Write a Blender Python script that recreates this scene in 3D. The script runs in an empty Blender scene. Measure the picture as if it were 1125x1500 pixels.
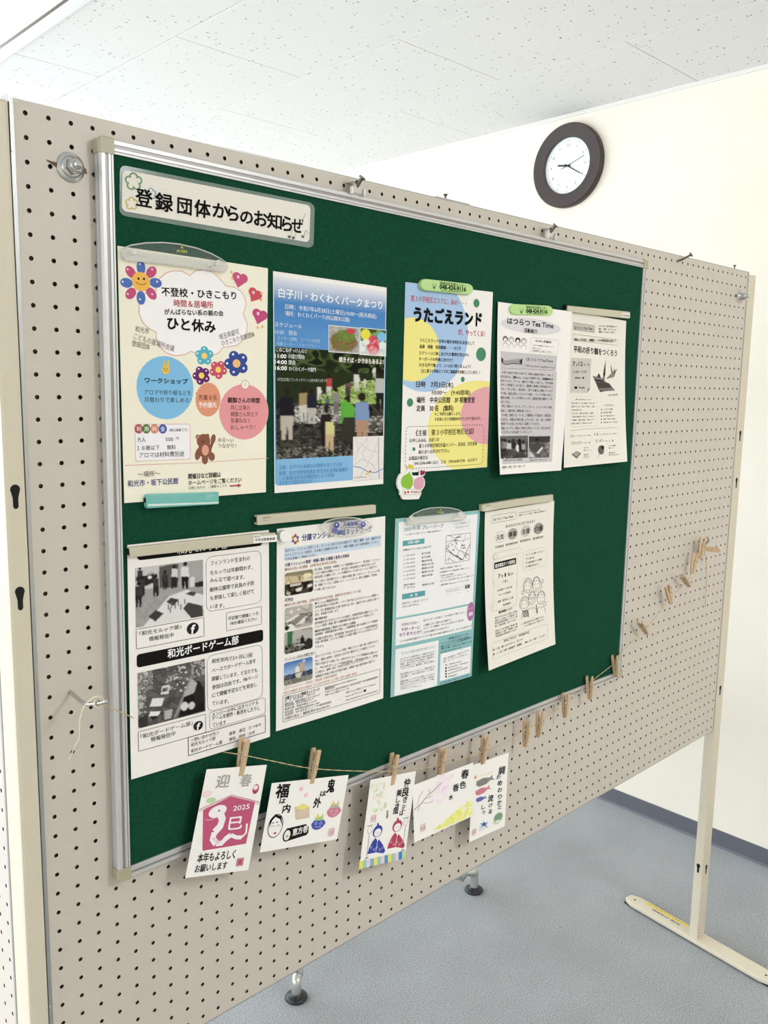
import bpy, bmesh, math, random
import numpy as np
from mathutils import Vector, Matrix

# ---------------------------------------------------------------- camera, world, light, exposure
S = bpy.context.scene
COL = S.collection
PI = math.pi
H = 1.835                                   # top edge of the pegboard above the floor (m)
CEIL = 2.515

cam_d = bpy.data.cameras.new('camera')
cam = bpy.data.objects.new('camera', cam_d)
COL.objects.link(cam)
cam_d.sensor_fit = 'VERTICAL'
cam_d.sensor_height = 24.0
cam_d.lens = 24.0 * 1255.32 / 1500.0
cam_d.clip_start = 0.05
cam.matrix_world = Matrix(((0.721754, 0.089528, -0.686336, -0.375894), (-0.691933, 0.118145, -0.712229, -0.964209), (0.017323, 0.988952, 0.147219, 1.543243), (0.000000, 0.000000, 0.000000, 1.000000)))
S.camera = cam

world = bpy.data.worlds.new('world')
S.world = world
world.use_nodes = True
bg = world.node_tree.nodes['Background']
bg.inputs[0].default_value = (0.80, 0.90, 1.0, 1)
bg.inputs[1].default_value = 1.6

S.view_settings.view_transform = 'Standard'
S.view_settings.look = 'None'
S.view_settings.exposure = 0.18
S.view_settings.gamma = 1.0
S.view_settings.use_curve_mapping = False


def area(name, loc, target, sx, sy, power, col):
    d = bpy.data.lights.new(name, 'AREA')
    d.shape = 'RECTANGLE'; d.size = sx; d.size_y = sy; d.energy = power; d.color = col
    o = bpy.data.objects.new(name, d); COL.objects.link(o)
    o.location = loc
    o.rotation_euler = (Vector(target) - Vector(loc)).to_track_quat('-Z', 'Y').to_euler()
    return o


# daylight entering through the windows of the far wall and of the left wall
area('window_daylight', (-0.6, 4.62, 1.55), (-0.4, 0, 0.7), 4.6, 1.5, 150, (0.78, 0.89, 1.0))
area('window_daylight', (-3.62, 1.5, 1.55), (0.5, 1.5, -0.3), 4.2, 1.5, 135, (0.88, 0.94, 1.0))


# ---------------------------------------------------------------- helpers
def W(u, v, d=0.0):
    """point on the pegboard's face: u right, v down from the top edge, d out of the face (towards the viewer's side)"""
    return Vector((u, -d, H - v))


def lin(c):
    if isinstance(c, str):
        c = c.lstrip('#')
        c = tuple(int(c[i:i + 2], 16) / 255 for i in (0, 2, 4))
    return tuple((x / 12.92 if x <= 0.04045 else ((x + 0.055) / 1.055) ** 2.4) for x in c[:3])


def nmat(name):
    m = bpy.data.materials.new(name); m.use_nodes = True
    nt = m.node_tree
    return m, nt, nt.nodes['Principled BSDF']


def mat(name, col, rough=0.5, metal=0.0, noise=0.0, nscale=40, bump=0.0, bscale=200, spec=0.5, coat=0.0):
    m, nt, p = nmat(name)
    c = lin(col)
    p.inputs['Base Color'].default_value = (*c, 1)
    p.inputs['Roughness'].default_value = rough
    p.inputs['Metallic'].default_value = metal
    p.inputs['Specular IOR Level'].default_value = spec
    p.inputs['Coat Weight'].default_value = coat
    tc = nt.nodes.new('ShaderNodeTexCoord')
    if noise > 0:
        n = nt.nodes.new('ShaderNodeTexNoise'); n.inputs['Scale'].default_value = nscale
        n.inputs['Detail'].default_value = 4
        nt.links.new(tc.outputs['Object'], n.inputs['Vector'])
        r = nt.nodes.new('ShaderNodeMixRGB'); r.blend_type = 'MIX'
        r.inputs[1].default_value = (*[x * (1 - noise) for x in c], 1)
        r.inputs[2].default_value = (*[min(1, x * (1 + noise)) for x in c], 1)
        nt.links.new(n.outputs['Fac'], r.inputs[0])
        nt.links.new(r.outputs[0], p.inputs['Base Color'])
    if bump > 0:
        n = nt.nodes.new('ShaderNodeTexNoise'); n.inputs['Scale'].default_value = bscale
        n.inputs['Detail'].default_value = 3
        nt.links.new(tc.outputs['Object'], n.inputs['Vector'])
        b = nt.nodes.new('ShaderNodeBump'); b.inputs['Strength'].default_value = bump
        b.inputs['Distance'].default_value = 0.002
        nt.links.new(n.outputs['Fac'], b.inputs['Height'])
        nt.links.new(b.outputs[0], p.inputs['Normal'])
    return m


def link(name, me, m=None, parent=None, loc=None):
    o = bpy.data.objects.new(name, me); COL.objects.link(o)
    if m is not None and me is not None:
        if isinstance(m, (list, tuple)):
            for k in m: me.materials.append(k)
        elif not me.materials: me.materials.append(m)
    if parent is not None:
        o.parent = parent
    if loc is not None: o.location = loc
    return o


def thing(name, label, cat, loc=(0, 0, 0), group=None, rot=None):
    o = bpy.data.objects.new(name, None); COL.objects.link(o)
    o.empty_display_size = 0.05
    o.location = loc
    if rot is not None: o.rotation_euler = rot
    o['label'] = label; o['category'] = cat
    if group: o['group'] = group
    return o


def tag(o, label, cat, group=None):
    o['label'] = label; o['category'] = cat
    if group: o['group'] = group
    return o


class MB:
    def __init__(s): s.v = []; s.f = []; s.mi = []; s.cur = 0; s.smooth = []
    def add(s, vs, fs, smooth=False):
        b = len(s.v); s.v += [tuple(v) for v in vs]
        for f in fs:
            s.f.append([b + i for i in f]); s.mi.append(s.cur); s.smooth.append(smooth)
        return s
    def box(s, x0, x1, y0, y1, z0, z1):
        vs = [(x, y, z) for x in (x0, x1) for y in (y0, y1) for z in (z0, z1)]
        return s.add(vs, [(0, 1, 3, 2), (4, 6, 7, 5), (0, 4, 5, 1), (2, 3, 7, 6), (0, 2, 6, 4), (1, 5, 7, 3)])
    def bbox(s, x0, x1, y0, y1, z0, z1, b=0.002, M=None):
        """box with chamfered edges"""
        bm = bmesh.new()
        bmesh.ops.create_cube(bm, size=1)
        for v in bm.verts:
            v.co = Vector(((x0 + x1) / 2 + v.co.x * (x1 - x0), (y0 + y1) / 2 + v.co.y * (y1 - y0), (z0 + z1) / 2 + v.co.z * (z1 - z0)))
        bmesh.ops.bevel(bm, geom=bm.edges[:], offset=b, segments=2, affect='EDGES', profile=0.6)
        return s.frombm(bm, M)
    def frombm(s, bm, M=None, smooth=False):
        if M is not None: bm.transform(M)
        bm.verts.index_update()
        s.add([v.co[:] for v in bm.verts], [[v.index for v in f.verts] for f in bm.faces], smooth)
        bm.free(); return s
    def tube(s, pts, r, n=8, caps=True, smooth=True):
        pts = [Vector(p) for p in pts]; rs = r if isinstance(r, (list, tuple)) else [r] * len(pts)
        t0 = (pts[1] - pts[0]).normalized()
        a = t0.orthogonal().normalized(); vs = []
        for i, p in enumerate(pts):
            t = (pts[min(i + 1, len(pts) - 1)] - pts[max(i - 1, 0)]).normalized()
            a = (a - t * a.dot(t)).normalized(); b = t.cross(a)
            vs += [p + (a * math.cos(2 * PI * k / n) + b * math.sin(2 * PI * k / n)) * rs[i] for k in range(n)]
        fs = []
        for i in range(len(pts) - 1):
            for k in range(n):
                fs.append((i * n + k, i * n + (k + 1) % n, (i + 1) * n + (k + 1) % n, (i + 1) * n + k))
        s.add(vs, fs, smooth)
        if caps:
            s.add(vs[:n], [list(range(n))[::-1]]); s.add(vs[-n:], [list(range(n))])
        return s
    def lathe(s, prof, n=32, M=None, smooth=True):
        """profile [(r, h)] turned about the z axis"""
        vs = []; fs = []
        for (r, h) in prof:
            for k in range(n):
                v = Vector((r * math.cos(2 * PI * k / n), r * math.sin(2 * PI * k / n), h))
                vs.append(M @ v if M is not None else v)
        for i in range(len(prof) - 1):
            for k in range(n):
                fs.append((i * n + k, i * n + (k + 1) % n, (i + 1) * n + (k + 1) % n, (i + 1) * n + k))
        return s.add(vs, fs, smooth)
    def prism(s, poly, fn0, fn1, smooth=False):
        """polygon poly (2-D) lifted by fn0 (back) and fn1 (front)"""
        n = len(poly)
        vs = [fn0(*p) for p in poly] + [fn1(*p) for p in poly]
        fs = [list(range(n))[::-1], list(range(n, 2 * n))]
        fs += [(k, (k + 1) % n, n + (k + 1) % n, n + k) for k in range(n)]
        return s.add(vs, fs, smooth)
    def mesh(s, name):
        me = bpy.data.meshes.new(name)
        me.from_pydata([tuple(v) for v in s.v], [], s.f)
        me.polygons.foreach_set('material_index', s.mi)
        me.polygons.foreach_set('use_smooth', s.smooth)
        me.update()
        bm = bmesh.new(); bm.from_mesh(me); bmesh.ops.recalc_face_normals(bm, faces=bm.faces); bm.to_mesh(me); bm.free()
        return me
    def obj(s, name, m, parent=None, loc=None):
        return link(name, s.mesh(name), m, parent, loc)


def boxes(name, m, parent, lst, bevel=0.0):
    """one object for each box"""
    for b in lst:
        mb = MB(); mb.bbox(*b, bevel) if bevel else mb.box(*b)
        mb.obj(name, m, parent)


def catmull(pts, n=6):
    P = [Vector(p) for p in pts]; out = []
    for i in range(len(P) - 1):
        p0 = P[max(i - 1, 0)]; p1 = P[i]; p2 = P[i + 1]; p3 = P[min(i + 2, len(P) - 1)]
        for k in range(n):
            t = k / n
            out.append(0.5 * ((2 * p1) + (p2 - p0) * t + (2 * p0 - 5 * p1 + 4 * p2 - p3) * t * t + (3 * p1 - p0 - 3 * p2 + p3) * t ** 3))
    out.append(P[-1]); return out


# ---------------------------------------------------------------- materials
M = {}
M['peg'] = mat('painted_pegboard', '#c8beb2', 0.42, noise=0.03, nscale=12, bump=0.05, bscale=900)
M['hardboard'] = mat('brown_hardboard', '#6b5240', 0.8, noise=0.2, nscale=200)
M['hole_wall'] = mat('shaded_hole_edge', '#433226', 0.9)  # hardboard brown darkened, the shade inside the holes put into the colour
M['cream_steel'] = mat('cream_painted_steel', '#d3c8b3', 0.4, noise=0.04, nscale=15)
M['galv'] = mat('bare_steel_channel', '#a9aaa8', 0.35, metal=0.7, noise=0.05, nscale=30)
M['black'] = mat('black_void', '#0d0c0b', 0.9)
M['rubber'] = mat('black_rubber', '#17171a', 0.45)
M['zinc'] = mat('zinc_plated_steel', '#c4c4c2', 0.25, metal=0.95, noise=0.05, nscale=300)
M['dark_steel'] = mat('dark_steel_screw', '#6f675e', 0.35, metal=0.9)
M['alu'] = mat('brushed_aluminium', '#c9c6c4', 0.38, metal=0.35, noise=0.03, nscale=60)
M['alu_line'] = mat('aluminium_groove', '#8f8b88', 0.4, metal=0.4)
M['cap'] = mat('beige_plastic_corner', '#aaa388', 0.4, noise=0.04, nscale=50)
M['paper'] = mat('white_paper', '#f1ebe6', 0.75, bump=0.02, bscale=300)
M['card'] = mat('postcard_board', '#f4efea', 0.8, bump=0.03, bscale=600)
M['paper_cream'] = mat('cream_paper', '#e9e3d8', 0.8)
M['beige_plastic'] = mat('beige_magnet_plastic', '#c4bda6', 0.35, noise=0.02, nscale=60)
M['teal'] = mat('teal_magnet_plastic', '#6fb7ad', 0.35)
M['teal_strip'] = mat('pale_teal_strip', '#c9d8cf', 0.35)
M['green_plastic'] = mat('pale_green_magnet', '#b5d78c', 0.35)
M['white_plastic'] = mat('white_plastic', '#f0ece6', 0.3)
M['wood'] = mat('birch_clothespin', '#cbad8a', 0.65, noise=0.13, nscale=120)
M['twine'] = mat('jute_twine', '#c9b28a', 0.9, noise=0.2, nscale=400)
M['string'] = mat('cream_cotton_string', '#dcd2bc', 0.9, noise=0.1, nscale=300)
M['clock_frame'] = mat('dark_brown_wood_frame', '#3b2f2d', 0.42, noise=0.2, nscale=60)
M['clock_face'] = mat('white_clock_face', '#eef1ee', 0.6)
M['chrome'] = mat('satin_chrome', '#c9c8c3', 0.3, metal=0.85)
M['baseboard'] = mat('grey_vinyl_baseboard', '#5d5f67', 0.5, noise=0.06, nscale=20)
M['table_top'] = mat('pale_laminate', '#d8d2c6', 0.4)
M['cornice'] = mat('white_cornice', '#efeee8', 0.5)
M['lamp_white'] = mat('white_enamel_reflector', '#f4f6f6', 0.35)
M['yellow_label'] = mat('yellow_label', '#e8cf4e', 0.6, noise=0.05, nscale=100)


def felt_mat():
    m, nt, p = nmat('green_felt')
    p.inputs['Roughness'].default_value = 1.0
    p.inputs['Specular IOR Level'].default_value = 0.1
    tc = nt.nodes.new('ShaderNodeTexCoord')
    w1 = nt.nodes.new('ShaderNodeTexNoise'); w1.inputs['Scale'].default_value = 420; w1.inputs['Detail'].default_value = 3
    nt.links.new(tc.outputs['Object'], w1.inputs['Vector'])
    r = nt.nodes.new('ShaderNodeValToRGB')
    r.color_ramp.elements[0].position = 0.3; r.color_ramp.elements[0].color = (*lin('#0f3a28'), 1)
    r.color_ramp.elements[1].position = 0.75; r.color_ramp.elements[1].color = (*lin('#184e38'), 1)
    nt.links.new(w1.outputs['Fac'], r.inputs[0]); nt.links.new(r.outputs[0], p.inputs['Base Color'])
    b = nt.nodes.new('ShaderNodeBump'); b.inputs['Strength'].default_value = 0.35; b.inputs['Distance'].default_value = 0.001
    nt.links.new(w1.outputs['Fac'], b.inputs['Height']); nt.links.new(b.outputs[0], p.inputs['Normal'])
    return m


def carpet_mat():
    m, nt, p = nmat('grey_carpet')
    p.inputs['Roughness'].default_value = 0.7
    p.inputs['Specular IOR Level'].default_value = 0.5
    p.inputs['Sheen Weight'].default_value = 0.7; p.inputs['Sheen Roughness'].default_value = 0.4; p.inputs['Sheen Tint'].default_value = (0.8, 0.9, 1.0, 1)
    tc = nt.nodes.new('ShaderNodeTexCoord')
    n1 = nt.nodes.new('ShaderNodeTexNoise'); n1.inputs['Scale'].default_value = 330; n1.inputs['Detail'].default_value = 3
    n2 = nt.nodes.new('ShaderNodeTexNoise'); n2.inputs['Scale'].default_value = 5; n2.inputs['Detail'].default_value = 5
    n3 = nt.nodes.new('ShaderNodeTexVoronoi'); n3.inputs['Scale'].default_value = 9; n3.feature = 'F1'
    for n in (n1, n2, n3): nt.links.new(tc.outputs['Object'], n.inputs['Vector'])
    r = nt.nodes.new('ShaderNodeValToRGB')
    r.color_ramp.elements[0].position = 0.3; r.color_ramp.elements[0].color = (*lin('#666664'), 1)
    r.color_ramp.elements[1].position = 0.72; r.color_ramp.elements[1].color = (*lin('#bbbcbc'), 1)
    nt.links.new(n1.outputs['Fac'], r.inputs[0])
    mx = nt.nodes.new('ShaderNodeMixRGB'); mx.blend_type = 'MULTIPLY'; mx.inputs[0].default_value = 1
    r2 = nt.nodes.new('ShaderNodeValToRGB')
    r2.color_ramp.elements[0].color = (0.84, 0.83, 0.82, 1); r2.color_ramp.elements[1].color = (1, 1, 1, 1)
    r2.color_ramp.elements[0].position = 0.3; r2.color_ramp.elements[1].position = 0.7
    nt.links.new(n2.outputs['Fac'], r2.inputs[0])
    nt.links.new(r.outputs[0], mx.inputs[1]); nt.links.new(r2.outputs[0], mx.inputs[2])
    # scattered dark specks
    r3 = nt.nodes.new('ShaderNodeValToRGB')
    r3.color_ramp.elements[0].position = 0.018; r3.color_ramp.elements[0].color = (0.25, 0.25, 0.25, 1)
    r3.color_ramp.elements[1].position = 0.03; r3.color_ramp.elements[1].color = (1, 1, 1, 1)
    nt.links.new(n3.outputs['Distance'], r3.inputs[0])
    mx2 = nt.nodes.new('ShaderNodeMixRGB'); mx2.blend_type = 'MULTIPLY'; mx2.inputs[0].default_value = 1
    nt.links.new(mx.outputs[0], mx2.inputs[1]); nt.links.new(r3.outputs[0], mx2.inputs[2])
    nt.links.new(mx2.outputs[0], p.inputs['Base Color'])
    b = nt.nodes.new('ShaderNodeBump'); b.inputs['Strength'].default_value = 0.6; b.inputs['Distance'].default_value = 0.004
    nt.links.new(n1.outputs['Fac'], b.inputs['Height']); nt.links.new(b.outputs[0], p.inputs['Normal'])
    return m


def tile_mat():
    """rock-wool ceiling tile: white with short dark worm-like fissures"""
    m, nt, p = nmat('fissured_ceiling_tile')
    p.inputs['Roughness'].default_value = 0.95
    p.inputs['Specular IOR Level'].default_value = 0.1
    tc = nt.nodes.new('ShaderNodeTexCoord')
    oi = nt.nodes.new('ShaderNodeObjectInfo')
    geo = nt.nodes.new('ShaderNodeNewGeometry')
    mp = nt.nodes.new('ShaderNodeMapping'); mp.inputs['Scale'].default_value = (42, 105, 1)
    wn = nt.nodes.new('ShaderNodeTexNoise'); wn.inputs['Scale'].default_value = 14; wn.inputs['Detail'].default_value = 2
    nt.links.new(geo.outputs['Position'], wn.inputs['Vector'])
    add = nt.nodes.new('ShaderNodeVectorMath'); add.operation = 'MULTIPLY_ADD'
    add.inputs[1].default_value = (0.012, 0.012, 0)
    nt.links.new(wn.outputs['Color'], add.inputs[0]); nt.links.new(geo.outputs['Position'], add.inputs[2])
    nt.links.new(add.outputs[0], mp.inputs['Vector'])
    vo = nt.nodes.new('ShaderNodeTexVoronoi'); vo.inputs['Scale'].default_value = 1; vo.feature = 'F1'
    vo.inputs['Randomness'].default_value = 1
    nt.links.new(mp.outputs[0], vo.inputs['Vector'])
    # per-cell random size
    sep = nt.nodes.new('ShaderNodeSeparateColor'); nt.links.new(vo.outputs['Color'], sep.inputs[0])
    mr = nt.nodes.new('ShaderNodeMapRange'); mr.inputs['From Min'].default_value = 0.3; mr.inputs['From Max'].default_value = 1.0
    mr.inputs['To Min'].default_value = 0.0; mr.inputs['To Max'].default_value = 0.26
    nt.links.new(sep.outputs[0], mr.inputs['Value'])
    lt = nt.nodes.new('ShaderNodeMath'); lt.operation = 'SUBTRACT'
    nt.links.new(mr.outputs[0], lt.inputs[0]); nt.links.new(vo.outputs['Distance'], lt.inputs[1])
    r = nt.nodes.new('ShaderNodeValToRGB')
    r.color_ramp.elements[0].position = 0.0; r.color_ramp.elements[0].color = (*lin('#eeedea'), 1)
    r.color_ramp.elements[1].position = 0.09; r.color_ramp.elements[1].color = (*lin('#77746d'), 1)
    nt.links.new(lt.outputs[0], r.inputs[0]); nt.links.new(r.outputs[0], p.inputs['Base Color'])
    return m


def wall_mat():
    m, nt, p = nmat('cream_wallpaper')
    p.inputs['Roughness'].default_value = 0.7
    tc = nt.nodes.new('ShaderNodeTexCoord')
    n = nt.nodes.new('ShaderNodeTexNoise'); n.inputs['Scale'].default_value = 3; n.inputs['Detail'].default_value = 6
    nt.links.new(tc.outputs['Object'], n.inputs['Vector'])
    r = nt.nodes.new('ShaderNodeValToRGB')
    r.color_ramp.elements[0].position = 0.3; r.color_ramp.elements[0].color = (*lin('#eae2d2'), 1)
    r.color_ramp.elements[1].position = 0.7; r.color_ramp.elements[1].color = (*lin('#efe8da'), 1)
    nt.links.new(n.outputs['Fac'], r.inputs[0]); nt.links.new(r.outputs[0], p.inputs['Base Color'])
    n2 = nt.nodes.new('ShaderNodeTexNoise'); n2.inputs['Scale'].default_value = 180
    nt.links.new(tc.outputs['Object'], n2.inputs['Vector'])
    b = nt.nodes.new('ShaderNodeBump'); b.inputs['Strength'].default_value = 0.1; b.inputs['Distance'].default_value = 0.002
    nt.links.new(n2.outputs['Fac'], b.inputs['Height']); nt.links.new(b.outputs[0], p.inputs['Normal'])
    return m


def emit_mat(name, col, strength):
    m, nt, p = nmat(name)
    p.inputs['Emission Color'].default_value = (*col, 1)
    p.inputs['Emission Strength'].default_value = strength
    return m


def film_mat(name, tint, alpha, rough=0.12, edge=0.2):
    """thin clear plastic film"""
    m, nt, p = nmat(name)
    out = nt.nodes['Material Output']
    p.inputs['Base Color'].default_value = (*lin(tint), 1)
    p.inputs['Roughness'].default_value = rough
    t = nt.nodes.new('ShaderNodeBsdfTransparent')
    mx = nt.nodes.new('ShaderNodeMixShader')
    lw = nt.nodes.new('ShaderNodeLayerWeight'); lw.inputs['Blend'].default_value = 0.35
    mr = nt.nodes.new('ShaderNodeMapRange'); mr.inputs['To Min'].default_value = alpha; mr.inputs['To Max'].default_value = min(1, alpha + edge)
    nt.links.new(lw.outputs['Facing'], mr.inputs['Value'])
    nt.links.new(mr.outputs[0], mx.inputs[0]); nt.links.new(t.outputs[0], mx.inputs[1]); nt.links.new(p.outputs[0], mx.inputs[2])
    nt.links.new(mx.outputs[0], out.inputs['Surface'])
    return m


def ink_mat():
    m, nt, p = nmat('printed_ink')
    a = nt.nodes.new('ShaderNodeAttribute'); a.attribute_name = 'ink'
    nt.links.new(a.outputs['Color'], p.inputs['Base Color'])
    p.inputs['Roughness'].default_value = 0.85
    p.inputs['Specular IOR Level'].default_value = 0.12
    return m


M['felt'] = felt_mat(); M['carpet'] = carpet_mat(); M['tile'] = tile_mat(); M['wall'] = wall_mat()
M['tube'] = emit_mat('fluorescent_tube_glow', (0.96, 1.0, 1.0), 3.0)
M['film'] = film_mat('laminating_film', '#d8e4dc', 0.15)
M['clear'] = film_mat('clear_acrylic', '#e8ebe4', 0.04, 0.06, 0.14)
M['clear_edge'] = film_mat('clear_acrylic_bar', '#f1efe6', 0.42, 0.06)
M['glass'] = film_mat('clock_glass', '#ffffff', 0.01, 0.02, 0.04)
M['ink'] = ink_mat()


# ---------------------------------------------------------------- room shell
X0, X1, Y0, Y1 = -3.5, 2.358, -3.2, 4.5


def struct(o): o['kind'] = 'structure'; return o


struct(MB().box(X0, X1, Y0, Y1, -0.08, 0).obj('floor', M['carpet']))
ceiling = struct(MB().box(X0, X1, Y0, Y1, CEIL + 0.012, CEIL + 0.1).obj('ceiling', M['cornice']))
wall_right = struct(MB().box(X1, X1 + 0.12, Y0, Y1, 0, CEIL + 0.1).obj('wall_right', M['wall']))
struct(MB().box(X0, X1, Y0 - 0.12, Y0, 0, CEIL + 0.1).obj('wall_back', M['wall']))


def window_wall(name, axis, pos, a0, a1, w0, w1, z0, z1, t):
    mb = MB()
    def bx(p, q, zz0, zz1):
        if axis == 'y': mb.box(p, q, pos, pos + t, zz0, zz1)
        else: mb.box(pos, pos + t, p, q, zz0, zz1)
    bx(a0, a1, 0, z0); bx(a0, a1, z1, CEIL + 0.1); bx(a0, w0, z0, z1); bx(w1, a1, z0, z1)
    return struct(mb.obj(name, M['wall']))


window_wall('wall_front', 'y', Y1, X0, X1, -2.9, 1.7, 0.8, 2.3, 0.12)
window_wall('wall_left', 'x', X0 - 0.12, Y0, Y1, -0.6, 3.6, 0.8, 2.3, 0.12)
for nm, axis, pos, a0, a1 in (('window_1', 'y', Y1 + 0.03, -2.9, 1.7), ('window_2', 'x', X0 - 0.09, -0.6, 3.6)):
    mb = MB(); t = 0.05
    n = 4
    for k in range(n + 1):
        c = a0 + (a1 - a0) * k / n
        p, q = max(a0, c - 0.025), min(a1, c + 0.025)
        if axis == 'y': mb.box(p, q, pos, pos + t, 0.8, 2.3)
        else: mb.box(pos, pos + t, p, q, 0.8, 2.3)
    for z in (0.8, 2.25):
        if axis == 'y': mb.box(a0, a1, pos, pos + t, z, z + 0.05)
        else: mb.box(pos, pos + t, a0, a1, z, z + 0.05)
    struct(mb.obj(nm, M['alu']))

# baseboard: 60 mm grey vinyl with a slightly flared toe, and the slim cornice under the ceiling
mb = MB()
prof = [(0, 0), (0.0075, 0), (0.004, 0.008), (0.003, 0.058), (0.0015, 0.06), (0, 0.06)]
mb.add([(X1 - a, Y0, b) for a, b in prof] + [(X1 - a, Y1, b) for a, b in prof],
       [(k, (k + 1) % 6, 6 + (k + 1) % 6, 6 + k) for k in range(6)])
struct(mb.obj('baseboard_right', M['baseboard']))
mb = MB(); mb.box(X1 - 0.008, X1, Y0, Y1, CEIL - 0.007, CEIL); mb.box(X1 - 0.016, X1 - 0.008, Y0, Y1, CEIL - 0.003, CEIL)
struct(mb.obj('trim_1', M['cornice']))

# ceiling tiles 455 x 910 mm, long side along y, each row staggered
LX0, LX1 = 0.42, 0.715              # the light fitting's opening
TW, TL = 0.455, 0.91
tile_me = {}
def tile_mesh(w, l):
    k = (round(w, 3), round(l, 3))
    if k not in tile_me:
        mb = MB(); g = 0.0010; c = 0.0014
        x0, x1, y0, y1 = g, w - g, g, l - g
        top = [(x0, y0, 0.012), (x1, y0, 0.012), (x1, y1, 0.012), (x0, y1, 0.012)]
        mid = [(x0, y0, c), (x1, y0, c), (x1, y1, c), (x0, y1, c)]
        bot = [(x0 + c, y0 + c, 0), (x1 - c, y0 + c, 0), (x1 - c, y1 - c, 0), (x0 + c, y1 - c, 0)]
        fs = [(8, 9, 10, 11)] + [(a + i, a + (i + 1) % 4, a + 4 + (i + 1) % 4, a + 4 + i) for a in (0, 4) for i in range(4)]
        mb.add(top + mid + bot, fs)
        me = mb.mesh('ceiling_tile'); me.materials.append(M['tile']); tile_me[k] = me
    return tile_me[k]
offs = [0.452, 1.355, 0.900]        # seam phase of the rows, counted from the clock wall
for i in range(13):
    xr = 2.361 - TW * i; xl = xr - TW
    if xl < X0 - 0.3: break
    xl = max(xl, X0); xr2 = min(xr, X1)
    ph = [0.450, 0.903, 0.440, 0.912, 0.455, 0.91][i % 6]
    y = ph - TL * 6
    while y < Y1:
        y0, y1 = max(y, Y0), min(y + TL, Y1)
        if y1 - y0 > 0.02:
            x0, x1 = xl, xr2
            segs = [(x0, x1)]
            if x1 > LX0 and x0 < LX1 and y1 > 0.2 and y0 < 2.6: # the fitting's strip is left open
                segs = [(x0, LX0)] if x0 < LX0 else []
                if x1 > LX1: segs.append((LX1, x1))
            for a, b in segs:
                if b - a > 0.01:
                    link('ceiling_tile', tile_mesh(b - a, y1 - y0), None, ceiling, (a, y0, CEIL))
        y += TL

# recessed fluorescent fitting, running away from the viewer
lf = thing('ceiling_light', 'white recessed fluorescent light fitting in the tiled ceiling, top left corner', 'ceiling light', (0.568, 1.4, CEIL))
ly0, ly1 = -1.2, 1.2
boxes('trim_flange', M['lamp_white'], lf, [(x, x + 0.042, ly0, ly1, -0.004, 0.0) for x in (-0.148, 0.105)] + [(-0.106, 0.105, y, y + 0.03, -0.004, 0) for y in (ly0, ly1 - 0.03)])
boxes('shadow_gap', M['dark_steel'], lf, [(x, x + 0.007, ly0 + 0.03, ly1 - 0.03, -0.0045, 0.011) for x in (0.099, -0.107)])
mb = MB(); mb.box(-0.105, 0.101, ly0 + 0.03, ly1 - 0.03, -0.002, 0.006)
mb.obj('reflector', M['lamp_white'], lf)
for x in (-0.052, 0.048):
    mb = MB(); mb.tube([(x, ly0 + 0.12, -0.022), (x, ly1 - 0.12, -0.022)], 0.0135, 12); mb.obj('fluorescent_tube', M['tube'], lf)
    boxes('lamp_holder', M['lamp_white'], lf, [(x - 0.018, x + 0.018, yy, yy + 0.03, -0.04, -0.002) for yy in (ly0 + 0.09, ly1 - 0.12)], 0.004)
# further fittings of the same room, behind the viewer
n = 0
for (lx, lyy) in ((0.568, -2.0), (-1.9, 1.4), (-1.9, -2.0)):
    c = lf.copy(); COL.objects.link(c); c.location = (lx, lyy, CEIL - 0.006)
    c['label'] = ['white fluorescent light fitting on the ceiling behind the viewer', 'white fluorescent light fitting on the ceiling left of the partition',
                  'white fluorescent light fitting in the back left corner of the ceiling'][n]; n += 1
    for ch in list(lf.children):
        d = ch.copy(); COL.objects.link(d); d.parent = c
area('lamp_light', (1.2, -2.1, CEIL - 0.06), (1.1, -1.7, 0), 0.3, 1.2, 37, (0.93, 0.96, 1.0))
area('lamp_light', (-1.9, 0.9, CEIL - 0.06), (-1.9, 0.9, 0), 0.3, 2.2, 12, (0.94, 0.96, 1.0))

# ---------------------------------------------------------------- wall clock
ck = thing('wall_clock', 'round wall clock with wide dark brown frame on the cream wall', 'clock', (X1, 0.935, 2.338), rot=(0, -PI / 2, 0))
# local: z out of the wall, x up, y towards the back wall... face turned with its 12 up
R0, R1 = 0.146, 0.097
MB().lathe([(R1, 0.0), (R1, 0.017), (R1 + 0.0015, 0.0195), (R0 - 0.004, 0.0225), (R0, 0.0185), (R0, 0.0), (R1, 0.0)], 96, smooth=False).obj('frame', M['clock_frame'], ck)
face = MB().lathe([(0.0, 0.009), (R1 + 0.001, 0.009), (R1 + 0.001, 0.002), (0.0, 0.002)], 64, smooth=False).obj('face', M['clock_face'], ck)
def ck_pt(ang, r):      # ang clockwise from 12 as seen by the viewer
    a = math.radians(ang); return (r * math.cos(a), -r * math.sin(a))
mb = MB()
for k in range(60):
    x, y = ck_pt(k * 6, 0.087); r = 0.0035 if k % 5 == 0 else 0.002; a = math.radians(k * 6)
    w = 0.0007 if k % 5 == 0 else 0.0003
    dx, dy = math.cos(a), -math.sin(a)
    mb.add([(x - dx * r - dy * w, y - dy * r + dx * w, 0.0094), (x + dx * r - dy * w, y + dy * r + dx * w, 0.0094),
            (x + dx * r + dy * w, y + dy * r - dx * w, 0.0094), (x - dx * r + dy * w, y - dy * r - dx * w, 0.0094)], [(0, 1, 2, 3)])
mb.obj('minute_marks', M['dark_steel'], face)
def glyph_mesh(body, size, bold=0.0, res=2):
    c = bpy.data.curves.new('t', 'FONT'); c.body = body; c.size = size; c.resolution_u = res; c.offset = bold
    o = bpy.data.objects.new('t', c); me = bpy.data.meshes.new_from_object(o)
    bpy.data.objects.remove(o); bpy.data.curves.remove(c); return me
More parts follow.
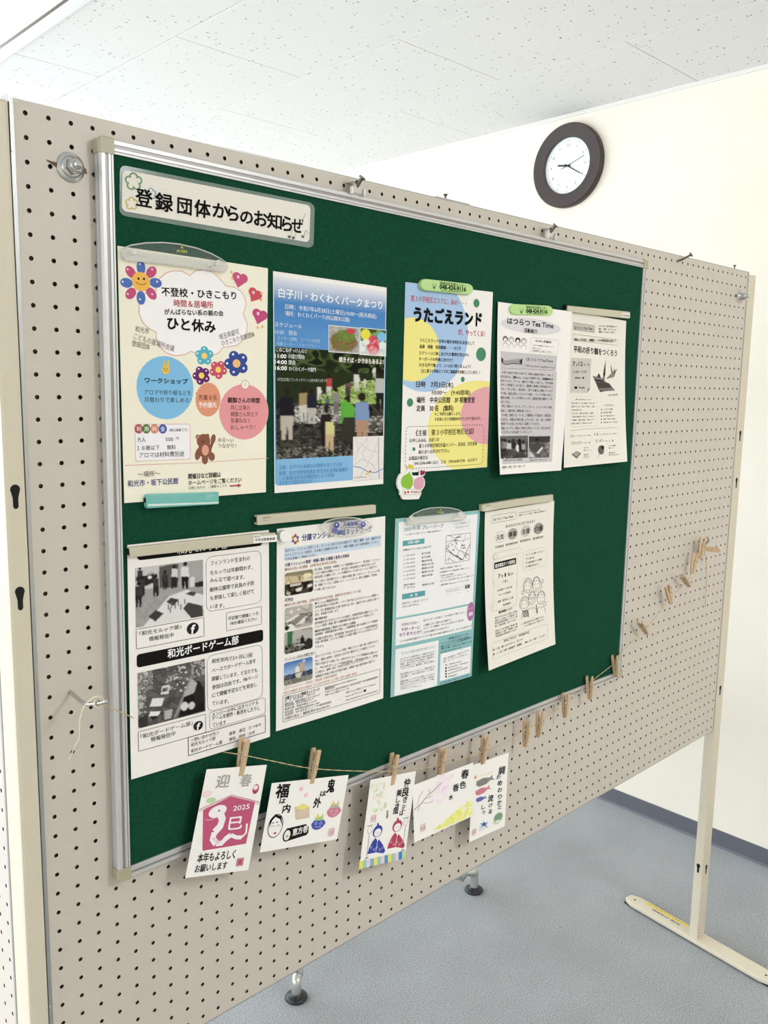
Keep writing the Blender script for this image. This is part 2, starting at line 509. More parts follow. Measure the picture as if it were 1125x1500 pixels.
for k in range(1, 13):
    mb = MB()
    me = glyph_mesh(str(k), 0.013)
    xs = [v.co.x for v in me.vertices]; cx = (min(xs) + max(xs)) / 2
    px, py = ck_pt(k * 30, 0.072)
    mb.add([(px + (v.co.y - 0.0047), py - (v.co.x - cx), 0.0095) for v in me.vertices], [list(p.vertices) for p in me.polygons])
    bpy.data.meshes.remove(me)
    mb.obj('numeral', M['black'], face)
def hand(name, ang, tail, tip, w, h, m):
    mb = MB(); a = math.radians(ang); d = Vector((math.cos(a), -math.sin(a), 0)); n = Vector((math.sin(a), math.cos(a), 0))
    p = [d * -tail + n * w, d * tip + n * w * 0.8, d * tip - n * w * 0.8, d * -tail - n * w]
    mb.prism([(q.x, q.y) for q in p], lambda x, y: (x, y, h), lambda x, y: (x, y, h + 0.0008)); mb.obj(name, m, ck)
hand('hour_hand', 279, 0.012, 0.043, 0.0034, 0.0112, M['black'])
hand('minute_hand', 121, 0.012, 0.067, 0.0019, 0.0126, M['black'])
hand('second_hand', 71, 0.028, 0.075, 0.0009, 0.014, M['black'])
MB().lathe([(0.0, 0.0155), (0.003, 0.0155), (0.003, 0.009), (0, 0.009)], 16).obj('hub', M['black'], ck)
MB().lathe([(0.0, 0.0175), (R1 + 0.0005, 0.0175), (R1 + 0.0005, 0.0168), (0.0, 0.0168)], 48).obj('glass', M['glass'], ck)

# ---------------------------------------------------------------- pegboard partitions
def peg_mesh(nx, nz, pitch=0.025, r=0.0026, th=0.0035):
    """perforated hardboard sheet, origin at its top left corner, face at y=0 looking to -y"""
    n = 16; ang = np.arange(n) * 2 * PI / n
    cs, sn = np.cos(ang), np.sin(ang)
    k = np.maximum(np.abs(cs), np.abs(sn)); sq = np.stack([cs / k, sn / k], 1) * pitch / 2
    ci = np.stack([cs, sn], 1) * r
    verts = np.zeros((3 * n, 3)); verts[:n, 0] = sq[:, 0]; verts[:n, 2] = sq[:, 1]
    verts[n:2 * n, 0] = ci[:, 0]; verts[n:2 * n, 2] = ci[:, 1]
    verts[2 * n:, 0] = ci[:, 0]; verts[2 * n:, 2] = ci[:, 1]; verts[2 * n:, 1] = th
    f = []
    for a in range(n):
        b = (a + 1) % n; f.append((a, b, n + b, n + a))
    for a in range(n):
        b = (a + 1) % n; f.append((n + a, n + b, 2 * n + b, 2 * n + a))
    f = np.array(f)
    gx, gz = np.meshgrid((np.arange(nx) + 0.5) * pitch, -(np.arange(nz) + 0.5) * pitch)
    off = np.stack([gx.ravel(), np.zeros(nx * nz), gz.ravel()], 1)
    V = (verts[None] + off[:, None]).reshape(-1, 3)
    F = (f[None] + (np.arange(nx * nz) * 3 * n)[:, None, None]).reshape(-1, 4)
    me = bpy.data.meshes.new('peg_sheet')
    me.vertices.add(len(V)); me.vertices.foreach_set('co', V.ravel())
    me.loops.add(F.size); me.loops.foreach_set('vertex_index', F.ravel())
    me.polygons.add(len(F)); me.polygons.foreach_set('loop_start', np.arange(len(F)) * 4)
    mi = np.tile(np.r_[np.zeros(n), np.ones(n)], nx * nz).astype(np.int32)
    me.polygons.foreach_set('material_index', mi)
    me.polygons.foreach_set('use_smooth', np.zeros(len(F), bool))
    me.materials.append(M['peg']); me.materials.append(M['hole_wall'])
    me.update(calc_edges=True); me.validate()
    return me

peg_me = peg_mesh(72, 48)
TH = 0.028

def slot_poly(cx, cz):
    pts = []
    for k in range(13):
        a = math.radians(-30 + 240 * k / 12); pts.append((cx + 0.0055 * math.cos(a), cz + 0.006 + 0.0055 * math.sin(a)))
    pts += [(cx - 0.003, cz - 0.004)]
    for k in range(7):
        a = PI + PI * k / 6; pts.append((cx + 0.003 * math.cos(a), cz - 0.013 + 0.003 * math.sin(a)))
    pts += [(cx + 0.003, cz - 0.004)]
    return pts

def partition(name, label, length_cells, sheet):
    P = thing(name, label, 'partition', (0, 0, 0))
    L = length_cells * 0.025
    o = link('peg_panel', sheet, None, P, (0, 0, H))
    o = link('rear_peg_panel', sheet, None, P, (L, TH, H)); o.rotation_euler = (0, 0, PI)
    o['label'] = 'perforated rear face of the partition'
    # wooden frame inside, seen through the outermost holes
    a, b, e = 0.0045, TH - 0.0045, 0.0018
    boxes('inner_batten', M['hardboard'], P, [(0, 0.021, a, b, H - 1.2, H), (L - 0.021, L, a, b, H - 1.2, H), (0.021, L - 0.021, a, b, H - 0.021, H), (0.021, L - 0.021, a, b, H - 1.2, H - 1.179)]
          + [(L * k - 0.01, L * k + 0.01, a, b, H - 1.179, H - 0.021) for k in (0.25, 0.5, 0.75)])
    s = 0.0044
    boxes('edge_channel', M['galv'], P, [(-s, 0, -0.0008, TH + 0.0008, H - 1.2 - e, H + e), (L, L + s, -0.0008, TH + 0.0008, H - 1.2 - e, H + e), (0, L, 0.0002, TH - 0.0002, H, H + e), (0, L, 0.0002, TH - 0.0002, H - 1.2 - e, H - 1.2)])
    return P

main = partition('pegboard_partition', 'wide beige pegboard partition on cream steel feet, carrying the green notice board', 72, peg_me)
# bright bare metal tongues of the joint at the upper and lower left corner
boxes('joint_tongue', M['zinc'], main, [(-0.0046, -0.0022, -0.0018, 0.02, H - 0.055, H + 0.004), (-0.0046, -0.0022, -0.0018, 0.02, H - 1.2, H - 1.055)], 0.0004)

def post(parent, x0, x1, y0, y1, M4=None, slots_front=(), slots_side=()):
    mb = MB(); mb.bbox(x0, x1, y0, y1, 0.012, H - 0.003, 0.004, M4)
    p = mb.obj('post', M['cream_steel'], parent)
    for zs, side in [(z, 'f') for z in slots_front] + [(z, 's') for z in slots_side]:
        mb = MB()
        if side == 'f': poly = slot_poly((x0 + x1) / 2, H - zs); fa = lambda a, b: (a, y0 + 0.001, b); fb = lambda a, b: (a, y0 - 0.00015, b)
        else: poly = slot_poly((y0 + y1) / 2, H - zs); fa = lambda a, b: (x0 + 0.001, a, b); fb = lambda a, b: (x0 - 0.00015, a, b)
        g = lambda fn: (lambda a, b: (M4 @ Vector(fn(a, b))) if M4 is not None else fn(a, b))
        mb.prism(poly, g(fa), g(fb)); s = mb.obj('keyhole_slot', M['black'], p)
    return p

def foot(parent, xc, yc, ang, sticker=False):
    """flat channel foot with clipped, rounded ends"""
    Rm = Matrix.Translation((xc, yc, 0)) @ Matrix.Rotation(ang, 4, 'Z')
    Lh, w = 0.232, 0.026
    def outline(k):
        ww = w * k; LL = Lh - (1 - k) * 0.02; pts = []
        for sy in (1, -1):
            pts += [(sy * -ww, sy * -(LL - 0.03)), (sy * -ww * 0.72, sy * -(LL - 0.008)), (sy * -ww * 0.4, sy * -LL), (sy * ww * 0.4, sy * -LL), (sy * ww * 0.72, sy * -(LL - 0.008)), (sy * ww, sy * -(LL - 0.03))]
        return pts
    mb = MB(); a = outline(1.0); b = outline(0.93); n = len(a)
    vs = [Rm @ Vector((x, y, 0.006)) for x, y in a] + [Rm @ Vector((x, y, 0.0135)) for x, y in a] + [Rm @ Vector((x, y, 0.0155)) for x, y in b]
    fs = [list(range(n)), list(range(2 * n, 3 * n))] + [(q + k, q + (k + 1) % n, q + n + (k + 1) % n, q + n + k) for q in (0, n) for k in range(n)]
    mb.add(vs, fs); f = mb.obj('foot', M['cream_steel'], parent)
    for sy in (1, -1):
        mb = MB(); mb.bbox(-0.02, 0.02, sy * 0.2 - 0.03, sy * 0.2 + 0.03, 0.0, 0.0065, 0.002, Rm); mb.obj('rubber_pad', M['rubber'], f)
        mb = MB(); mb.lathe([(0, 0.0158), (0.003, 0.0158), (0.003, 0.015)], 12, Rm @ Matrix.Translation((0, sy * 0.207, 0))); mb.obj('rivet_hole', M['black'], f)
    if sticker:
        mb = MB(); y0, y1 = 0.035, 0.178
        mb.add([Rm @ Vector(p) for p in ((0.011, y0, 0.0157), (0.022, y0, 0.0157), (0.022, y1, 0.0157), (0.011, y1, 0.0157))], [(0, 1, 2, 3)])
        mb.obj('yellow_label_strip', M['yellow_label'], f)
        mb = MB(); rnd = random.Random(5)
        for k in range(14):
            y = 0.048 + k * 0.0092; s = 0.0016 + rnd.random() * 0.0012
            mb.add([Rm @ Vector(p) for p in ((0.0145, y, 0.0159), (0.0185, y, 0.0159), (0.0185, y + s, 0.0159), (0.0145, y + s, 0.0159))], [(0, 1, 2, 3)])
        for k in range(22):
            y = 0.055 + k * 0.0042; s = 0.0012 + rnd.random() * 0.002
            if k in (7, 8): continue
            mb.add([Rm @ Vector(p) for p in ((-0.001, y, 0.0158), (0.006, y, 0.0158), (0.006, y + s, 0.0158), (-0.001, y + s, 0.0158))], [(0, 1, 2, 3)])
        mb.obj('worn_stamp', M['dark_steel'], f)
    # paint chips
    return f

# right post, standing slightly turned
RM = Matrix.Translation((1.8045, 0, 0)) @ Matrix.Rotation(math.radians(-3), 4, 'Z')
post(main, 0.0, 0.040, 0.0, 0.026, RM, slots_front=(0.405, 0.527, 1.091, 1.612), slots_side=(1.607,))
foot(main, 1.822, 0.012, math.radians(-6.3), True)
# worn black paint chips near the right post's foot
mb = MB()
for (dx, z, r) in ((0.0018, 0.045, 0.0022), (0.0026, 0.034, 0.0018), (0.0032, 0.024, 0.0026), (0.0006, 0.055, 0.0012), (0.0012, 0.062, 0.001)):
    mb.lathe([(0, 0.0003), (r * 0.7, 0.0003), (r, 0)], 7, RM @ Matrix.Translation((dx + 0.0015, 0.0002, z)) @ Matrix.Rotation(PI / 2, 4, 'X'))
mb.obj('paint_chip', M['black'], main)
# left post
post(main, -0.0285, -0.0046, -0.001, 0.042, slots_front=(0.42, 0.536))
foot(main, -0.016, 0.02, 0.0)

side = partition('side_pegboard_partition', 'second pegboard partition, set square to the wide one at its left post', 36, peg_mesh(36, 48))
side.location = (-0.0275, 0.946, 0); side.rotation_euler = (0, 0, -PI / 2)
mb = MB(); mb.bbox(-0.002, 0.03, 0.0, 0.028, 0.012, H - 0.003, 0.004, Matrix.Translation((-0.034, 0, 0))); mb.obj('post', M['cream_steel'], side)

# ---------------------------------------------------------------- slotted bolts holding the panel
def flange_bolt(label, u, v, s=1.0, slot=True):
    t = thing('flange_bolt', label, 'bolt', W(u, v, 0.0), group='flange bolts through the pegboard', rot=(PI / 2, 0, 0))
    mb = MB(); mb.lathe([(0.0, 0), (0.0155, 0), (0.0162, 0.0006), (0.0155, 0.0016), (0.0, 0.0016)], 32); mb.obj('washer', M['zinc'], t)
    mb = MB(); mb.lathe([(0.0, 0.0016), (0.0115, 0.0016), (0.0118, 0.0032), (0.0092, 0.005), (0.0, 0.005)], 32)
    mb.lathe([(0.0, 0.005), (0.0088, 0.005), (0.0094, 0.0062), (0.0094, 0.0115), (0.0082, 0.0138), (0.0062, 0.0142), (0.0, 0.0142)], 6, Matrix.Rotation(0.3, 4, 'Z'), False)
    mb.lathe([(0.0072, 0.0138), (0.0072, 0.0158), (0.006, 0.0166), (0.0, 0.0166)], 24)
    mb.obj('flange_nut', M['zinc'], t)
    mb = MB(); mb.lathe([(0.0052, 0.0165), (0.0052, 0.0195), (0.0042, 0.0222), (0.0022, 0.0238), (0.0, 0.0242)], 20); mb.obj('bolt_end', M['zinc'], t)
    return t

flange_bolt('flange bolt with large washer beside the notice board, upper left corner', 0.0605, 0.0595)
flange_bolt('flange bolt with washer near the upper right corner of the pegboard', 1.764, 0.0615)
mb = MB()                                           # torn slots in the sheet on either side of the washers
def gouge(u0, v0, u1, v1, w0, w1):
    pts = [(u0, v0 - w0), ((u0 + u1) / 2, (v0 + v1) / 2 - (w0 + w1) * 0.42), (u1, v1 - w1), (u1 + 0.001, v1 + w1), ((u0 + u1) / 2, (v0 + v1) / 2 + (w0 + w1) * 0.5), (u0, v0 + w0)]
    mb.prism(pts, lambda a, b: W(a, b, -0.002), lambda a, b: W(a, b, 0.00025))
gouge(0.0335, 0.0565, 0.047, 0.0605, 0.0006, 0.0035); gouge(0.069, 0.0585, 0.0785, 0.0605, 0.0025, 0.003)
gouge(1.738, 0.0605, 1.7475, 0.0612, 0.0032, 0.003); gouge(1.786, 0.061, 1.7935, 0.0615, 0.0022, 0.0022)
mb.obj('torn_slot', M['hardboard'], main)

# ---------------------------------------------------------------- table behind the partition
tb = thing('table', 'table on chrome legs with black glides standing behind the pegboard, only its feet visible', 'table', (0.845, 0.592, 0))
mb = MB(); mb.bbox(-0.10, 0.79, -0.06, 0.56, 0.69, 0.715, 0.004); mb.obj('table_top', M['table_top'], tb)
for k, (lx, ly, bx) in enumerate(((0, 0, 0.045), (0.693, 0.0, -0.05), (0.0, 0.5, 0.045), (0.693, 0.5, -0.05))):
    pts = [(lx, ly, 0.012), (lx, ly, 0.042), (lx + bx * 0.12, ly + 0.005, 0.052), (lx + bx * 0.5, ly + 0.02, 0.085), (lx + bx, ly + 0.05, 0.4), (lx + bx, ly + 0.05, 0.69)]
    if k % 2: pts = [(lx, ly, 0.012), (lx, ly, 0.058), (lx + bx * 0.15, ly, 0.066), (lx + bx * 0.6, ly + 0.01, 0.073), (lx + bx, ly + 0.03, 0.1), (lx + bx, ly + 0.05, 0.69)]
    mb = MB(); mb.tube(catmull(pts, 4), 0.0125, 14); lg = mb.obj('leg', M['chrome'], tb)
    mb = MB(); mb.lathe([(0.0, 0), (0.026, 0), (0.0285, 0.003), (0.0275, 0.007), (0.02, 0.011), (0.0135, 0.013), (0.0135, 0.016), (0, 0.016)], 28, Matrix.Translation((lx, ly, 0))); mb.obj('glide_foot', M['rubber'], lg)

# ---------------------------------------------------------------- the green notice board
NB = thing('notice_board', 'large green felt notice board in an aluminium frame, hung on the pegboard', 'notice board', W(0.088, 0.0225, 0.0))
NB.rotation_euler = (0, math.radians(0.24), 0)
BW, BH, FW, DP = 1.2, 0.9, 0.0165, 0.0150
def nb(x, y, d): return (x, -d, -y)
mb = MB(); mb.box(0.004, BW - 0.004, -0.0125, -0.002, -(BH - 0.004), -0.004); mb.obj('felt_panel', M['felt'], NB)
# frame profile across its width: outer side, front with two grooves, inner lip
prof = [(0, 0.0005), (0, 0.0045), (0.0012, 0.0055), (0, 0.0066), (0, 0.0125), (0.0022, DP), (0.0062, DP), (0.0068, DP - 0.0012), (0.0098, DP - 0.0012), (0.0104, DP), (0.0132, DP), (0.0136, DP - 0.0006), (0.0142, DP), (FW, DP - 0.0002), (FW, 0.012)]
def rail(a, b, n, name):
    """a,b ends of the outer edge line (x,y); n inward normal"""
    mb = MB(); P = len(prof)
    vs = [nb(a[0] + n[0] * p, a[1] + n[1] * p, d) for p, d in prof] + [nb(b[0] + n[0] * p, b[1] + n[1] * p, d) for p, d in prof]
    for k in range(P - 1):
        mb.cur = 1 if k in (7, 11, 2) else 0
        mb.add([vs[k], vs[k + 1], vs[P + k + 1], vs[P + k]], [(0, 1, 2, 3)])
    return mb.obj(name, [M['alu'], M['alu_line']], NB)
C = 0.0175
rail((C, 0), (BW - C, 0), (0, 1), 'frame_rail'); rail((C, BH), (BW - C, BH), (0, -1), 'frame_rail')
rail((0, C), (0, BH - C), (1, 0), 'frame_rail'); rail((BW, C), (BW, BH - C), (-1, 0), 'frame_rail')
for cx, cy, sx, sy in ((0, 0, 1, 1), (BW, 0, -1, 1), (0, BH, 1, -1), (BW, BH, -1, -1)):
    mb = MB(); pts = [(C, C), (C, -0.0012)]
    for k in range(7):
        a = -PI / 2 - PI / 2 * k / 6; r = 0.008
        pts.append((-0.0012 + r + r * math.cos(a), -0.0012 + r + r * math.sin(a)))
    pts.append((-0.0012, C))
    f = lambda p: (cx + sx * p[0], cy + sy * p[1])
    P0 = [f(p) for p in pts]; P1 = [f((min(max(p[0], 0.001), C), min(max(p[1], 0.001), C))) for p in pts]
    n = len(P0)
    vs = [nb(*p, 0.0003) for p in P0] + [nb(*p, DP - 0.002) for p in P0] + [nb(*p, DP + 0.0008) for p in P1]
    mb.add(vs, [list(range(n)), list(range(2 * n, 3 * n))] + [(q + k, q + (k + 1) % n, q + n + (k + 1) % n, q + n + k) for q in (0, n) for k in range(n)])
    mb.obj('corner_cap', M['cap'], NB)

# hangers gripping the top rail of the notice board
def hanger(label, u, v):
    t = thing('board_hanger', label, 'hanger', W(u, v, 0.0), group='steel hangers along the top of the notice board')
    mb = MB()
    pl = [(-0.012, 0.011), (-0.012, 0.004), (-0.0075, 0.0), (-0.004, -0.009), (0.004, -0.009), (0.0075, 0.0), (0.012, 0.004), (0.012, 0.011), (0.0085, 0.011), (0.0075, 0.008), (-0.0075, 0.008), (-0.0085, 0.011)]
    mb.prism(pl, lambda a, b: (a, -0.0165, -b), lambda a, b: (a, -0.018, -b))
    mb.bbox(-0.006, 0.006, -0.0175, -0.0004, 0.006, 0.0078, 0.0005)
    mb.obj('bracket', M['zinc'], t)
    boxes('bent_ear', M['white_plastic'], t, [(x, x + 0.002, -0.021, -0.0155, -0.011, -0.001) for x in (-0.0125, 0.0105)], 0.0006)
    mb = MB(); mb.tube([(-0.001, -0.012, -0.004), (0.001, -0.022, 0.008), (0.0015, -0.0245, 0.011)], 0.0028, 10)
    mb.tube([(0.0015, -0.0245, 0.011), (0.002, -0.026, 0.0128)], [0.0052, 0.0052], 14)
    mb.obj('screw', M['dark_steel'], t)
    return t
hanger('steel hanger with slanting screw above the blank felt, left of the two hangers', 0.473, 0.0155)
hanger('steel hanger with slanting screw on the board top rail, right of the two hangers', 0.940, 0.0175)
t = thing('peg_screw', 'dark screw slanting out of a hole just above the notice board corner', 'screw', W(1.4375, 0.0125, 0))
mb = MB(); mb.tube([(0, 0.004, 0), (0.003, -0.008, 0.003), (0.012, -0.024, 0.013)], 0.0022, 8); mb.obj('shank', M['dark_steel'], t)
mb = MB(); mb.tube([(0.012, -0.024, 0.013), (0.0132, -0.026, 0.0146)], [0.0048, 0.0052], 12); mb.obj('head', M['dark_steel'], t)
for lab, u, w in (('small dark screw standing on the top edge of the pegboard near its middle', 0.690, 0.035), ('small dark screw standing on the top edge of the pegboard near its right end', 1.748, 0)):
    t = thing('edge_screw', lab, 'screw', W(u, 0, -0.012))
    mb = MB(); mb.tube([(0, 0, 0.0019), (0, 0, 0.010)], 0.0018, 8); mb.obj('shank', M['dark_steel'], t)
    mb = MB(); mb.lathe([(0.0018, 0.010), (0.0038, 0.0125), (0.0038, 0.0135), (0, 0.0138)], 12); mb.obj('head', M['dark_steel'], t)
    if w: mb = MB(); mb.bbox(-w, w + 0.012, -0.012, 0.012, 0.0018, 0.0036, 0.0004); mb.obj('plate', M['galv'], t)

# ---------------------------------------------------------------- what is pinned to the board: metres for corners, millimetres for print
SHEETS = []
D = {'name': 'title_sign', 'label': 'long laminated title sign with brush lettering at the top left of the board', 'cat': 'sign', 'size': (262, 50), 'round': 6, 'mat': 'paper_cream', 'corners': [[0.11519, 0.05415, 0.0143], [0.39038, 0.05256, 0.0143], [0.38837, 0.10132, 0.0143], [0.11291, 0.0999, 0.0143]]}
D['items'] = [
('T','登',16.4,30,19.7,21.7,.0,'#0e0d0d',.018,4,2),
('T','録',40.3,30.9,21.6,21.9,.0,'#0e0d0d',.022,4,2),
('T','団',68.3,30.7,18.1,20.6,.0,'#0e0d0d',.022,4,2),
('T','体',90.7,30.3,21,21.7,.0,'#0e0d0d',.022,4,2),
('T','か',115.1,28.6,22,20,.0,'#0e0d0d',.022,4,2),
('T','ら',136.3,29.4,14.9,20.7,.0,'#0e0d0d',.022,4,2),
('T','の',154.2,30.6,17.9,18.9,.0,'#0e0d0d',.022,4,2),
('T','お',174.5,29.7,19.8,21.1,.0,'#0e0d0d',.022,4,2),
('T','知',194.4,29.9,21.9,20.2,.0,'#0e0d0d',.022,4,2),
('T','ら',217.4,30.2,15.4,21.4,.0,'#0e0d0d',.022,4,2),
('T','せ',232.2,30.3,17.3,20.6,.0,'#0e0d0d',.022,4,2),
('O',13.3,6.2,4.2,4.3,0,2.0,'#7d9b7a',1,-195,15),
('O',18.7,9.3,4.2,4.3,0,2.0,'#7d9b7a',1,-123,87),
('O',16.8,16.3,4.2,4.3,0,2.0,'#7d9b7a',1,-51,159),
('O',10.3,17.4,4.2,4.3,0,2.0,'#7d9b7a',1,21,231),
('O',8.1,11.2,4.2,4.3,0,2.0,'#7d9b7a',1,93,303),
('O',34.4,19.1,2.7,2.8,0,1.3,'#8fa3b3',1,-195,15),
('O',37.9,21.1,2.7,2.8,0,1.3,'#8fa3b3',1,-123,87),
('O',36.7,25.5,2.7,2.8,0,1.3,'#8fa3b3',1,-51,159),
('O',32.5,26.2,2.7,2.8,0,1.3,'#8fa3b3',1,21,231),
('O',31.1,22.3,2.7,2.8,0,1.3,'#8fa3b3',1,93,303),
('O',11.5,34.6,3.1,3.2,0,1.3,'#cbb45c',1,-195,15),
('O',15.5,36.9,3.1,3.2,0,1.3,'#cbb45c',1,-123,87),
('O',14.1,42.1,3.1,3.2,0,1.3,'#cbb45c',1,-51,159),
('O',9.2,42.9,3.1,3.2,0,1.3,'#cbb45c',1,21,231),
('O',7.7,38.3,3.1,3.2,0,1.3,'#cbb45c',1,93,303),
('E',229.1,47,2.59,2.01,0,'#6e6b6e',1),
('E',235.7,47.5,2.61,2.02,0,'#6e6b6e',1),
('E',250.9,43.7,2.64,2.03,0,'#5d7890',1),
('L',[(231.4,46.2),(233.3,36.3),(241.1,36.8),(238,46.7)],.6,'#6e6b6e',1),
('L',[(252.9,42.9),(255.2,34.2),(258.8,35.7),(259.5,38.6)],.7,'#5d7890',1),
('L',[(248.7,23.7),(251.9,16.9),(254.3,11.4)],.6,'#7c837c',1),
('E',249.5,22.4,1.76,2.27,0,'#7c837c',1),
]
SHEETS.append(D)
D = {'name': 'poster', 'label': 'cream event poster with smiling flower, hearts and brown bear, upper left', 'cat': 'poster', 'size': (210, 297), 'corners': [[0.10659, 0.13937, 0.0141], [0.31918, 0.1427, 0.0139], [0.31421, 0.44029, 0.0147], [0.10585, 0.43801, 0.0149]], 'bow': 0.0012, 'base': '#f6efd9'}
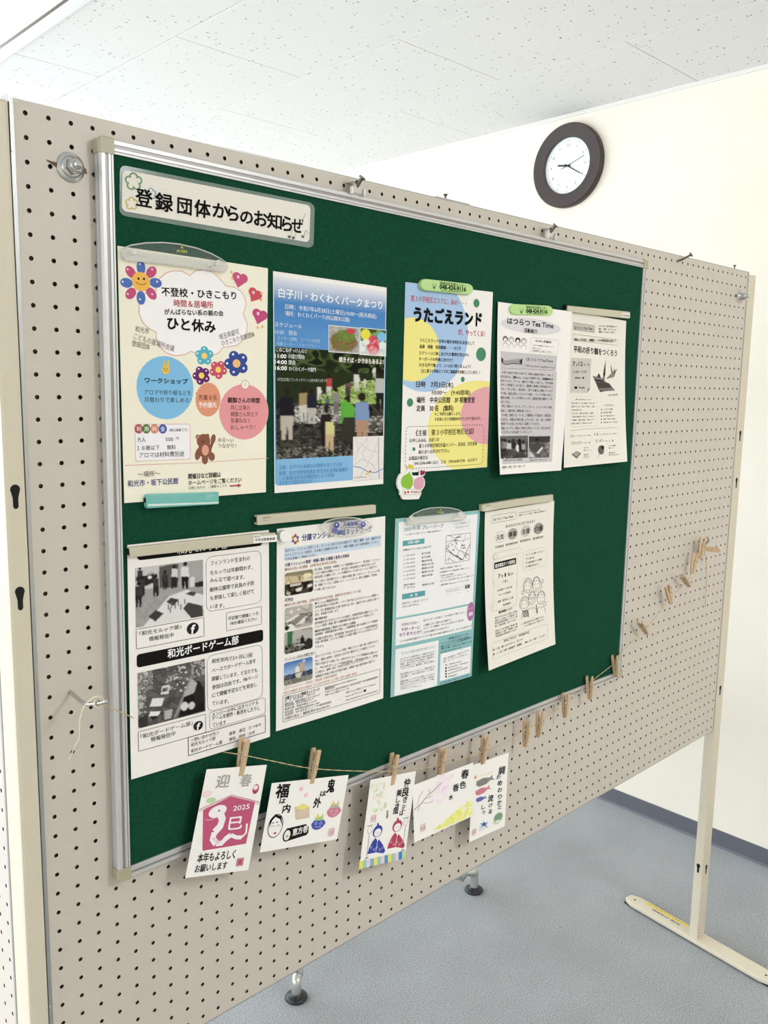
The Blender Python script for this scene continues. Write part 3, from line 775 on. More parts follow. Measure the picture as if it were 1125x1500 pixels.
D['items'] = [
('R',.2,.2,209.8,296.8,0,'#f3ecd8',0),
('P',[(52.3,30.7),(61.1,23.1),(70.8,19.5),(82.7,18.6),(93.1,22.7),(100.8,16.4),(111.1,13.5),(123.6,14.3),(134.2,20.1),(144.9,29.5),(158,29.9),(168,34.3),(174.1,41.9),(175.5,50.8),(171.5,62.1),(177.9,74.5),(176.1,87.5),(170.5,96.2),(160.3,103.2),(140.4,106.5),(133.9,113.8),(123.1,117.9),(110.3,118.5),(93.7,114),(85.4,118.3),(71.3,120.4),(59.4,117.5),(50.7,110.2),(46.5,101),(46.8,93.9),(36.8,89.8),(29.4,83.6),(24.9,74),(25.2,62.4),(30.1,53.7),(36.2,47.3),(47.2,45.4),(49.3,37.7)],'#f7f2f1',1),
('L',[(52.3,30.7),(61.1,23.1),(70.8,19.5),(82.7,18.6),(93.1,22.7),(100.8,16.4),(111.1,13.5),(123.6,14.3),(134.2,20.1),(144.9,29.5),(158,29.9),(168,34.3),(174.1,41.9),(175.5,50.8),(171.5,62.1),(177.9,74.5),(176.1,87.5),(170.5,96.2),(160.3,103.2),(140.4,106.5),(133.9,113.8),(123.1,117.9),(110.3,118.5),(93.7,114),(85.4,118.3),(71.3,120.4),(59.4,117.5),(50.7,110.2),(46.5,101),(46.8,93.9),(36.8,89.8),(29.4,83.6),(24.9,74),(25.2,62.4),(30.1,53.7),(36.2,47.3),(47.2,45.4),(49.3,37.7),(52.3,30.7)],.9,'#d99a9c',2),
('E',47,36.3,8.1,5.66,.0,'#5673b5',2),
('E',41.2,49.2,8,5.67,.79,'#c4567d',2),
('E',27.8,55.5,7.9,5.63,1.57,'#5673b5',2),
('E',14.9,51.7,7.8,5.57,2.36,'#c4567d',2),
('E',9.9,40.2,7.7,5.52,3.14,'#5673b5',2),
('E',15.5,27.5,7.7,5.52,3.93,'#c4567d',2),
('E',28.6,21,7.9,5.55,4.71,'#5673b5',2),
('E',41.7,24.6,8,5.61,5.5,'#c4567d',2),
('E',28.2,36.9,11.7,10.9,0,'#f0b85a',3),
('E',48.9,34.7,1.35,1.17,0,'#e8dbe8',3),
('E',42.1,49.8,1.34,1.17,0,'#e8dbe8',3),
('E',26.3,57.2,1.31,1.16,0,'#e8dbe8',3),
('E',11.1,52.7,1.28,1.14,0,'#e8dbe8',3),
('E',5.21,39.4,1.27,1.13,0,'#e8dbe8',3),
('E',11.8,24.7,1.28,1.13,0,'#e8dbe8',3),
('E',27.2,17.1,1.3,1.14,0,'#e8dbe8',3),
('E',42.7,21.2,1.33,1.15,0,'#e8dbe8',3),
('E',25,33.8,1.49,1.47,0,'#3b2b22',4),
('E',32,33.4,1.5,1.48,0,'#3b2b22',4),
('O',28.1,36.6,6.7,3.6,0,.7,'#6e4a2a',4,15,165),
('E',161.3,16.4,6.7,5.75,0,'#c9577f',2),
('E',171.4,17.4,6.8,5.79,0,'#c9577f',2),
('P',[(155.5,18.2),(167.4,15.9),(177.4,20.3),(163.1,29.9)],'#c9577f',2),
('E',163.3,16.3,2.01,2.14,0,'#eec6d6',3),
('E',186,32.5,6.4,5.43,0,'#cd5560',2),
('E',194.4,35.8,6.5,5.46,0,'#cd5560',2),
('P',[(181,32.7),(192.2,33.5),(199.5,40),(183.7,45.6)],'#cd5560',2),
('E',187,33.4,2.07,2.19,0,'#eec6d6',3),
('E',192.6,59.5,7,5.97,0,'#c2517e',2),
('E',203.1,61.2,7.1,6,0,'#c2517e',2),
('P',[(186.5,60.9),(199.1,59.4),(209.3,64.7),(193.8,73.7)],'#c2517e',2),
('E',194.6,59.7,2.1,2.22,0,'#eec6d6',3),
('P',[(153.1,9),(154.2,10.6),(156,11.1),(154.2,12),(153.1,13.9),(152.1,12.3),(150.3,11.8),(152.1,10.8)],'#e8b860',3),
('P',[(154.7,16.2),(155.8,17.9),(157.5,18.4),(155.8,19.3),(154.7,21.2),(153.6,19.5),(151.8,19),(153.6,18.1)],'#e8b860',3),
('P',[(199.9,30.4),(201,32.2),(202.9,32.7),(201.1,33.6),(199.9,35.6),(198.7,33.9),(196.9,33.3),(198.7,32.4)],'#e8b860',3),
('P',[(199.2,38.8),(200.4,40.5),(202.3,41.1),(200.4,42),(199.3,43.9),(198.1,42.2),(196.3,41.6),(198.1,40.7)],'#e8b860',3),
('P',[(194,75.3),(195.2,77.1),(197,77.7),(195.2,78.6),(194,80.6),(192.9,78.8),(191,78.2),(192.8,77.3)],'#e8b860',3),
('P',[(201.5,73.5),(202.6,75.3),(204.5,75.9),(202.7,76.8),(201.5,78.7),(200.3,76.9),(198.4,76.3),(200.3,75.4)],'#e8b860',3),
('T','不登校・ひきこもり',54.5,45.5,105.9,10.4,-.051,'#1a1818',.02,4,2),
('T','時間＆居場所',70.8,57.5,55.2,8.5,-.048,'#b5494c',.016,4,2),
('T','がんばらない系の親の会',57.9,68.8,83.1,6.8,-.057,'#1a1818',.02,4,2),
('T','ひと休み',61.6,81.8,67.5,15.1,.0,'#1a1818',.03,4,2),
('T','和光市',19.5,91.4,17.7,7,.122,'#7a625c',.0,4,2),
('T','こどもの居場所会議',17.4,99.8,54.4,7.4,.227,'#7a625c',.0,4,2),
('T','登録団体',14.8,108.3,23.3,7,.162,'#7a625c',.0,4,2),
('T','埼玉県認可',134.6,94.2,31.3,7.2,-.311,'#5b4a48',.0,4,2),
('T','ひきこもり支援団体',138.2,101.7,53,6.9,-.295,'#5b4a48',.0,4,2),
('E',112.9,111.4,5.6,4.95,0,'#5fb3c4',2),
('E',112.3,109.4,1.27,1.07,0,'#e9eef2',4),
('E',120.4,115.9,5.66,4.98,0,'#5fb3c4',2),
('E',121.7,114.9,1.29,1.08,0,'#e9eef2',4),
('E',117.4,124.1,5.65,4.99,0,'#5fb3c4',2),
('E',118,124.7,1.28,1.08,0,'#e9eef2',4),
('E',108.2,124.5,5.58,4.96,0,'#5fb3c4',2),
('E',106.4,125.2,1.26,1.08,0,'#e9eef2',4),
('E',105.4,116.7,5.55,4.94,0,'#5fb3c4',2),
('E',102.9,115.8,1.25,1.07,0,'#e9eef2',4),
('E',112.8,118.5,6.4,5.39,0,'#5fb3c4',2),
('E',112.8,118.5,4.2,3.88,0,'#f2cf74',3),
('E',137.1,128.7,5.6,4.89,0,'#cf5668',2),
('E',137.4,126.8,1.27,1.06,0,'#e9eef2',4),
('E',140.8,136.1,5.64,4.92,0,'#cf5668',2),
('E',142.2,135.8,1.28,1.07,0,'#e9eef2',4),
('E',133.9,141.8,5.59,4.91,0,'#cf5668',2),
('E',133.5,142.8,1.27,1.07,0,'#e9eef2',4),
('E',126,138,5.53,4.88,0,'#cf5668',2),
('E',123.5,138.1,1.25,1.06,0,'#e9eef2',4),
('E',127.9,129.9,5.54,4.87,0,'#cf5668',2),
('E',126,128.3,1.25,1.06,0,'#e9eef2',4),
('E',133.1,134.9,6.3,5.32,0,'#cf5668',2),
('E',133.1,134.9,4.18,3.83,0,'#f5d16a',3),
('E',114.3,138.4,5.45,4.84,0,'#6d2f6b',2),
('E',115.2,136.8,1.24,1.05,0,'#e9eef2',4),
('E',114.9,146.5,5.46,4.86,0,'#6d2f6b',2),
('E',115.9,146.7,1.24,1.06,0,'#e9eef2',4),
('E',106.5,149.8,5.41,4.84,0,'#6d2f6b',2),
('E',105.4,150.7,1.22,1.05,0,'#e9eef2',4),
('E',100.9,143.7,5.36,4.81,0,'#6d2f6b',2),
('E',98.3,143.4,1.21,1.04,0,'#e9eef2',4),
('E',105.6,136.7,5.39,4.81,0,'#6d2f6b',2),
('E',104.3,134.9,1.22,1.04,0,'#e9eef2',4),
('E',108.4,143,6.2,5.25,0,'#6d2f6b',2),
('E',108.4,143,4.06,3.78,0,'#f5d56a',3),
('E',157.2,116.8,7.9,6.8,0,'#3c4f94',2),
('E',155.6,114.4,1.79,1.48,0,'#e9eef2',4),
('E',169.9,119.4,8.1,6.9,0,'#3c4f94',2),
('E',171.5,117.5,1.83,1.49,0,'#e9eef2',4),
('E',170.4,131,8.1,6.9,0,'#3c4f94',2),
('E',172.1,131.5,1.83,1.5,0,'#e9eef2',4),
('E',158,135.4,8,6.9,0,'#3c4f94',2),
('E',156.5,136.9,1.8,1.49,0,'#e9eef2',4),
('E',150,126.7,7.9,6.8,0,'#3c4f94',2),
('E',146.5,126.3,1.77,1.47,0,'#e9eef2',4),
('E',161.1,125.9,9.1,7.4,0,'#3c4f94',2),
('E',161.1,125.9,5.98,5.36,0,'#f0bc80',3),
('E',58.1,159.5,38.7,38.1,0,'#84bde2',1),
('E',58.5,138,5.36,5.24,0,'#e9c05a',3),
('P',[(55.5,136.3),(55.7,126.8),(57.7,126.3),(58.7,135.3)],'#e9c05a',3),
('P',[(59.1,135.3),(61.2,126.5),(63.6,126.8),(63,136.6)],'#e9c05a',3),
('E',56.7,136.3,.59,.7,0,'#3b2b22',4),
('E',60.3,136.2,.59,.7,0,'#3b2b22',4),
('O',58.5,137.4,2.6,1.7,0,.4,'#5a3b22',4,15,165),
('T','ワークショップ',30.4,151.1,58.1,6.5,.0,'#1b1b24',.025,4,2),
('T','アロマや折り紙などを',29.3,165.1,63.8,6.2,.0,'#3d4a5c',.0,4,2),
('T','月替わりで楽しめる！',29.1,174,63.9,6.3,.0,'#3d4a5c',.0,4,2),
('E',118,172.9,18.3,21.4,.12,'#e2987a',1),
('P',[(97.7,165.5),(110,160.6),(109.9,167.1)],'#e2987a',1),
('T','先着８名',104,170.1,26.4,6.9,.0,'#6a3a33',.0,4,2),
('T','予約優先',103.5,179.5,26.9,6.9,.0,'#fbeee6',.015,4,2),
('E',173.8,188.3,39.4,36.3,0,'#e79a9d',1),
('E',174.6,152.8,6.2,5.69,0,'#f6efe2',2),
('O',174.6,152.8,6.2,5.7,0,.6,'#b56a68',3,0,360),
('L',[(175,150.9),(173.7,154.7)],.5,'#8d6a68',3),
('T','親御さんの時間',147.4,173,50.7,7.1,.0,'#1a1818',.02,4,2),
('T','同じ立場の',151.9,182.6,30.5,6.4,.0,'#6a4345',.0,4,2),
('T','親御さん同士で',151.9,191.1,43.6,6.4,.0,'#6a4345',.0,4,2),
('T','気兼ねなく',151.9,199.4,30.6,6.5,.0,'#6a4345',.0,4,2),
('T','おしゃべり！',151.9,208.3,38.9,6.5,.0,'#6a4345',.0,4,2),
('R',16.1,203.5,91.1,247.4,2,'#f4f0f3',1),
('B',16.1,203.5,91.1,247.4,2,.6,'#d99a9c',2,False),
('E',21.1,208.9,5.35,5.61,0,'#b8505c',3),
('T','利',18.2,208.9,5.7,5.9,.0,'#f6f0ec',.01,4,2),
('E',31,209,5.43,5.65,0,'#55803e',3),
('T','用',28.2,209,5.8,6,.0,'#f6f0ec',.01,4,2),
('E',41.9,209.1,5.51,5.69,0,'#dd8a6c',3),
('T','料',39,209.1,5.9,6,.0,'#f6f0ec',.01,4,2),
('E',53,209.2,5.59,5.73,0,'#4e63a8',3),
('T','金',50,209.2,6,6.1,.0,'#f6f0ec',.01,4,2),
('T','（税込価格です）',61.8,210.7,25.6,4,.0,'#5c5455',.0,4,2),
('T','大人',18.5,221.7,11.5,6,.0,'#1a1818',.0,4,2),
('T','500',56.6,221.8,10.5,6.1,.0,'#1a1818',.0,4,2),
('T','円',71,221.1,3.7,3.6,.0,'#1a1818',.0,4,2),
('T','１８歳以下',18.2,231.8,30,6,.0,'#1a1818',.0,4,2),
('T','無料',58.4,231.9,12,6.2,.0,'#1a1818',.0,4,2),
('T','アロマは材料費別途',20.9,240.4,61.4,6.7,.0,'#1a1818',.0,4,2),
('E',110.6,225.2,10,9,0,'#8d5a48',2),
('E',102.2,219.8,2.99,2.97,0,'#8d5a48',2),
('E',102.2,219.8,1.7,1.67,0,'#d9998a',3),
('E',116.4,218.7,2.82,2.62,0,'#8d5a48',2),
('E',125.1,222.7,3.52,6,.2,'#8d5a48',2),
('P',[(120.3,232.9),(122.5,219.8),(127.3,225.5),(122.4,235.8)],'#8d5a48',2),
('E',112.6,236.1,10,10.4,0,'#8d5a48',2),
('E',102.5,241.4,4.29,7.9,.3,'#8d5a48',2),
('E',112.5,247.8,4.79,7.2,0,'#8d5a48',2),
('E',122.4,245.3,4.85,5.7,-.4,'#8d5a48',2),
('E',113.1,236.9,5.22,6.8,0,'#dda28c',3),
('E',107.8,225.1,.64,.75,0,'#2b1a14',4),
('E',112.1,224.5,.65,.75,0,'#2b1a14',4),
('E',109.9,226.7,1.08,.75,0,'#2b1a14',4),
('T','ゆる〜い',132.6,224.1,23.9,6.1,.045,'#4b4442',.0,4,2),
('T','つながり！',131.7,231.3,28.5,6.1,.052,'#4b4442',.0,4,2),
('L',[(1.6,251.9),(100.7,252.6),(214.2,250.6)],.7,'#d99a9c',2),
('T','〜場所〜',18.4,263.4,29.8,7.1,.0,'#5a4a46',.0,4,2),
('T','和光市・坂下公民館',5,274,68.1,7.8,.0,'#27357a',.012,4,2),
('T','開催日など詳細は',87.8,269.2,48.3,6.7,.0,'#1a1818',.018,4,2),
('T','ホームページをご覧ください',87.7,277.5,81.2,6.4,.0,'#1a1818',.012,4,2),
('T','お問い合わせ\u3000ご連絡もこちら',88,284,57.7,3.8,.0,'#5b5350',.0,4,2),
('L',[(150.3,285),(164.2,285)],2.0,'#b4474d',3),
('P',[(163,282.5),(169.5,285.1),(163.5,287.7)],'#b4474d',3),
]
SHEETS.append(D)
D = {'name': 'poster', 'label': 'blue park festival poster with a photo of people wading in a stream', 'cat': 'poster', 'size': (210, 297), 'corners': [[0.32747, 0.14537, 0.0139], [0.53722, 0.14836, 0.0139], [0.53643, 0.44381, 0.0147], [0.32887, 0.44271, 0.0147]], 'bow': 0.0016}
D['items'] = [
('F',1.2,6,208.8,285,0,14,60,'#f0ecea',[('g',0,.12,'#eeebec','#4a83c0'),('g',.12,.26,'#4a83c0','#5b8fc8'),('g',.26,1,'#5b8fc8','#7db2da')],'sky_panel',0),
('F',3.1,98.4,207.6,250.5,0,120,170,'#2b2f20',[('n',0,0,1,.45,9,1,['#1d2413','#2f3a20','#3a4a28','#151a10','#56683a'],3),('n',0,0,1,.45,4,.45,['#161b0e','#46582e','#2b3519'],4),('n',.4,.18,1,.62,8,1,['#6f8a42','#92ab58','#a9be6e','#566f35','#c4d08a'],5),('n',.35,.25,1,.62,3,.5,['#7f9b4a','#b4c678','#4c6230'],6),('p',[(-.0,.03),(1.02,.04),(1.02,.25),(.68,.29),(.32,.45),(-.01,.5)],'#262f18'),('n',0,0,1,.2,7,1,['#1d2413','#34401f','#4d5e33','#12170c'],7),('n',0,.5,1,1,5,1,['#2c2a26','#3d3a34','#4b4740','#1c1a17'],8),('n',.1,.52,.6,.68,3,.6,['#b9b4ac','#8f8a84','#4b4740','#dcd8d2'],9),('n',.6,.62,1,.78,3,.7,['#c2beb4','#9b968c','#5b564d'],10),('n',0,.72,1,1,4,.5,['#2b2723','#40403a','#1d1b18','#565048'],12),('e',.1,.39,.02,.04,'#2a1c16'),('p',[(.04,.44),(.15,.44),(.16,.62),(.03,.62)],'#1c1a20'),('p',[(.04,.61),(.15,.61),(.14,.83),(.11,.83),(.1,.68),(.08,.83),(.05,.83)],'#b9afa0'),('e',.24,.37,.02,.03,'#2a1c16'),('p',[(.2,.41),(.27,.4),(.28,.52),(.2,.52)],'#a08a62'),('p',[(.2,.52),(.27,.51),(.27,.66),(.25,.66),(.24,.56),(.23,.66),(.21,.66)],'#c9c4bd'),('e',.31,.39,.02,.03,'#2a1c16'),('p',[(.27,.42),(.35,.42),(.36,.55),(.27,.55)],'#20232c'),('p',[(.27,.54),(.35,.54),(.34,.69),(.32,.69),(.31,.59),(.3,.69),(.28,.69)],'#b8b2aa'),('e',.73,.2,.01,.02,'#2a1c16'),('p',[(.7,.22),(.75,.22),(.76,.29),(.7,.3)],'#d8d4cc'),('p',[(.71,.29),(.75,.29),(.75,.37),(.73,.37),(.73,.32),(.72,.38),(.71,.38)],'#cfcbc2'),('e',.81,.25,.01,.01,'#2a1c16'),('p',[(.8,.26),(.82,.26),(.82,.3),(.79,.3)],'#d9d4ca'),('p',[(.8,.29),(.82,.29),(.82,.34),(.81,.34),(.81,.31),(.81,.34),(.8,.34)],'#c9c4ba'),('e',.46,.24,.02,.02,'#2a1c16'),('p',[(.44,.27),(.49,.26),(.49,.34),(.44,.34)],'#b4474a'),('p',[(.44,.34),(.49,.34),(.48,.43),(.47,.43),(.46,.37),(.46,.43),(.45,.43)],'#cfc8be'),('e',.38,.34,.01,.01,'#2a1c16'),('p',[(.36,.35),(.39,.35),(.4,.4),(.36,.41)],'#dcd8d0'),('p',[(.36,.4),(.39,.4),(.39,.46),(.38,.46),(.38,.42),(.37,.47),(.36,.47)],'#cfcabf'),('e',.9,.13,.01,.01,'#2a1c16'),('p',[(.89,.15),(.92,.14),(.92,.19),(.88,.2)],'#ddd8cf'),('p',[(.89,.19),(.92,.19),(.92,.25),(.91,.25),(.9,.21),(.9,.25),(.89,.25)],'#b8b2a8'),('e',.97,.21,.02,.03,'#2a1c16'),('p',[(.92,.25),(1.02,.25),(1.03,.4),(.91,.4)],'#b9bab6'),('p',[(.92,.39),(1.02,.39),(1.01,.56),(.99,.56),(.97,.45),(.96,.56),(.93,.57)],'#1d1b1a'),('e',.53,.37,.02,.02,'#2a1c16'),('p',[(.5,.4),(.56,.4),(.57,.49),(.5,.49)],'#8a8780'),('p',[(.51,.48),(.56,.48),(.56,.59),(.54,.59),(.53,.52),(.53,.59),(.51,.59)],'#6f6b62'),('e',.65,.3,.01,.01,'#2a1c16'),('p',[(.62,.32),(.67,.31),(.67,.38),(.62,.38)],'#4b3a3e'),('p',[(.62,.38),(.67,.38),(.66,.46),(.65,.46),(.65,.41),(.64,.46),(.63,.46)],'#443a35'),('e',.45,.44,.01,.01,'#2a1c16'),('p',[(.44,.45),(.46,.45),(.47,.5),(.43,.5)],'#5a6274'),('p',[(.44,.49),(.46,.49),(.46,.54),(.45,.54),(.45,.51),(.45,.54),(.44,.54)],'#3b3a38'),('e',.44,.55,.02,.04,'#2a1c16'),('p',[(.39,.6),(.48,.6),(.5,.76),(.38,.76)],'#231c20'),('p',[(.39,.74),(.49,.74),(.48,.94),(.45,.94),(.44,.81),(.43,.93),(.4,.93)],'#1c1a1c'),('e',.47,.64,.02,.02,'#2a1c16'),('p',[(.43,.67),(.51,.67),(.52,.81),(.43,.8)],'#cfc98a'),('p',[(.43,.79),(.51,.79),(.51,.95),(.48,.95),(.47,.85),(.46,.95),(.44,.95)],'#c7a98a'),('e',.64,.46,.03,.04,'#2a1c16'),('p',[(.58,.51),(.7,.51),(.71,.69),(.57,.69)],'#55a03e'),('p',[(.59,.67),(.7,.67),(.69,.89),(.66,.89),(.64,.75),(.63,.89),(.6,.89)],'#2b2a22'),('e',.78,.43,.04,.04,'#2a1c16'),('p',[(.72,.48),(.85,.48),(.86,.68),(.71,.68)],'#7d94b8'),('p',[(.72,.66),(.85,.66),(.84,.9),(.8,.9),(.79,.74),(.77,.9),(.74,.9)],'#b08a72'),('p',[(.57,.49),(.62,.46),(.72,.54),(.7,.63),(.6,.63)],'#5fa83f'),('p',[(.6,.63),(.72,.63),(.72,.88),(.57,.84)],'#34332a'),('e',.66,.32,.04,.02,'#6b5546'),('n',0,.9,1,1,3,.35,['#9a958c','#2b2723'],13)],'stream_photo',1),
('R',96.1,63.1,154.8,101,0,'#e9e6e2',2),
('R',155.7,62.3,211.1,102.1,0,'#e9e6e2',2),
('F',97.2,64.1,154.1,99.8,0,44,40,'#a9a39c',[('n',0,0,1,1,5,1,['#a59f98','#b8b2ab','#948e88'],2),('e',.5,.58,.45,.39,'#8a6a4a'),('n',.12,.3,.9,.95,3,.6,['#7d5a3a','#9c7a52','#6e4a32','#5d7a35'],4),('e',.57,.36,.32,.24,'#6f8440'),('n',.3,.2,.75,.6,3,.5,['#6b7f38','#8b9a50','#54662b'],5),('e',.73,.15,.15,.11,'#c9454c')],'food_photo',3),
('F',157.1,63.4,210.3,100.7,0,40,40,'#5b6a4c',[('n',0,0,1,.5,5,1,['#2f4a30','#4c6a3e','#1f3322','#7d9a5a'],6),('n',0,.5,1,1,6,1,['#d8dcd8','#c8cec8','#e4e6e2'],7),('e',.22,.24,.19,.21,'#e8d94e'),('e',.51,.64,.25,.38,'#cf4f5c'),('e',.51,.85,.2,.15,'#e2a0a4'),('e',.85,.28,.19,.18,'#7dbde0'),('e',.24,.54,.14,.12,'#e6e6d8'),('e',.87,.61,.13,.15,'#dfe6e6'),('n',.3,.4,.75,.9,3,.35,['#d9606a','#c23f50','#eab0b4'],8)],'dessert_photo',3),
('R',144.6,222.5,209.2,288.9,0,'#e7e2de',2),
('B',144.6,222.5,209.2,288.9,0,.4,'#b8b0aa',3,False),
('L',[(145.8,248.5),(159.8,238.5),(172.3,225.9)],.5,'#a8a29c',3),
('L',[(157.4,286.6),(173.1,266.1),(188.9,245.3),(195.2,231.2)],.5,'#a8a29c',3),
('L',[(146,264.8),(163.3,256.2),(182.7,264.1),(197.9,279.3)],.5,'#a8a29c',3),
('L',[(172.3,223.6),(175.7,235.4),(163.1,246.8),(169.7,258.8),(189.3,266.8)],.5,'#a8a29c',3),
('L',[(150.1,223.1),(156.7,244.2),(147.5,257.9)],.5,'#a8a29c',3),
('L',[(176.5,275.8),(183.2,288.1)],.5,'#a8a29c',3),
('L',[(156.5,230.2),(175.8,242.5),(197.2,248)],.5,'#a8a29c',3),
('L',[(198.3,224.1),(198.4,260),(200.4,287.9)],2.2,'#b4aea8',3),
('L',[(145.7,266.7),(160.3,269),(176.5,276.3),(192.9,278.5),(209.4,272.6)],1.2,'#5d7cb4',3),
('L',[(171.4,280.8),(181,275.5)],2.4,'#dcc23a',4),
('E',180.4,275.5,1.63,1.44,0,'#b03a34',4),
('L',[(147.9,284.2),(160.5,283.2),(173.4,284.7)],.8,'#c4605a',3),
('R',3.4,250.5,144.2,287,0,'#86b6dc',2),
('T','主催：白子川と地域の川環境を良くする会',7.4,262.1,115.4,6,.0,'#5a8fc4',.012,4,2),
('T','後援：和光市教育委員会 和光市社会福祉協議会',7.4,270.1,126.3,6.1,.0,'#5a8fc4',.012,4,2),
('T','この事業は和光市補助金により実施',7.3,277.2,99.9,6.1,.0,'#5a8fc4',.012,4,2),
('T','本年度で12回目を迎えます',7.3,283.7,60.1,6.1,.0,'#5a8fc4',.012,4,2),
('T','白子川・わくわくパークまつり',8.6,27,192.7,12.4,.0,'#fbfbfb',.014,4,2),
('T','日時：令和7年6月28日(土曜日)10:00〜(雨天順延)',19.8,44.1,169.4,6.9,.0,'#eef2f6',.006,4,2),
('T','場所：わくわくパーク(向山親水公園)',19.7,53.1,116.1,6.6,.0,'#eef2f6',.006,4,2),
('T','スケジュール',2.1,68.8,45.9,6,.0,'#eef2f6',.004,4,2),
('T','10:00\u3000開会',2.4,78.6,37.3,6.5,.0,'#d4e3f0',.0,4,2),
('T','エイサー(演舞)\u3000コーラス合唱団',6.9,86.8,73.5,5.3,.0,'#b8d2e8',.0,4,2),
('T','体験コーナー・スタンプラリー',5.3,94.1,73.8,4.9,.0,'#b8d2e8',.0,4,2),
('T','こねこねせっけんなど',4.2,101.9,53.3,6.1,.0,'#edf0f0',.006,4,2),
('T','11:00',2.1,110.3,18.8,7,.0,'#ffffff',.02,4,2),
('T','川遊び開始',24.6,110,28.1,6.2,.0,'#edf0f0',.008,4,2),
('T','14:00',2,118.2,19.9,7,.0,'#ffffff',.02,4,2),
('T','閉会',25.1,118.2,11.8,6.3,.0,'#edf0f0',.008,4,2),
('T','16:00',2,126.3,19.9,7,.0,'#ffffff',.02,4,2),
('T','わくわくパーク閉門',25.6,126.8,47.1,5.9,.0,'#edf0f0',.01,4,2),
('T','※芝生広場にワンタッチテント(持ち寄り)可です',5.5,141.7,88.4,4.6,.0,'#c9ccc4',.0,4,2),
('T','焼きそば・かき氷もあるよ！',115.9,110.5,89.7,7.5,.0,'#f6f0e4',.02,4,2),
]
SHEETS.append(D)
D = {'name': 'poster', 'label': 'white singing event poster with blue, yellow and pink circles, black title', 'cat': 'poster', 'size': (210, 297), 'corners': [[0.57694, 0.13682, 0.0139], [0.78699, 0.13376, 0.0139], [0.78696, 0.43135, 0.0145], [0.57404, 0.42945, 0.0145]], 'bow': 0.001}
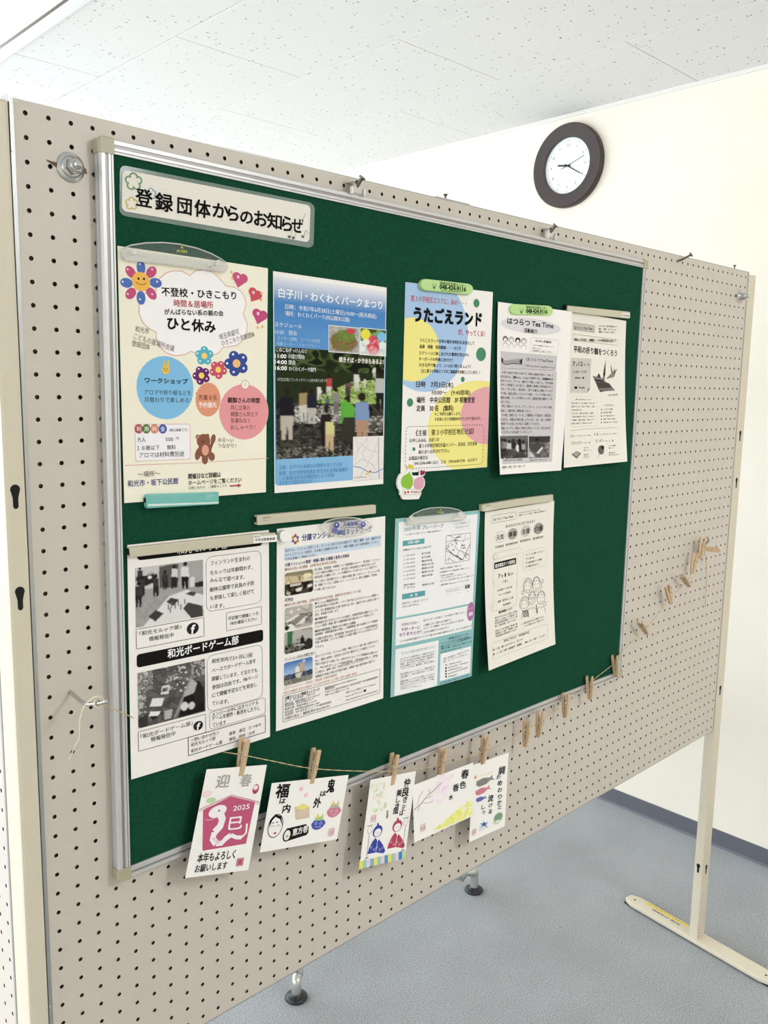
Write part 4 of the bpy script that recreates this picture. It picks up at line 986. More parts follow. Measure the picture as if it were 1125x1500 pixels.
D['items'] = [
('P',[(148.4,76),(148,84.1),(146.9,92),(145,99.8),(142.3,107.5),(139,114.9),(135,122),(130.3,128.8),(125,135.1),(119.1,141.1),(112.7,146.5),(105.8,151.4),(98.4,155.7),(90.7,159.4),(82.6,162.4),(74.3,164.9),(65.8,166.6),(57.2,167.6),(48.5,168),(39.8,167.6),(31.1,166.6),(22.6,164.9),(14.3,162.4),(6.3,159.4),(.4,155.7),(.4,151.4),(.4,146.5),(.4,141.1),(.4,135.1),(.4,128.8),(.4,122),(.4,114.9),(.4,107.5),(.4,99.8),(.4,92),(.4,84.1),(.4,76),(.4,68),(.4,60.1),(.4,52.2),(.4,44.6),(.4,37.2),(.4,30.1),(.4,23.3),(.4,16.9),(.4,11),(.4,5.6),(.4,.7),(.4,.4),(6.3,.4),(14.3,.4),(22.6,.4),(31.1,.4),(39.8,.4),(48.5,.4),(57.2,.4),(65.8,.4),(74.3,.4),(82.6,.4),(90.7,.4),(98.4,.4),(105.8,.7),(112.7,5.6),(119.1,11),(125,16.9),(130.3,23.3),(135,30.1),(139,37.2),(142.3,44.6),(145,52.2),(146.9,60.1),(148,68)],'#a9c4e4',0),
('P',[(79.9,102.1),(79.7,106.4),(79,110.7),(77.9,115),(76.4,119.1),(74.4,123.1),(72,127),(69.2,130.7),(66,134.1),(62.5,137.3),(58.7,140.2),(54.6,142.9),(50.2,145.2),(45.6,147.2),(40.8,148.9),(35.9,150.2),(30.8,151.1),(25.7,151.7),(20.5,151.9),(15.3,151.7),(10.2,151.1),(5.1,150.2),(.4,148.9),(.4,147.2),(.4,145.2),(.4,142.9),(.4,140.2),(.4,137.3),(.4,134.1),(.4,130.7),(.4,127),(.4,123.1),(.4,119.1),(.4,115),(.4,110.7),(.4,106.4),(.4,102.1),(.4,97.8),(.4,93.4),(.4,89.2),(.4,85.1),(.4,81.1),(.4,77.2),(.4,73.5),(.4,70.1),(.4,66.9),(.4,64),(.4,61.3),(.4,59),(.4,57),(.4,55.3),(5.1,54),(10.2,53.1),(15.3,52.5),(20.5,52.3),(25.7,52.5),(30.8,53.1),(35.9,54),(40.8,55.3),(45.6,57),(50.2,59),(54.6,61.3),(58.7,64),(62.5,66.9),(66,70.1),(69.2,73.5),(72,77.2),(74.4,81.1),(76.4,85.1),(77.9,89.2),(79,93.4),(79.7,97.8)],'#f0e48c',1),
('P',[(209.6,227.6),(209.6,234.6),(209.6,241.4),(209.6,248.1),(209.6,254.7),(209.6,261.1),(209.6,267.3),(209.6,273.1),(209.6,278.6),(209.6,283.7),(209.6,288.3),(209.6,292.5),(209.6,296.2),(209.6,296.6),(205.4,296.6),(194.5,296.6),(183.6,296.6),(172.6,296.6),(161.8,296.6),(151.1,296.6),(140.6,296.6),(130.5,296.6),(120.8,296.2),(111.5,292.5),(102.9,288.3),(94.8,283.7),(87.4,278.6),(80.7,273.1),(74.8,267.3),(69.8,261.1),(65.6,254.7),(62.3,248.1),(59.9,241.4),(58.5,234.6),(58,227.6),(58.5,220.7),(59.9,213.9),(62.3,207.1),(65.6,200.6),(69.8,194.2),(74.8,188),(80.7,182.2),(87.4,176.7),(94.8,171.6),(102.9,167),(111.5,162.8),(120.8,159.1),(130.5,155.9),(140.6,153.2),(151.1,151.1),(161.8,149.6),(172.6,148.7),(183.6,148.4),(194.5,148.7),(205.4,149.6),(209.6,151.1),(209.6,153.2),(209.6,155.9),(209.6,159.1),(209.6,162.8),(209.6,167),(209.6,171.6),(209.6,176.7),(209.6,182.2),(209.6,188),(209.6,194.2),(209.6,200.6),(209.6,207.1),(209.6,213.9),(209.6,220.7)],'#f0e48c',0),
('P',[(209.6,207.7),(209.6,212),(209.6,216.2),(209.6,220.4),(209.6,224.5),(209.6,228.4),(209.6,232.2),(209.6,235.8),(209.6,239.2),(209.6,242.4),(209.6,245.3),(209.6,247.9),(209.6,250.2),(209.6,252.2),(209.6,253.8),(209.6,255.1),(209.6,256),(209.6,256.6),(207.5,256.8),(201.3,256.6),(195.1,256),(189.1,255.1),(183.1,253.8),(177.4,252.2),(171.9,250.2),(166.6,247.9),(161.7,245.3),(157.1,242.4),(152.9,239.2),(149.2,235.8),(145.8,232.2),(142.9,228.4),(140.6,224.5),(138.7,220.4),(137.4,216.2),(136.5,212),(136.3,207.7),(136.5,203.4),(137.4,199.2),(138.7,195),(140.6,190.9),(142.9,187),(145.8,183.2),(149.2,179.6),(152.9,176.2),(157.1,173),(161.7,170.1),(166.6,167.5),(171.9,165.2),(177.4,163.2),(183.1,161.6),(189.1,160.3),(195.1,159.4),(201.3,158.8),(207.5,158.6),(209.6,158.8),(209.6,159.4),(209.6,160.3),(209.6,161.6),(209.6,163.2),(209.6,165.2),(209.6,167.5),(209.6,170.1),(209.6,173),(209.6,176.2),(209.6,179.6),(209.6,183.2),(209.6,187),(209.6,190.9),(209.6,195),(209.6,199.2),(209.6,203.4)],'#e3a6ac',1),
('E',167.6,21.1,7.7,6.9,0,'#4f8a6c',2),
('E',183.9,104.5,12.8,11.4,0,'#4f8a6c',2),
('E',138.8,147,4.76,4.35,0,'#4f8a6c',2),
('E',16.5,184.9,6.8,6.6,0,'#4f8a6c',2),
('E',27.7,259.5,3.28,3.16,0,'#4f8a6c',2),
('T','第３小学校区エリアに、あの・・・',12.2,23.3,129.9,9.8,.0,'#c2555e',.01,4,2),
('T','うたごえランド',20.2,47.2,161.6,22.7,.0,'#141214',.05,4,2),
('T','が、やってくる！',123.9,70.1,68.2,9.8,.0,'#c2485a',.016,4,2),
('T','うたごえランド主宰の福井克明氏をお迎えして',34.4,86.7,130.8,5.7,.0,'#1a1818',.012,4,2),
('T','童謡\u3000唱歌\u3000昭和歌謡・・・などを',34,96.4,97.7,5.7,.0,'#1a1818',.012,4,2),
('T','スクリーンに映し出された歌詞を見ながら',33.7,106.6,118.7,5.7,.0,'#1a1818',.012,4,2),
('T','キーボードの伴奏に合わせて',33.7,116.1,79.8,5.8,.0,'#1a1818',.012,4,2),
('T','大きな声で歌って、いっぱい笑いましょう！',34,125.4,124.1,5.8,.0,'#1a1818',.012,4,2),
('T','（主に第３小学校エリアのご高齢者を対象としています。）',38.8,134.8,143.4,5.8,.0,'#1a1818',.012,4,2),
('T','日時\u30007月3日(木)',29.1,156.1,85.9,9.5,.0,'#1a1818',.016,4,2),
('T','10:00〜\u3000(9:40開場)',65.6,168.7,93.1,8.7,.0,'#1a1818',.01,4,2),
('T','場所\u3000中央公民館\u30003F 視聴覚室',30.8,180.9,140.2,9.6,.0,'#1a1818',.016,4,2),
('T','定員\u300030 名\u3000(無料)',31.3,194.3,85.8,9.6,.0,'#1a1818',.016,4,2),
('T','＊ご予約をお願いします。',73.1,203.7,64.1,5.7,.0,'#1a1818',.01,4,2),
('T','＊定員になり次第締め切りとさせて頂きます。',73.4,212.2,115.6,5.7,.0,'#1a1818',.01,4,2),
('B',9.2,223.2,197.2,290.9,8,.9,'#1a1818',3,True),
('T','《主催\u3000第３小学校区地区社協》',31,233.6,140.5,10.1,.0,'#1a1818',.01,4,2),
('T','お申し込みは、お近くの',18.1,245.4,66.5,6.6,.0,'#1a1818',.01,4,2),
('T','第３小学校区地区社協メンバー、自治会、民生委員',38.8,254.8,142,6.6,.0,'#1a1818',.01,4,2),
('T','婦人会へお声がけ下さい。',38.4,264.6,72.4,6.6,.0,'#1a1818',.01,4,2),
('T','お電話の場合は',17,274,42.5,6.6,.0,'#1a1818',.01,4,2),
('T','090-3206-0481 山口\u3000又は\u3000070-6638-3758\u3000山川まで',29.3,282.7,152.8,6.1,.0,'#1a1818',.006,4,2),
]
SHEETS.append(D)
D = {'name': 'flyer', 'label': 'white flyer titled in an oval, its long grey text block and two dark photos below', 'cat': 'flyer', 'size': (210, 297), 'corners': [[0.79864, 0.1492, 0.0165], [1.01156, 0.15089, 0.0215], [1.0085, 0.44945, 0.0165], [0.8002, 0.44374, 0.0335]]}
D['items'] = [
('E',93.2,34.8,85.1,13.8,0,'#dbd6d8',1),
('T','はつらつ Tea Time',25.1,29.6,130.2,11.2,.0,'#1a1818',.024,4,2),
('T','活動紹介',71.5,43.1,38,7.4,.0,'#1a1818',.022,4,2),
('E',21.1,61.5,6.9,5.21,0,'#77726f',1),
('E',21.1,63.2,4.46,3.63,0,'#ebe6e2',2),
('O',21.1,61.5,6.9,5.2,0,.4,'#55504e',2,0,360),
('P',[(14.6,74.3),(15.8,69.7),(21.1,68.1),(26.4,69.2),(27.2,74.4)],'#f3eeee',1),
('L',[(14.6,74.3),(15.8,69.7),(21.1,68.1),(26.4,69.2),(27.2,74.4)],.7,'#5a5553',2),
('O',21.1,64.2,1.6,.9,0,.4,'#444444',3,0,180),
('E',37.4,61.9,7,5.25,0,'#c9c4c0',1),
('E',37.4,63.6,4.52,3.66,0,'#ebe6e2',2),
('O',37.4,61.9,7,5.3,0,.4,'#55504e',2,0,360),
('P',[(30.9,74.8),(32.1,70.1),(37.5,68.5),(42.8,69.7),(43.7,74.9)],'#f3eeee',1),
('L',[(30.9,74.8),(32.1,70.1),(37.5,68.5),(42.8,69.7),(43.7,74.9)],.7,'#5a5553',2),
('O',37.4,64.6,1.6,.9,0,.4,'#444444',3,0,180),
('E',55,62.2,7.1,5.29,0,'#3a3634',1),
('E',55,64,4.59,3.69,0,'#ebe6e2',2),
('O',55,62.2,7.1,5.3,0,.4,'#55504e',2,0,360),
('P',[(48.5,75.2),(49.7,70.6),(55.1,68.9),(60.6,70.1),(61.5,75.3)],'#f3eeee',1),
('L',[(48.5,75.2),(49.7,70.6),(55.1,68.9),(60.6,70.1),(61.5,75.3)],.7,'#5a5553',2),
('O',55,65,1.7,.9,0,.4,'#444444',3,0,180),
('E',72.1,62,7.2,5.33,0,'#bdb8b4',1),
('E',72.2,63.8,4.65,3.71,0,'#ebe6e2',2),
('O',72.1,62,7.2,5.3,0,.4,'#55504e',2,0,360),
('P',[(65.7,75.1),(66.9,70.4),(72.3,68.8),(77.9,69.9),(78.9,75.2)],'#f3eeee',1),
('L',[(65.7,75.1),(66.9,70.4),(72.3,68.8),(77.9,69.9),(78.9,75.2)],.7,'#5a5553',2),
('O',72.2,64.8,1.7,.9,0,.4,'#444444',3,0,180),
('B',90.9,54.2,173.6,79.5,4,.35,'#9a9492',3,False),
('T','おためし参加歓迎',104.9,59.5,46.5,4.4,.0,'#1a1818',.016,4,2),
('T','ハッピーな時間をメールかラインで',96.2,67.6,62.6,2.6,.0,'#4a4543',.001,4,1),
('T','お送りします。',96.5,72.9,25.9,2.6,.0,'#4a4543',.001,4,1),
('T','「初回無料」お試しください。',96.7,77,60.8,2.6,.0,'#4a4543',.001,4,1),
('R',9,82.9,170.9,110,0,'#c8c3c4',1),
('P',[(10.5,93.1),(20.3,98.6),(41.2,95.6),(58.1,93.2),(68.8,92.9),(68,103.2),(41.3,102.8),(23.4,105.7),(12,101.9)],'#a39e9f',2),
('P',[(10.5,93.1),(15.8,96.4),(14.1,102.4),(10.4,100.7)],'#3c3838',3),
('P',[(59.3,98.6),(68.8,92.3),(68,103.2)],'#3c3838',3),
('L',[(12,102.5),(23.4,105.4),(41.3,102.4),(68,102.8)],1.2,'#3c3838',3),
('T','はつらつTeaTime',80.7,93.1,78.3,6.3,.0,'#1a1818',.01,4,2),
('T','〇座 kuniwadir.saggi@me.ne.jp',74.6,104.3,91.7,4.4,.0,'#6b6666',.0,4,2),
('L',[(8.2,111.3),(167.6,110.5)],.7,'#55504f',3),
('R',8,111.9,173.4,279.1,0,'#cbc6c7',1),
('T','ロコトレ、脳トレ、ニュースポーツ、太極拳など',8,126.3,154.5,4.7,.0,'#3b3736',.008,4,1),
('T','何をするか、ゲーム・歌などで楽しく過ごし、平均年齢',7.9,133.5,154.7,4.7,.0,'#3b3736',.008,4,1),
('T','ひろく地域にふれ合い、健康と体操と参加者が多く',7.8,140.4,154.9,4.8,.0,'#3b3736',.008,4,1),
('T','グループは１年に、毎月第２・第４土曜日に活動しています',7.7,147.8,155.1,4.8,.0,'#3b3736',.008,4,1),
('T','その後、最近は新しいメンバーも増え、フレイル予防に役立つ',7.6,155.3,155.3,4.9,.0,'#3b3736',.008,4,1),
('T','地域の体操、フレイル予防チェックや、認知症予防の健康アップを',7.5,162.6,155.4,4.9,.0,'#3b3736',.008,4,1),
('T','めざしています。',7.4,170.2,27.9,5,.0,'#3b3736',.008,4,1),
('T','今年、会員のハーモニカ、ピアノ、フルート、シャンソンなどの音楽',10.1,177.6,152.4,5,.0,'#3b3736',.008,4,1),
('T','を通じて、健康で楽しい時間を過ごしました。',7.1,185.3,90.8,5.1,.0,'#3b3736',.008,4,1),
('T','その他、会場となっている、介護施設との交流会や、紙芝居も',9.9,192.9,152.7,5.1,.0,'#3b3736',.008,4,1),
('T','しながら、季節の行事も楽しんでいます。また、新しい仲間も',6.9,200.9,155.8,5.2,.0,'#3b3736',.008,4,1),
('T','地域での出会いを大切に活動しています。',6.8,208.1,118.5,5.2,.0,'#3b3736',.008,4,1),
('T','何歳になっても、皆様のご参加をお待ちしています。楽しみながら',6.7,215.9,156.1,5.3,.0,'#3b3736',.008,4,1),
('T','いつまでもこの会を続けていきましょう！',6.6,223.1,94.3,5.3,.0,'#3b3736',.008,4,1),
('T','お茶とお菓子で集まる会です。地域の高齢者が集まって楽しむ',11.8,119.1,150.7,4.2,.0,'#3b3736',.008,4,1),
('T','ロコトレ、脳トレ、ニュースポーツ、太極拳など',11.7,126.2,152.6,4.2,.0,'#3b3736',.008,4,1),
('F',3.8,229.6,89.4,269.5,0,48,36,'#4b4745',[('n',0,0,1,1,5,.25,['#2e2b2a','#575250','#8a8583','#1f1c1c','#b5b0ae'],3),('p',[(.01,-.02),(1.01,.02),(1.01,.19),(.0,.18)],'#6b6664'),('e',.09,.17,.04,.07,'#2a1c16'),('p',[(.01,.25),(.17,.26),(.19,.58),(-.01,.57)],'#6b6664'),('p',[(.01,.54),(.17,.55),(.15,.93),(.11,.93),(.09,.67),(.07,.93),(.02,.92)],'#2e2b2a'),('e',.18,.19,.04,.07,'#2a1c16'),('p',[(.11,.27),(.26,.28),(.28,.58),(.09,.57)],'#8a8583'),('p',[(.11,.55),(.26,.56),(.24,.92),(.2,.92),(.18,.67),(.16,.92),(.12,.91)],'#2e2b2a'),('e',.32,.26,.03,.06,'#2a1c16'),('p',[(.25,.33),(.39,.34),(.4,.62),(.23,.61)],'#c9c5c3'),('p',[(.25,.59),(.39,.6),(.37,.93),(.34,.93),(.32,.7),(.3,.93),(.26,.92)],'#4b4745'),('e',.48,.2,.04,.06,'#2a1c16'),('p',[(.41,.28),(.55,.28),(.57,.58),(.39,.57)],'#2e2b2a'),('p',[(.41,.54),(.56,.55),(.54,.91),(.5,.9),(.48,.67),(.46,.9),(.42,.9)],'#575250'),('e',.84,.32,.03,.06,'#2a1c16'),('p',[(.77,.39),(.91,.4),(.92,.67),(.76,.66)],'#9d9896'),('p',[(.77,.64),(.91,.65),(.9,.97),(.86,.97),(.84,.75),(.83,.96),(.79,.96)],'#3a3634'),('e',.62,.56,.06,.16,'#d8d4d2'),('e',.7,.25,.05,.11,'#151313'),('p',[(.64,.28),(.75,.29),(.79,.73),(.69,.73)],'#1c1a1a')],'photo_print',3),
('F',92.2,230.8,162.6,270.7,0,38,36,'#6b6664',[('n',0,0,1,1,4,.3,['#2e2b2a','#575250','#8a8583','#1f1c1c','#b5b0ae'],5),('p',[(.01,.01),(.99,.03),(.98,.31),(.02,.31)],'#3f3b3a'),('p',[(.02,.38),(.45,.29),(.81,.46),(.4,.78),(.08,.65)],'#4a4644'),('p',[(.38,.78),(.63,.5),(.67,.58),(.47,.82)],'#e3dfdd'),('p',[(.03,.7),(.18,.77),(.33,.98),(.03,.96)],'#c9c5c3'),('e',.39,.17,.1,.06,'#232020')],'photo_print',3),
('T','お茶会の様子と楽しい活動風景',12.4,272.5,59.1,3.6,.0,'#2b2827',.004,4,1),
('T','卓球などで楽しく交流しています',96.4,274.4,57.4,3.4,.0,'#2b2827',.003,4,1),
('T','連絡先\u3000和光・白子\u3000鈴木\u3000まで',7.6,284.3,73.9,4.5,.0,'#1a1818',.006,4,1),
]
SHEETS.append(D)
D = {'name': 'flyer', 'label': 'off-white flyer with folded paper cranes, rightmost sheet of the upper row', 'cat': 'flyer', 'size': (210, 297), 'mat': 'paper_cream', 'corners': [[1.01015, 0.14941, 0.0141], [1.21713, 0.15492, 0.0141], [1.22048, 0.44134, 0.0335], [1.01157, 0.44414, 0.0205]]}
D['items'] = [
('R',18.6,19.7,92.6,33.4,0,'#c2bcb4',1),
('B',18.6,19.7,92.6,33.4,0,.5,'#7d7872',3,False),
('T','はつらつ Tea Time',23.2,29.5,61.3,6.5,-.054,'#1a1818',.008,4,2),
('T','みんなで学び\u3000和光市地域福祉セミナー',107.4,19.1,69.1,4.1,-.062,'#3a3634',.003,4,1),
('T','開場\u3000\u3000会場名\u3000はつらつTea Time',107.5,25,65.8,4.1,-.058,'#3a3634',.003,4,1),
('T','連絡先\u3000090-1234\u3000山本まで',107.6,30.6,61,4.1,-.052,'#3a3634',.003,4,1),
('B',19.3,41.4,178.9,53,2,.5,'#55504c',3,False),
('T','戦後８０年を思い、被爆国ノーベル平和賞受賞を記念して',24.1,51.5,147.7,5.5,-.047,'#1a1818',.014,4,1),
('T','平和の折り鶴をつくろう',22.6,69.4,155,13.1,.0,'#1a1818',.016,4,2),
('P',[(14.3,86.8),(84.4,84.7),(82.8,142.8),(73.8,152.5),(15.5,153.1)],'#cbc5bc',1),
('P',[(81.5,143.5),(73.8,152.5),(75.2,144.3)],'#6b665f',2),
('T','7',21.3,97.1,7.3,10.8,.0,'#1a1818',.016,4,2),
('T','月',32.5,99,5.1,4.6,.0,'#1a1818',.016,4,2),
('T','12',40.9,95.9,14.1,10.4,.0,'#1a1818',.016,4,2),
('T','日',58.7,97.7,5.1,4.7,.0,'#1a1818',.016,4,2),
('T','土',70.6,96.9,8.2,5.3,.0,'#1a1818',.016,4,2),
('T','13:30〜15:30',23.2,112.7,45.5,6.4,-.039,'#3a3634',.006,4,2),
('T','参加費300円',28.5,124.4,21.1,4.3,-.039,'#3a3634',.0,4,2),
('E',58,123.4,3.19,1.9,0,'#1a1818',3),
('R',28.7,140.7,38.1,145.2,0,'#1a1818',3),
('T','申込 締切',44.6,142.6,19.1,4.5,.0,'#1a1818',.012,4,2),
('P',[(89.8,118.5),(104.1,120),(113.6,113.4),(122.2,122.8),(127.1,122),(130.1,104.1),(136.4,85.2),(135.5,103.9),(133.2,126.6),(140.7,131.3),(149.4,131.7),(172,146.4),(138.3,148.2),(118.9,150.7),(113.6,147.4),(100.7,129.9)],'#7a756f',2),
('P',[(94.7,125.3),(128.3,126.1),(131.3,128.8),(100.7,129.2)],'#2f2b29',3),
('P',[(100.7,130.6),(135.7,129.4),(149.4,132),(160.7,140.6),(111.6,142.7)],'#4a4542',3),
('P',[(128.2,116.3),(136.4,85.9),(135.1,116.7)],'#26221f',3),
('P',[(110,114.2),(114.8,113.3),(116.6,121),(108.9,121.3)],'#3a3532',3),
('P',[(118.8,146.6),(123.7,147.2),(119.4,150.7)],'#26221f',3),
('P',[(138.1,123.7),(155.6,112.3),(159.4,109.2),(153.5,88.6),(161.9,107),(166.3,107.5),(168.9,100.1),(171.4,105.1),(179.9,101),(167.8,119)],'#8d8780',2),
('P',[(155.1,94.3),(161.4,108.4),(158.1,109.3)],'#3a3532',3),
('P',[(164.5,114.1),(168.8,100.8),(170.9,108)],'#55504a',3),
('T','折り紙\u3000鶴の見本',148.2,156.4,33.3,4.2,-.041,'#1a1818',.003,4,1),
('B',19,159.6,105.9,218.2,6,.3,'#b0aaa2',3,False),
('T','〈申し込みプロフィール〉',32.7,165.6,52.7,3.3,.0,'#1a1818',.004,4,1),
('T','和光にお住まいの\u3000お話しを聞かせ\u3000初めての方も',21.2,172.9,78.5,3.4,.0,'#3a3634',.004,4,1),
('T','歓迎をいたします\u3000友だちと「参加」し\u3000始めに',21.4,179.5,78.8,3.4,.0,'#3a3634',.004,4,1),
('T','折り鶴の会を行います。',21.7,186.2,35.4,3.4,.0,'#3a3634',.004,4,1),
('T','お子さまと一緒に折り紙を\u3000広場で',21.9,192.7,73.1,3.4,.0,'#3a3634',.004,4,1),
('T','一緒に折り鶴を作り\u3000楽しんで\u3000心をひとつに',22.2,199.2,77.5,3.4,.0,'#3a3634',.004,4,1),
('T','千羽鶴を\u3000全国の広場に\u3000平和について',22.4,205.8,75.1,3.3,.0,'#3a3634',.004,4,1),
('T','会場「広場」にて掲示いたします。',22.7,212.2,69.1,3.3,.0,'#3a3634',.004,4,1),
('T','〈プログラム〉',132.3,177,36.2,3.7,.0,'#1a1818',.003,4,1),
('E',122.5,185.8,1.64,1.45,0,'#1a1818',3),
('T','ハーモニカ演奏',129.1,185.1,33.3,3.5,.0,'#3a3634',.003,4,1),
('E',122.4,192.4,1.63,1.45,0,'#1a1818',3),
('T','紙芝居の時間',129.1,191.8,29.6,3.4,.0,'#3a3634',.003,4,1),
('E',122.2,199,1.63,1.44,0,'#1a1818',3),
('T','折り鶴を折ろう',129.2,198.6,41.2,3.4,.0,'#3a3634',.003,4,1),
('E',122,205.6,1.63,1.44,0,'#1a1818',3),
('T','朗読「平和への願い」',129.3,205.3,44.6,3.4,.0,'#3a3634',.003,4,1),
('E',121.9,212.1,1.62,1.43,0,'#1a1818',3),
('T','歌と踊りのステージで終り',129.3,212,50.1,3.4,.0,'#3a3634',.003,4,1),
('L',[(17.6,226.1),(89.3,223.9),(181.8,223.5)],.5,'#8a857e',3),
('T','15',18.7,236.7,10.3,5.8,.0,'#6b6660',.0,4,2),
('T','（日）お昼12時〜3時\u3000参加無料',33.2,236.8,53.1,2.4,.0,'#7d7872',.0,4,1),
('T','13',98.5,235.3,12.2,6.1,.0,'#6b6660',.0,4,2),
('T','（土）お昼12時〜3時\u3000参加無料',115.5,236.2,60.6,2.6,.0,'#7d7872',.0,4,1),
('T','ブロックス',21.7,250.5,33.4,6.3,.0,'#4f4a46',.0,4,2),
('T','チーム\u3000戦',60.5,251.2,22.8,3.7,.0,'#3a3634',.0,4,2),
('T','ピンポン',102.1,249.1,28.5,6.6,.0,'#4f4a46',.0,4,2),
('T','チーム\u3000戦',135.2,250.5,28.3,3.9,.0,'#3a3634',.0,4,2),
('P',[(22.5,272),(39.9,266.7),(53.6,271.5),(39.7,281.5)],'#6d6863',2),
('P',[(26.6,271.8),(39.7,267.9),(49.8,271.4),(39.6,278.1)],'#b2ada6',3),
('L',[(27.7,272.2),(39.6,278.1)],.5,'#4a4541',4),
('L',[(32.7,270.9),(42.5,276.1)],.5,'#4a4541',4),
('L',[(37.9,269.5),(45.3,274.1)],.5,'#4a4541',4),
('L',[(43,268.2),(48.2,272)],.5,'#4a4541',4),
('E',119.7,268,10.1,9.1,.45,'#6a655f',2),
('E',124.9,263.2,5.52,4.3,.3,'#2f2b28',3),
('L',[(112.6,276.5),(107.1,283.5)],1.6,'#b8b2aa',2),
('L',[(128,273.4),(130.8,279.8)],1,'#c2bcb4',2),
('T','だれでも',61.8,261.2,16.2,3.2,.0,'#3a3634',.003,4,1),
('T','楽しいゲーム',62,266.3,24.9,3.2,.0,'#3a3634',.003,4,1),
('T','頭を使う',62.2,275.4,16.8,3.2,.0,'#3a3634',.003,4,1),
('T','考えるぞ',62.4,279.9,16.8,3.2,.0,'#3a3634',.003,4,1),
('T','シニアも歓迎',146.5,260.9,24.2,3.3,.0,'#3a3634',.003,4,1),
('T','楽しいよ',146.5,265.6,18.2,3.3,.0,'#3a3634',.003,4,1),
('T','初心者でも',146.5,275.4,21.3,3.3,.0,'#3a3634',.003,4,1),
('T','楽しめるピンポン',146.5,280,33.2,3.3,.0,'#3a3634',.003,4,1),
]
SHEETS.append(D)
D = {'name': 'flyer', 'label': 'black and white club flyer with two photos and black title bars, lower left', 'cat': 'flyer', 'size': (210, 297), 'corners': [[0.10873, 0.48961, 0.0141], [0.31939, 0.49331, 0.0141], [0.32018, 0.7938, 0.0147], [0.10374, 0.78824, 0.0175]], 'bow': 0.001}
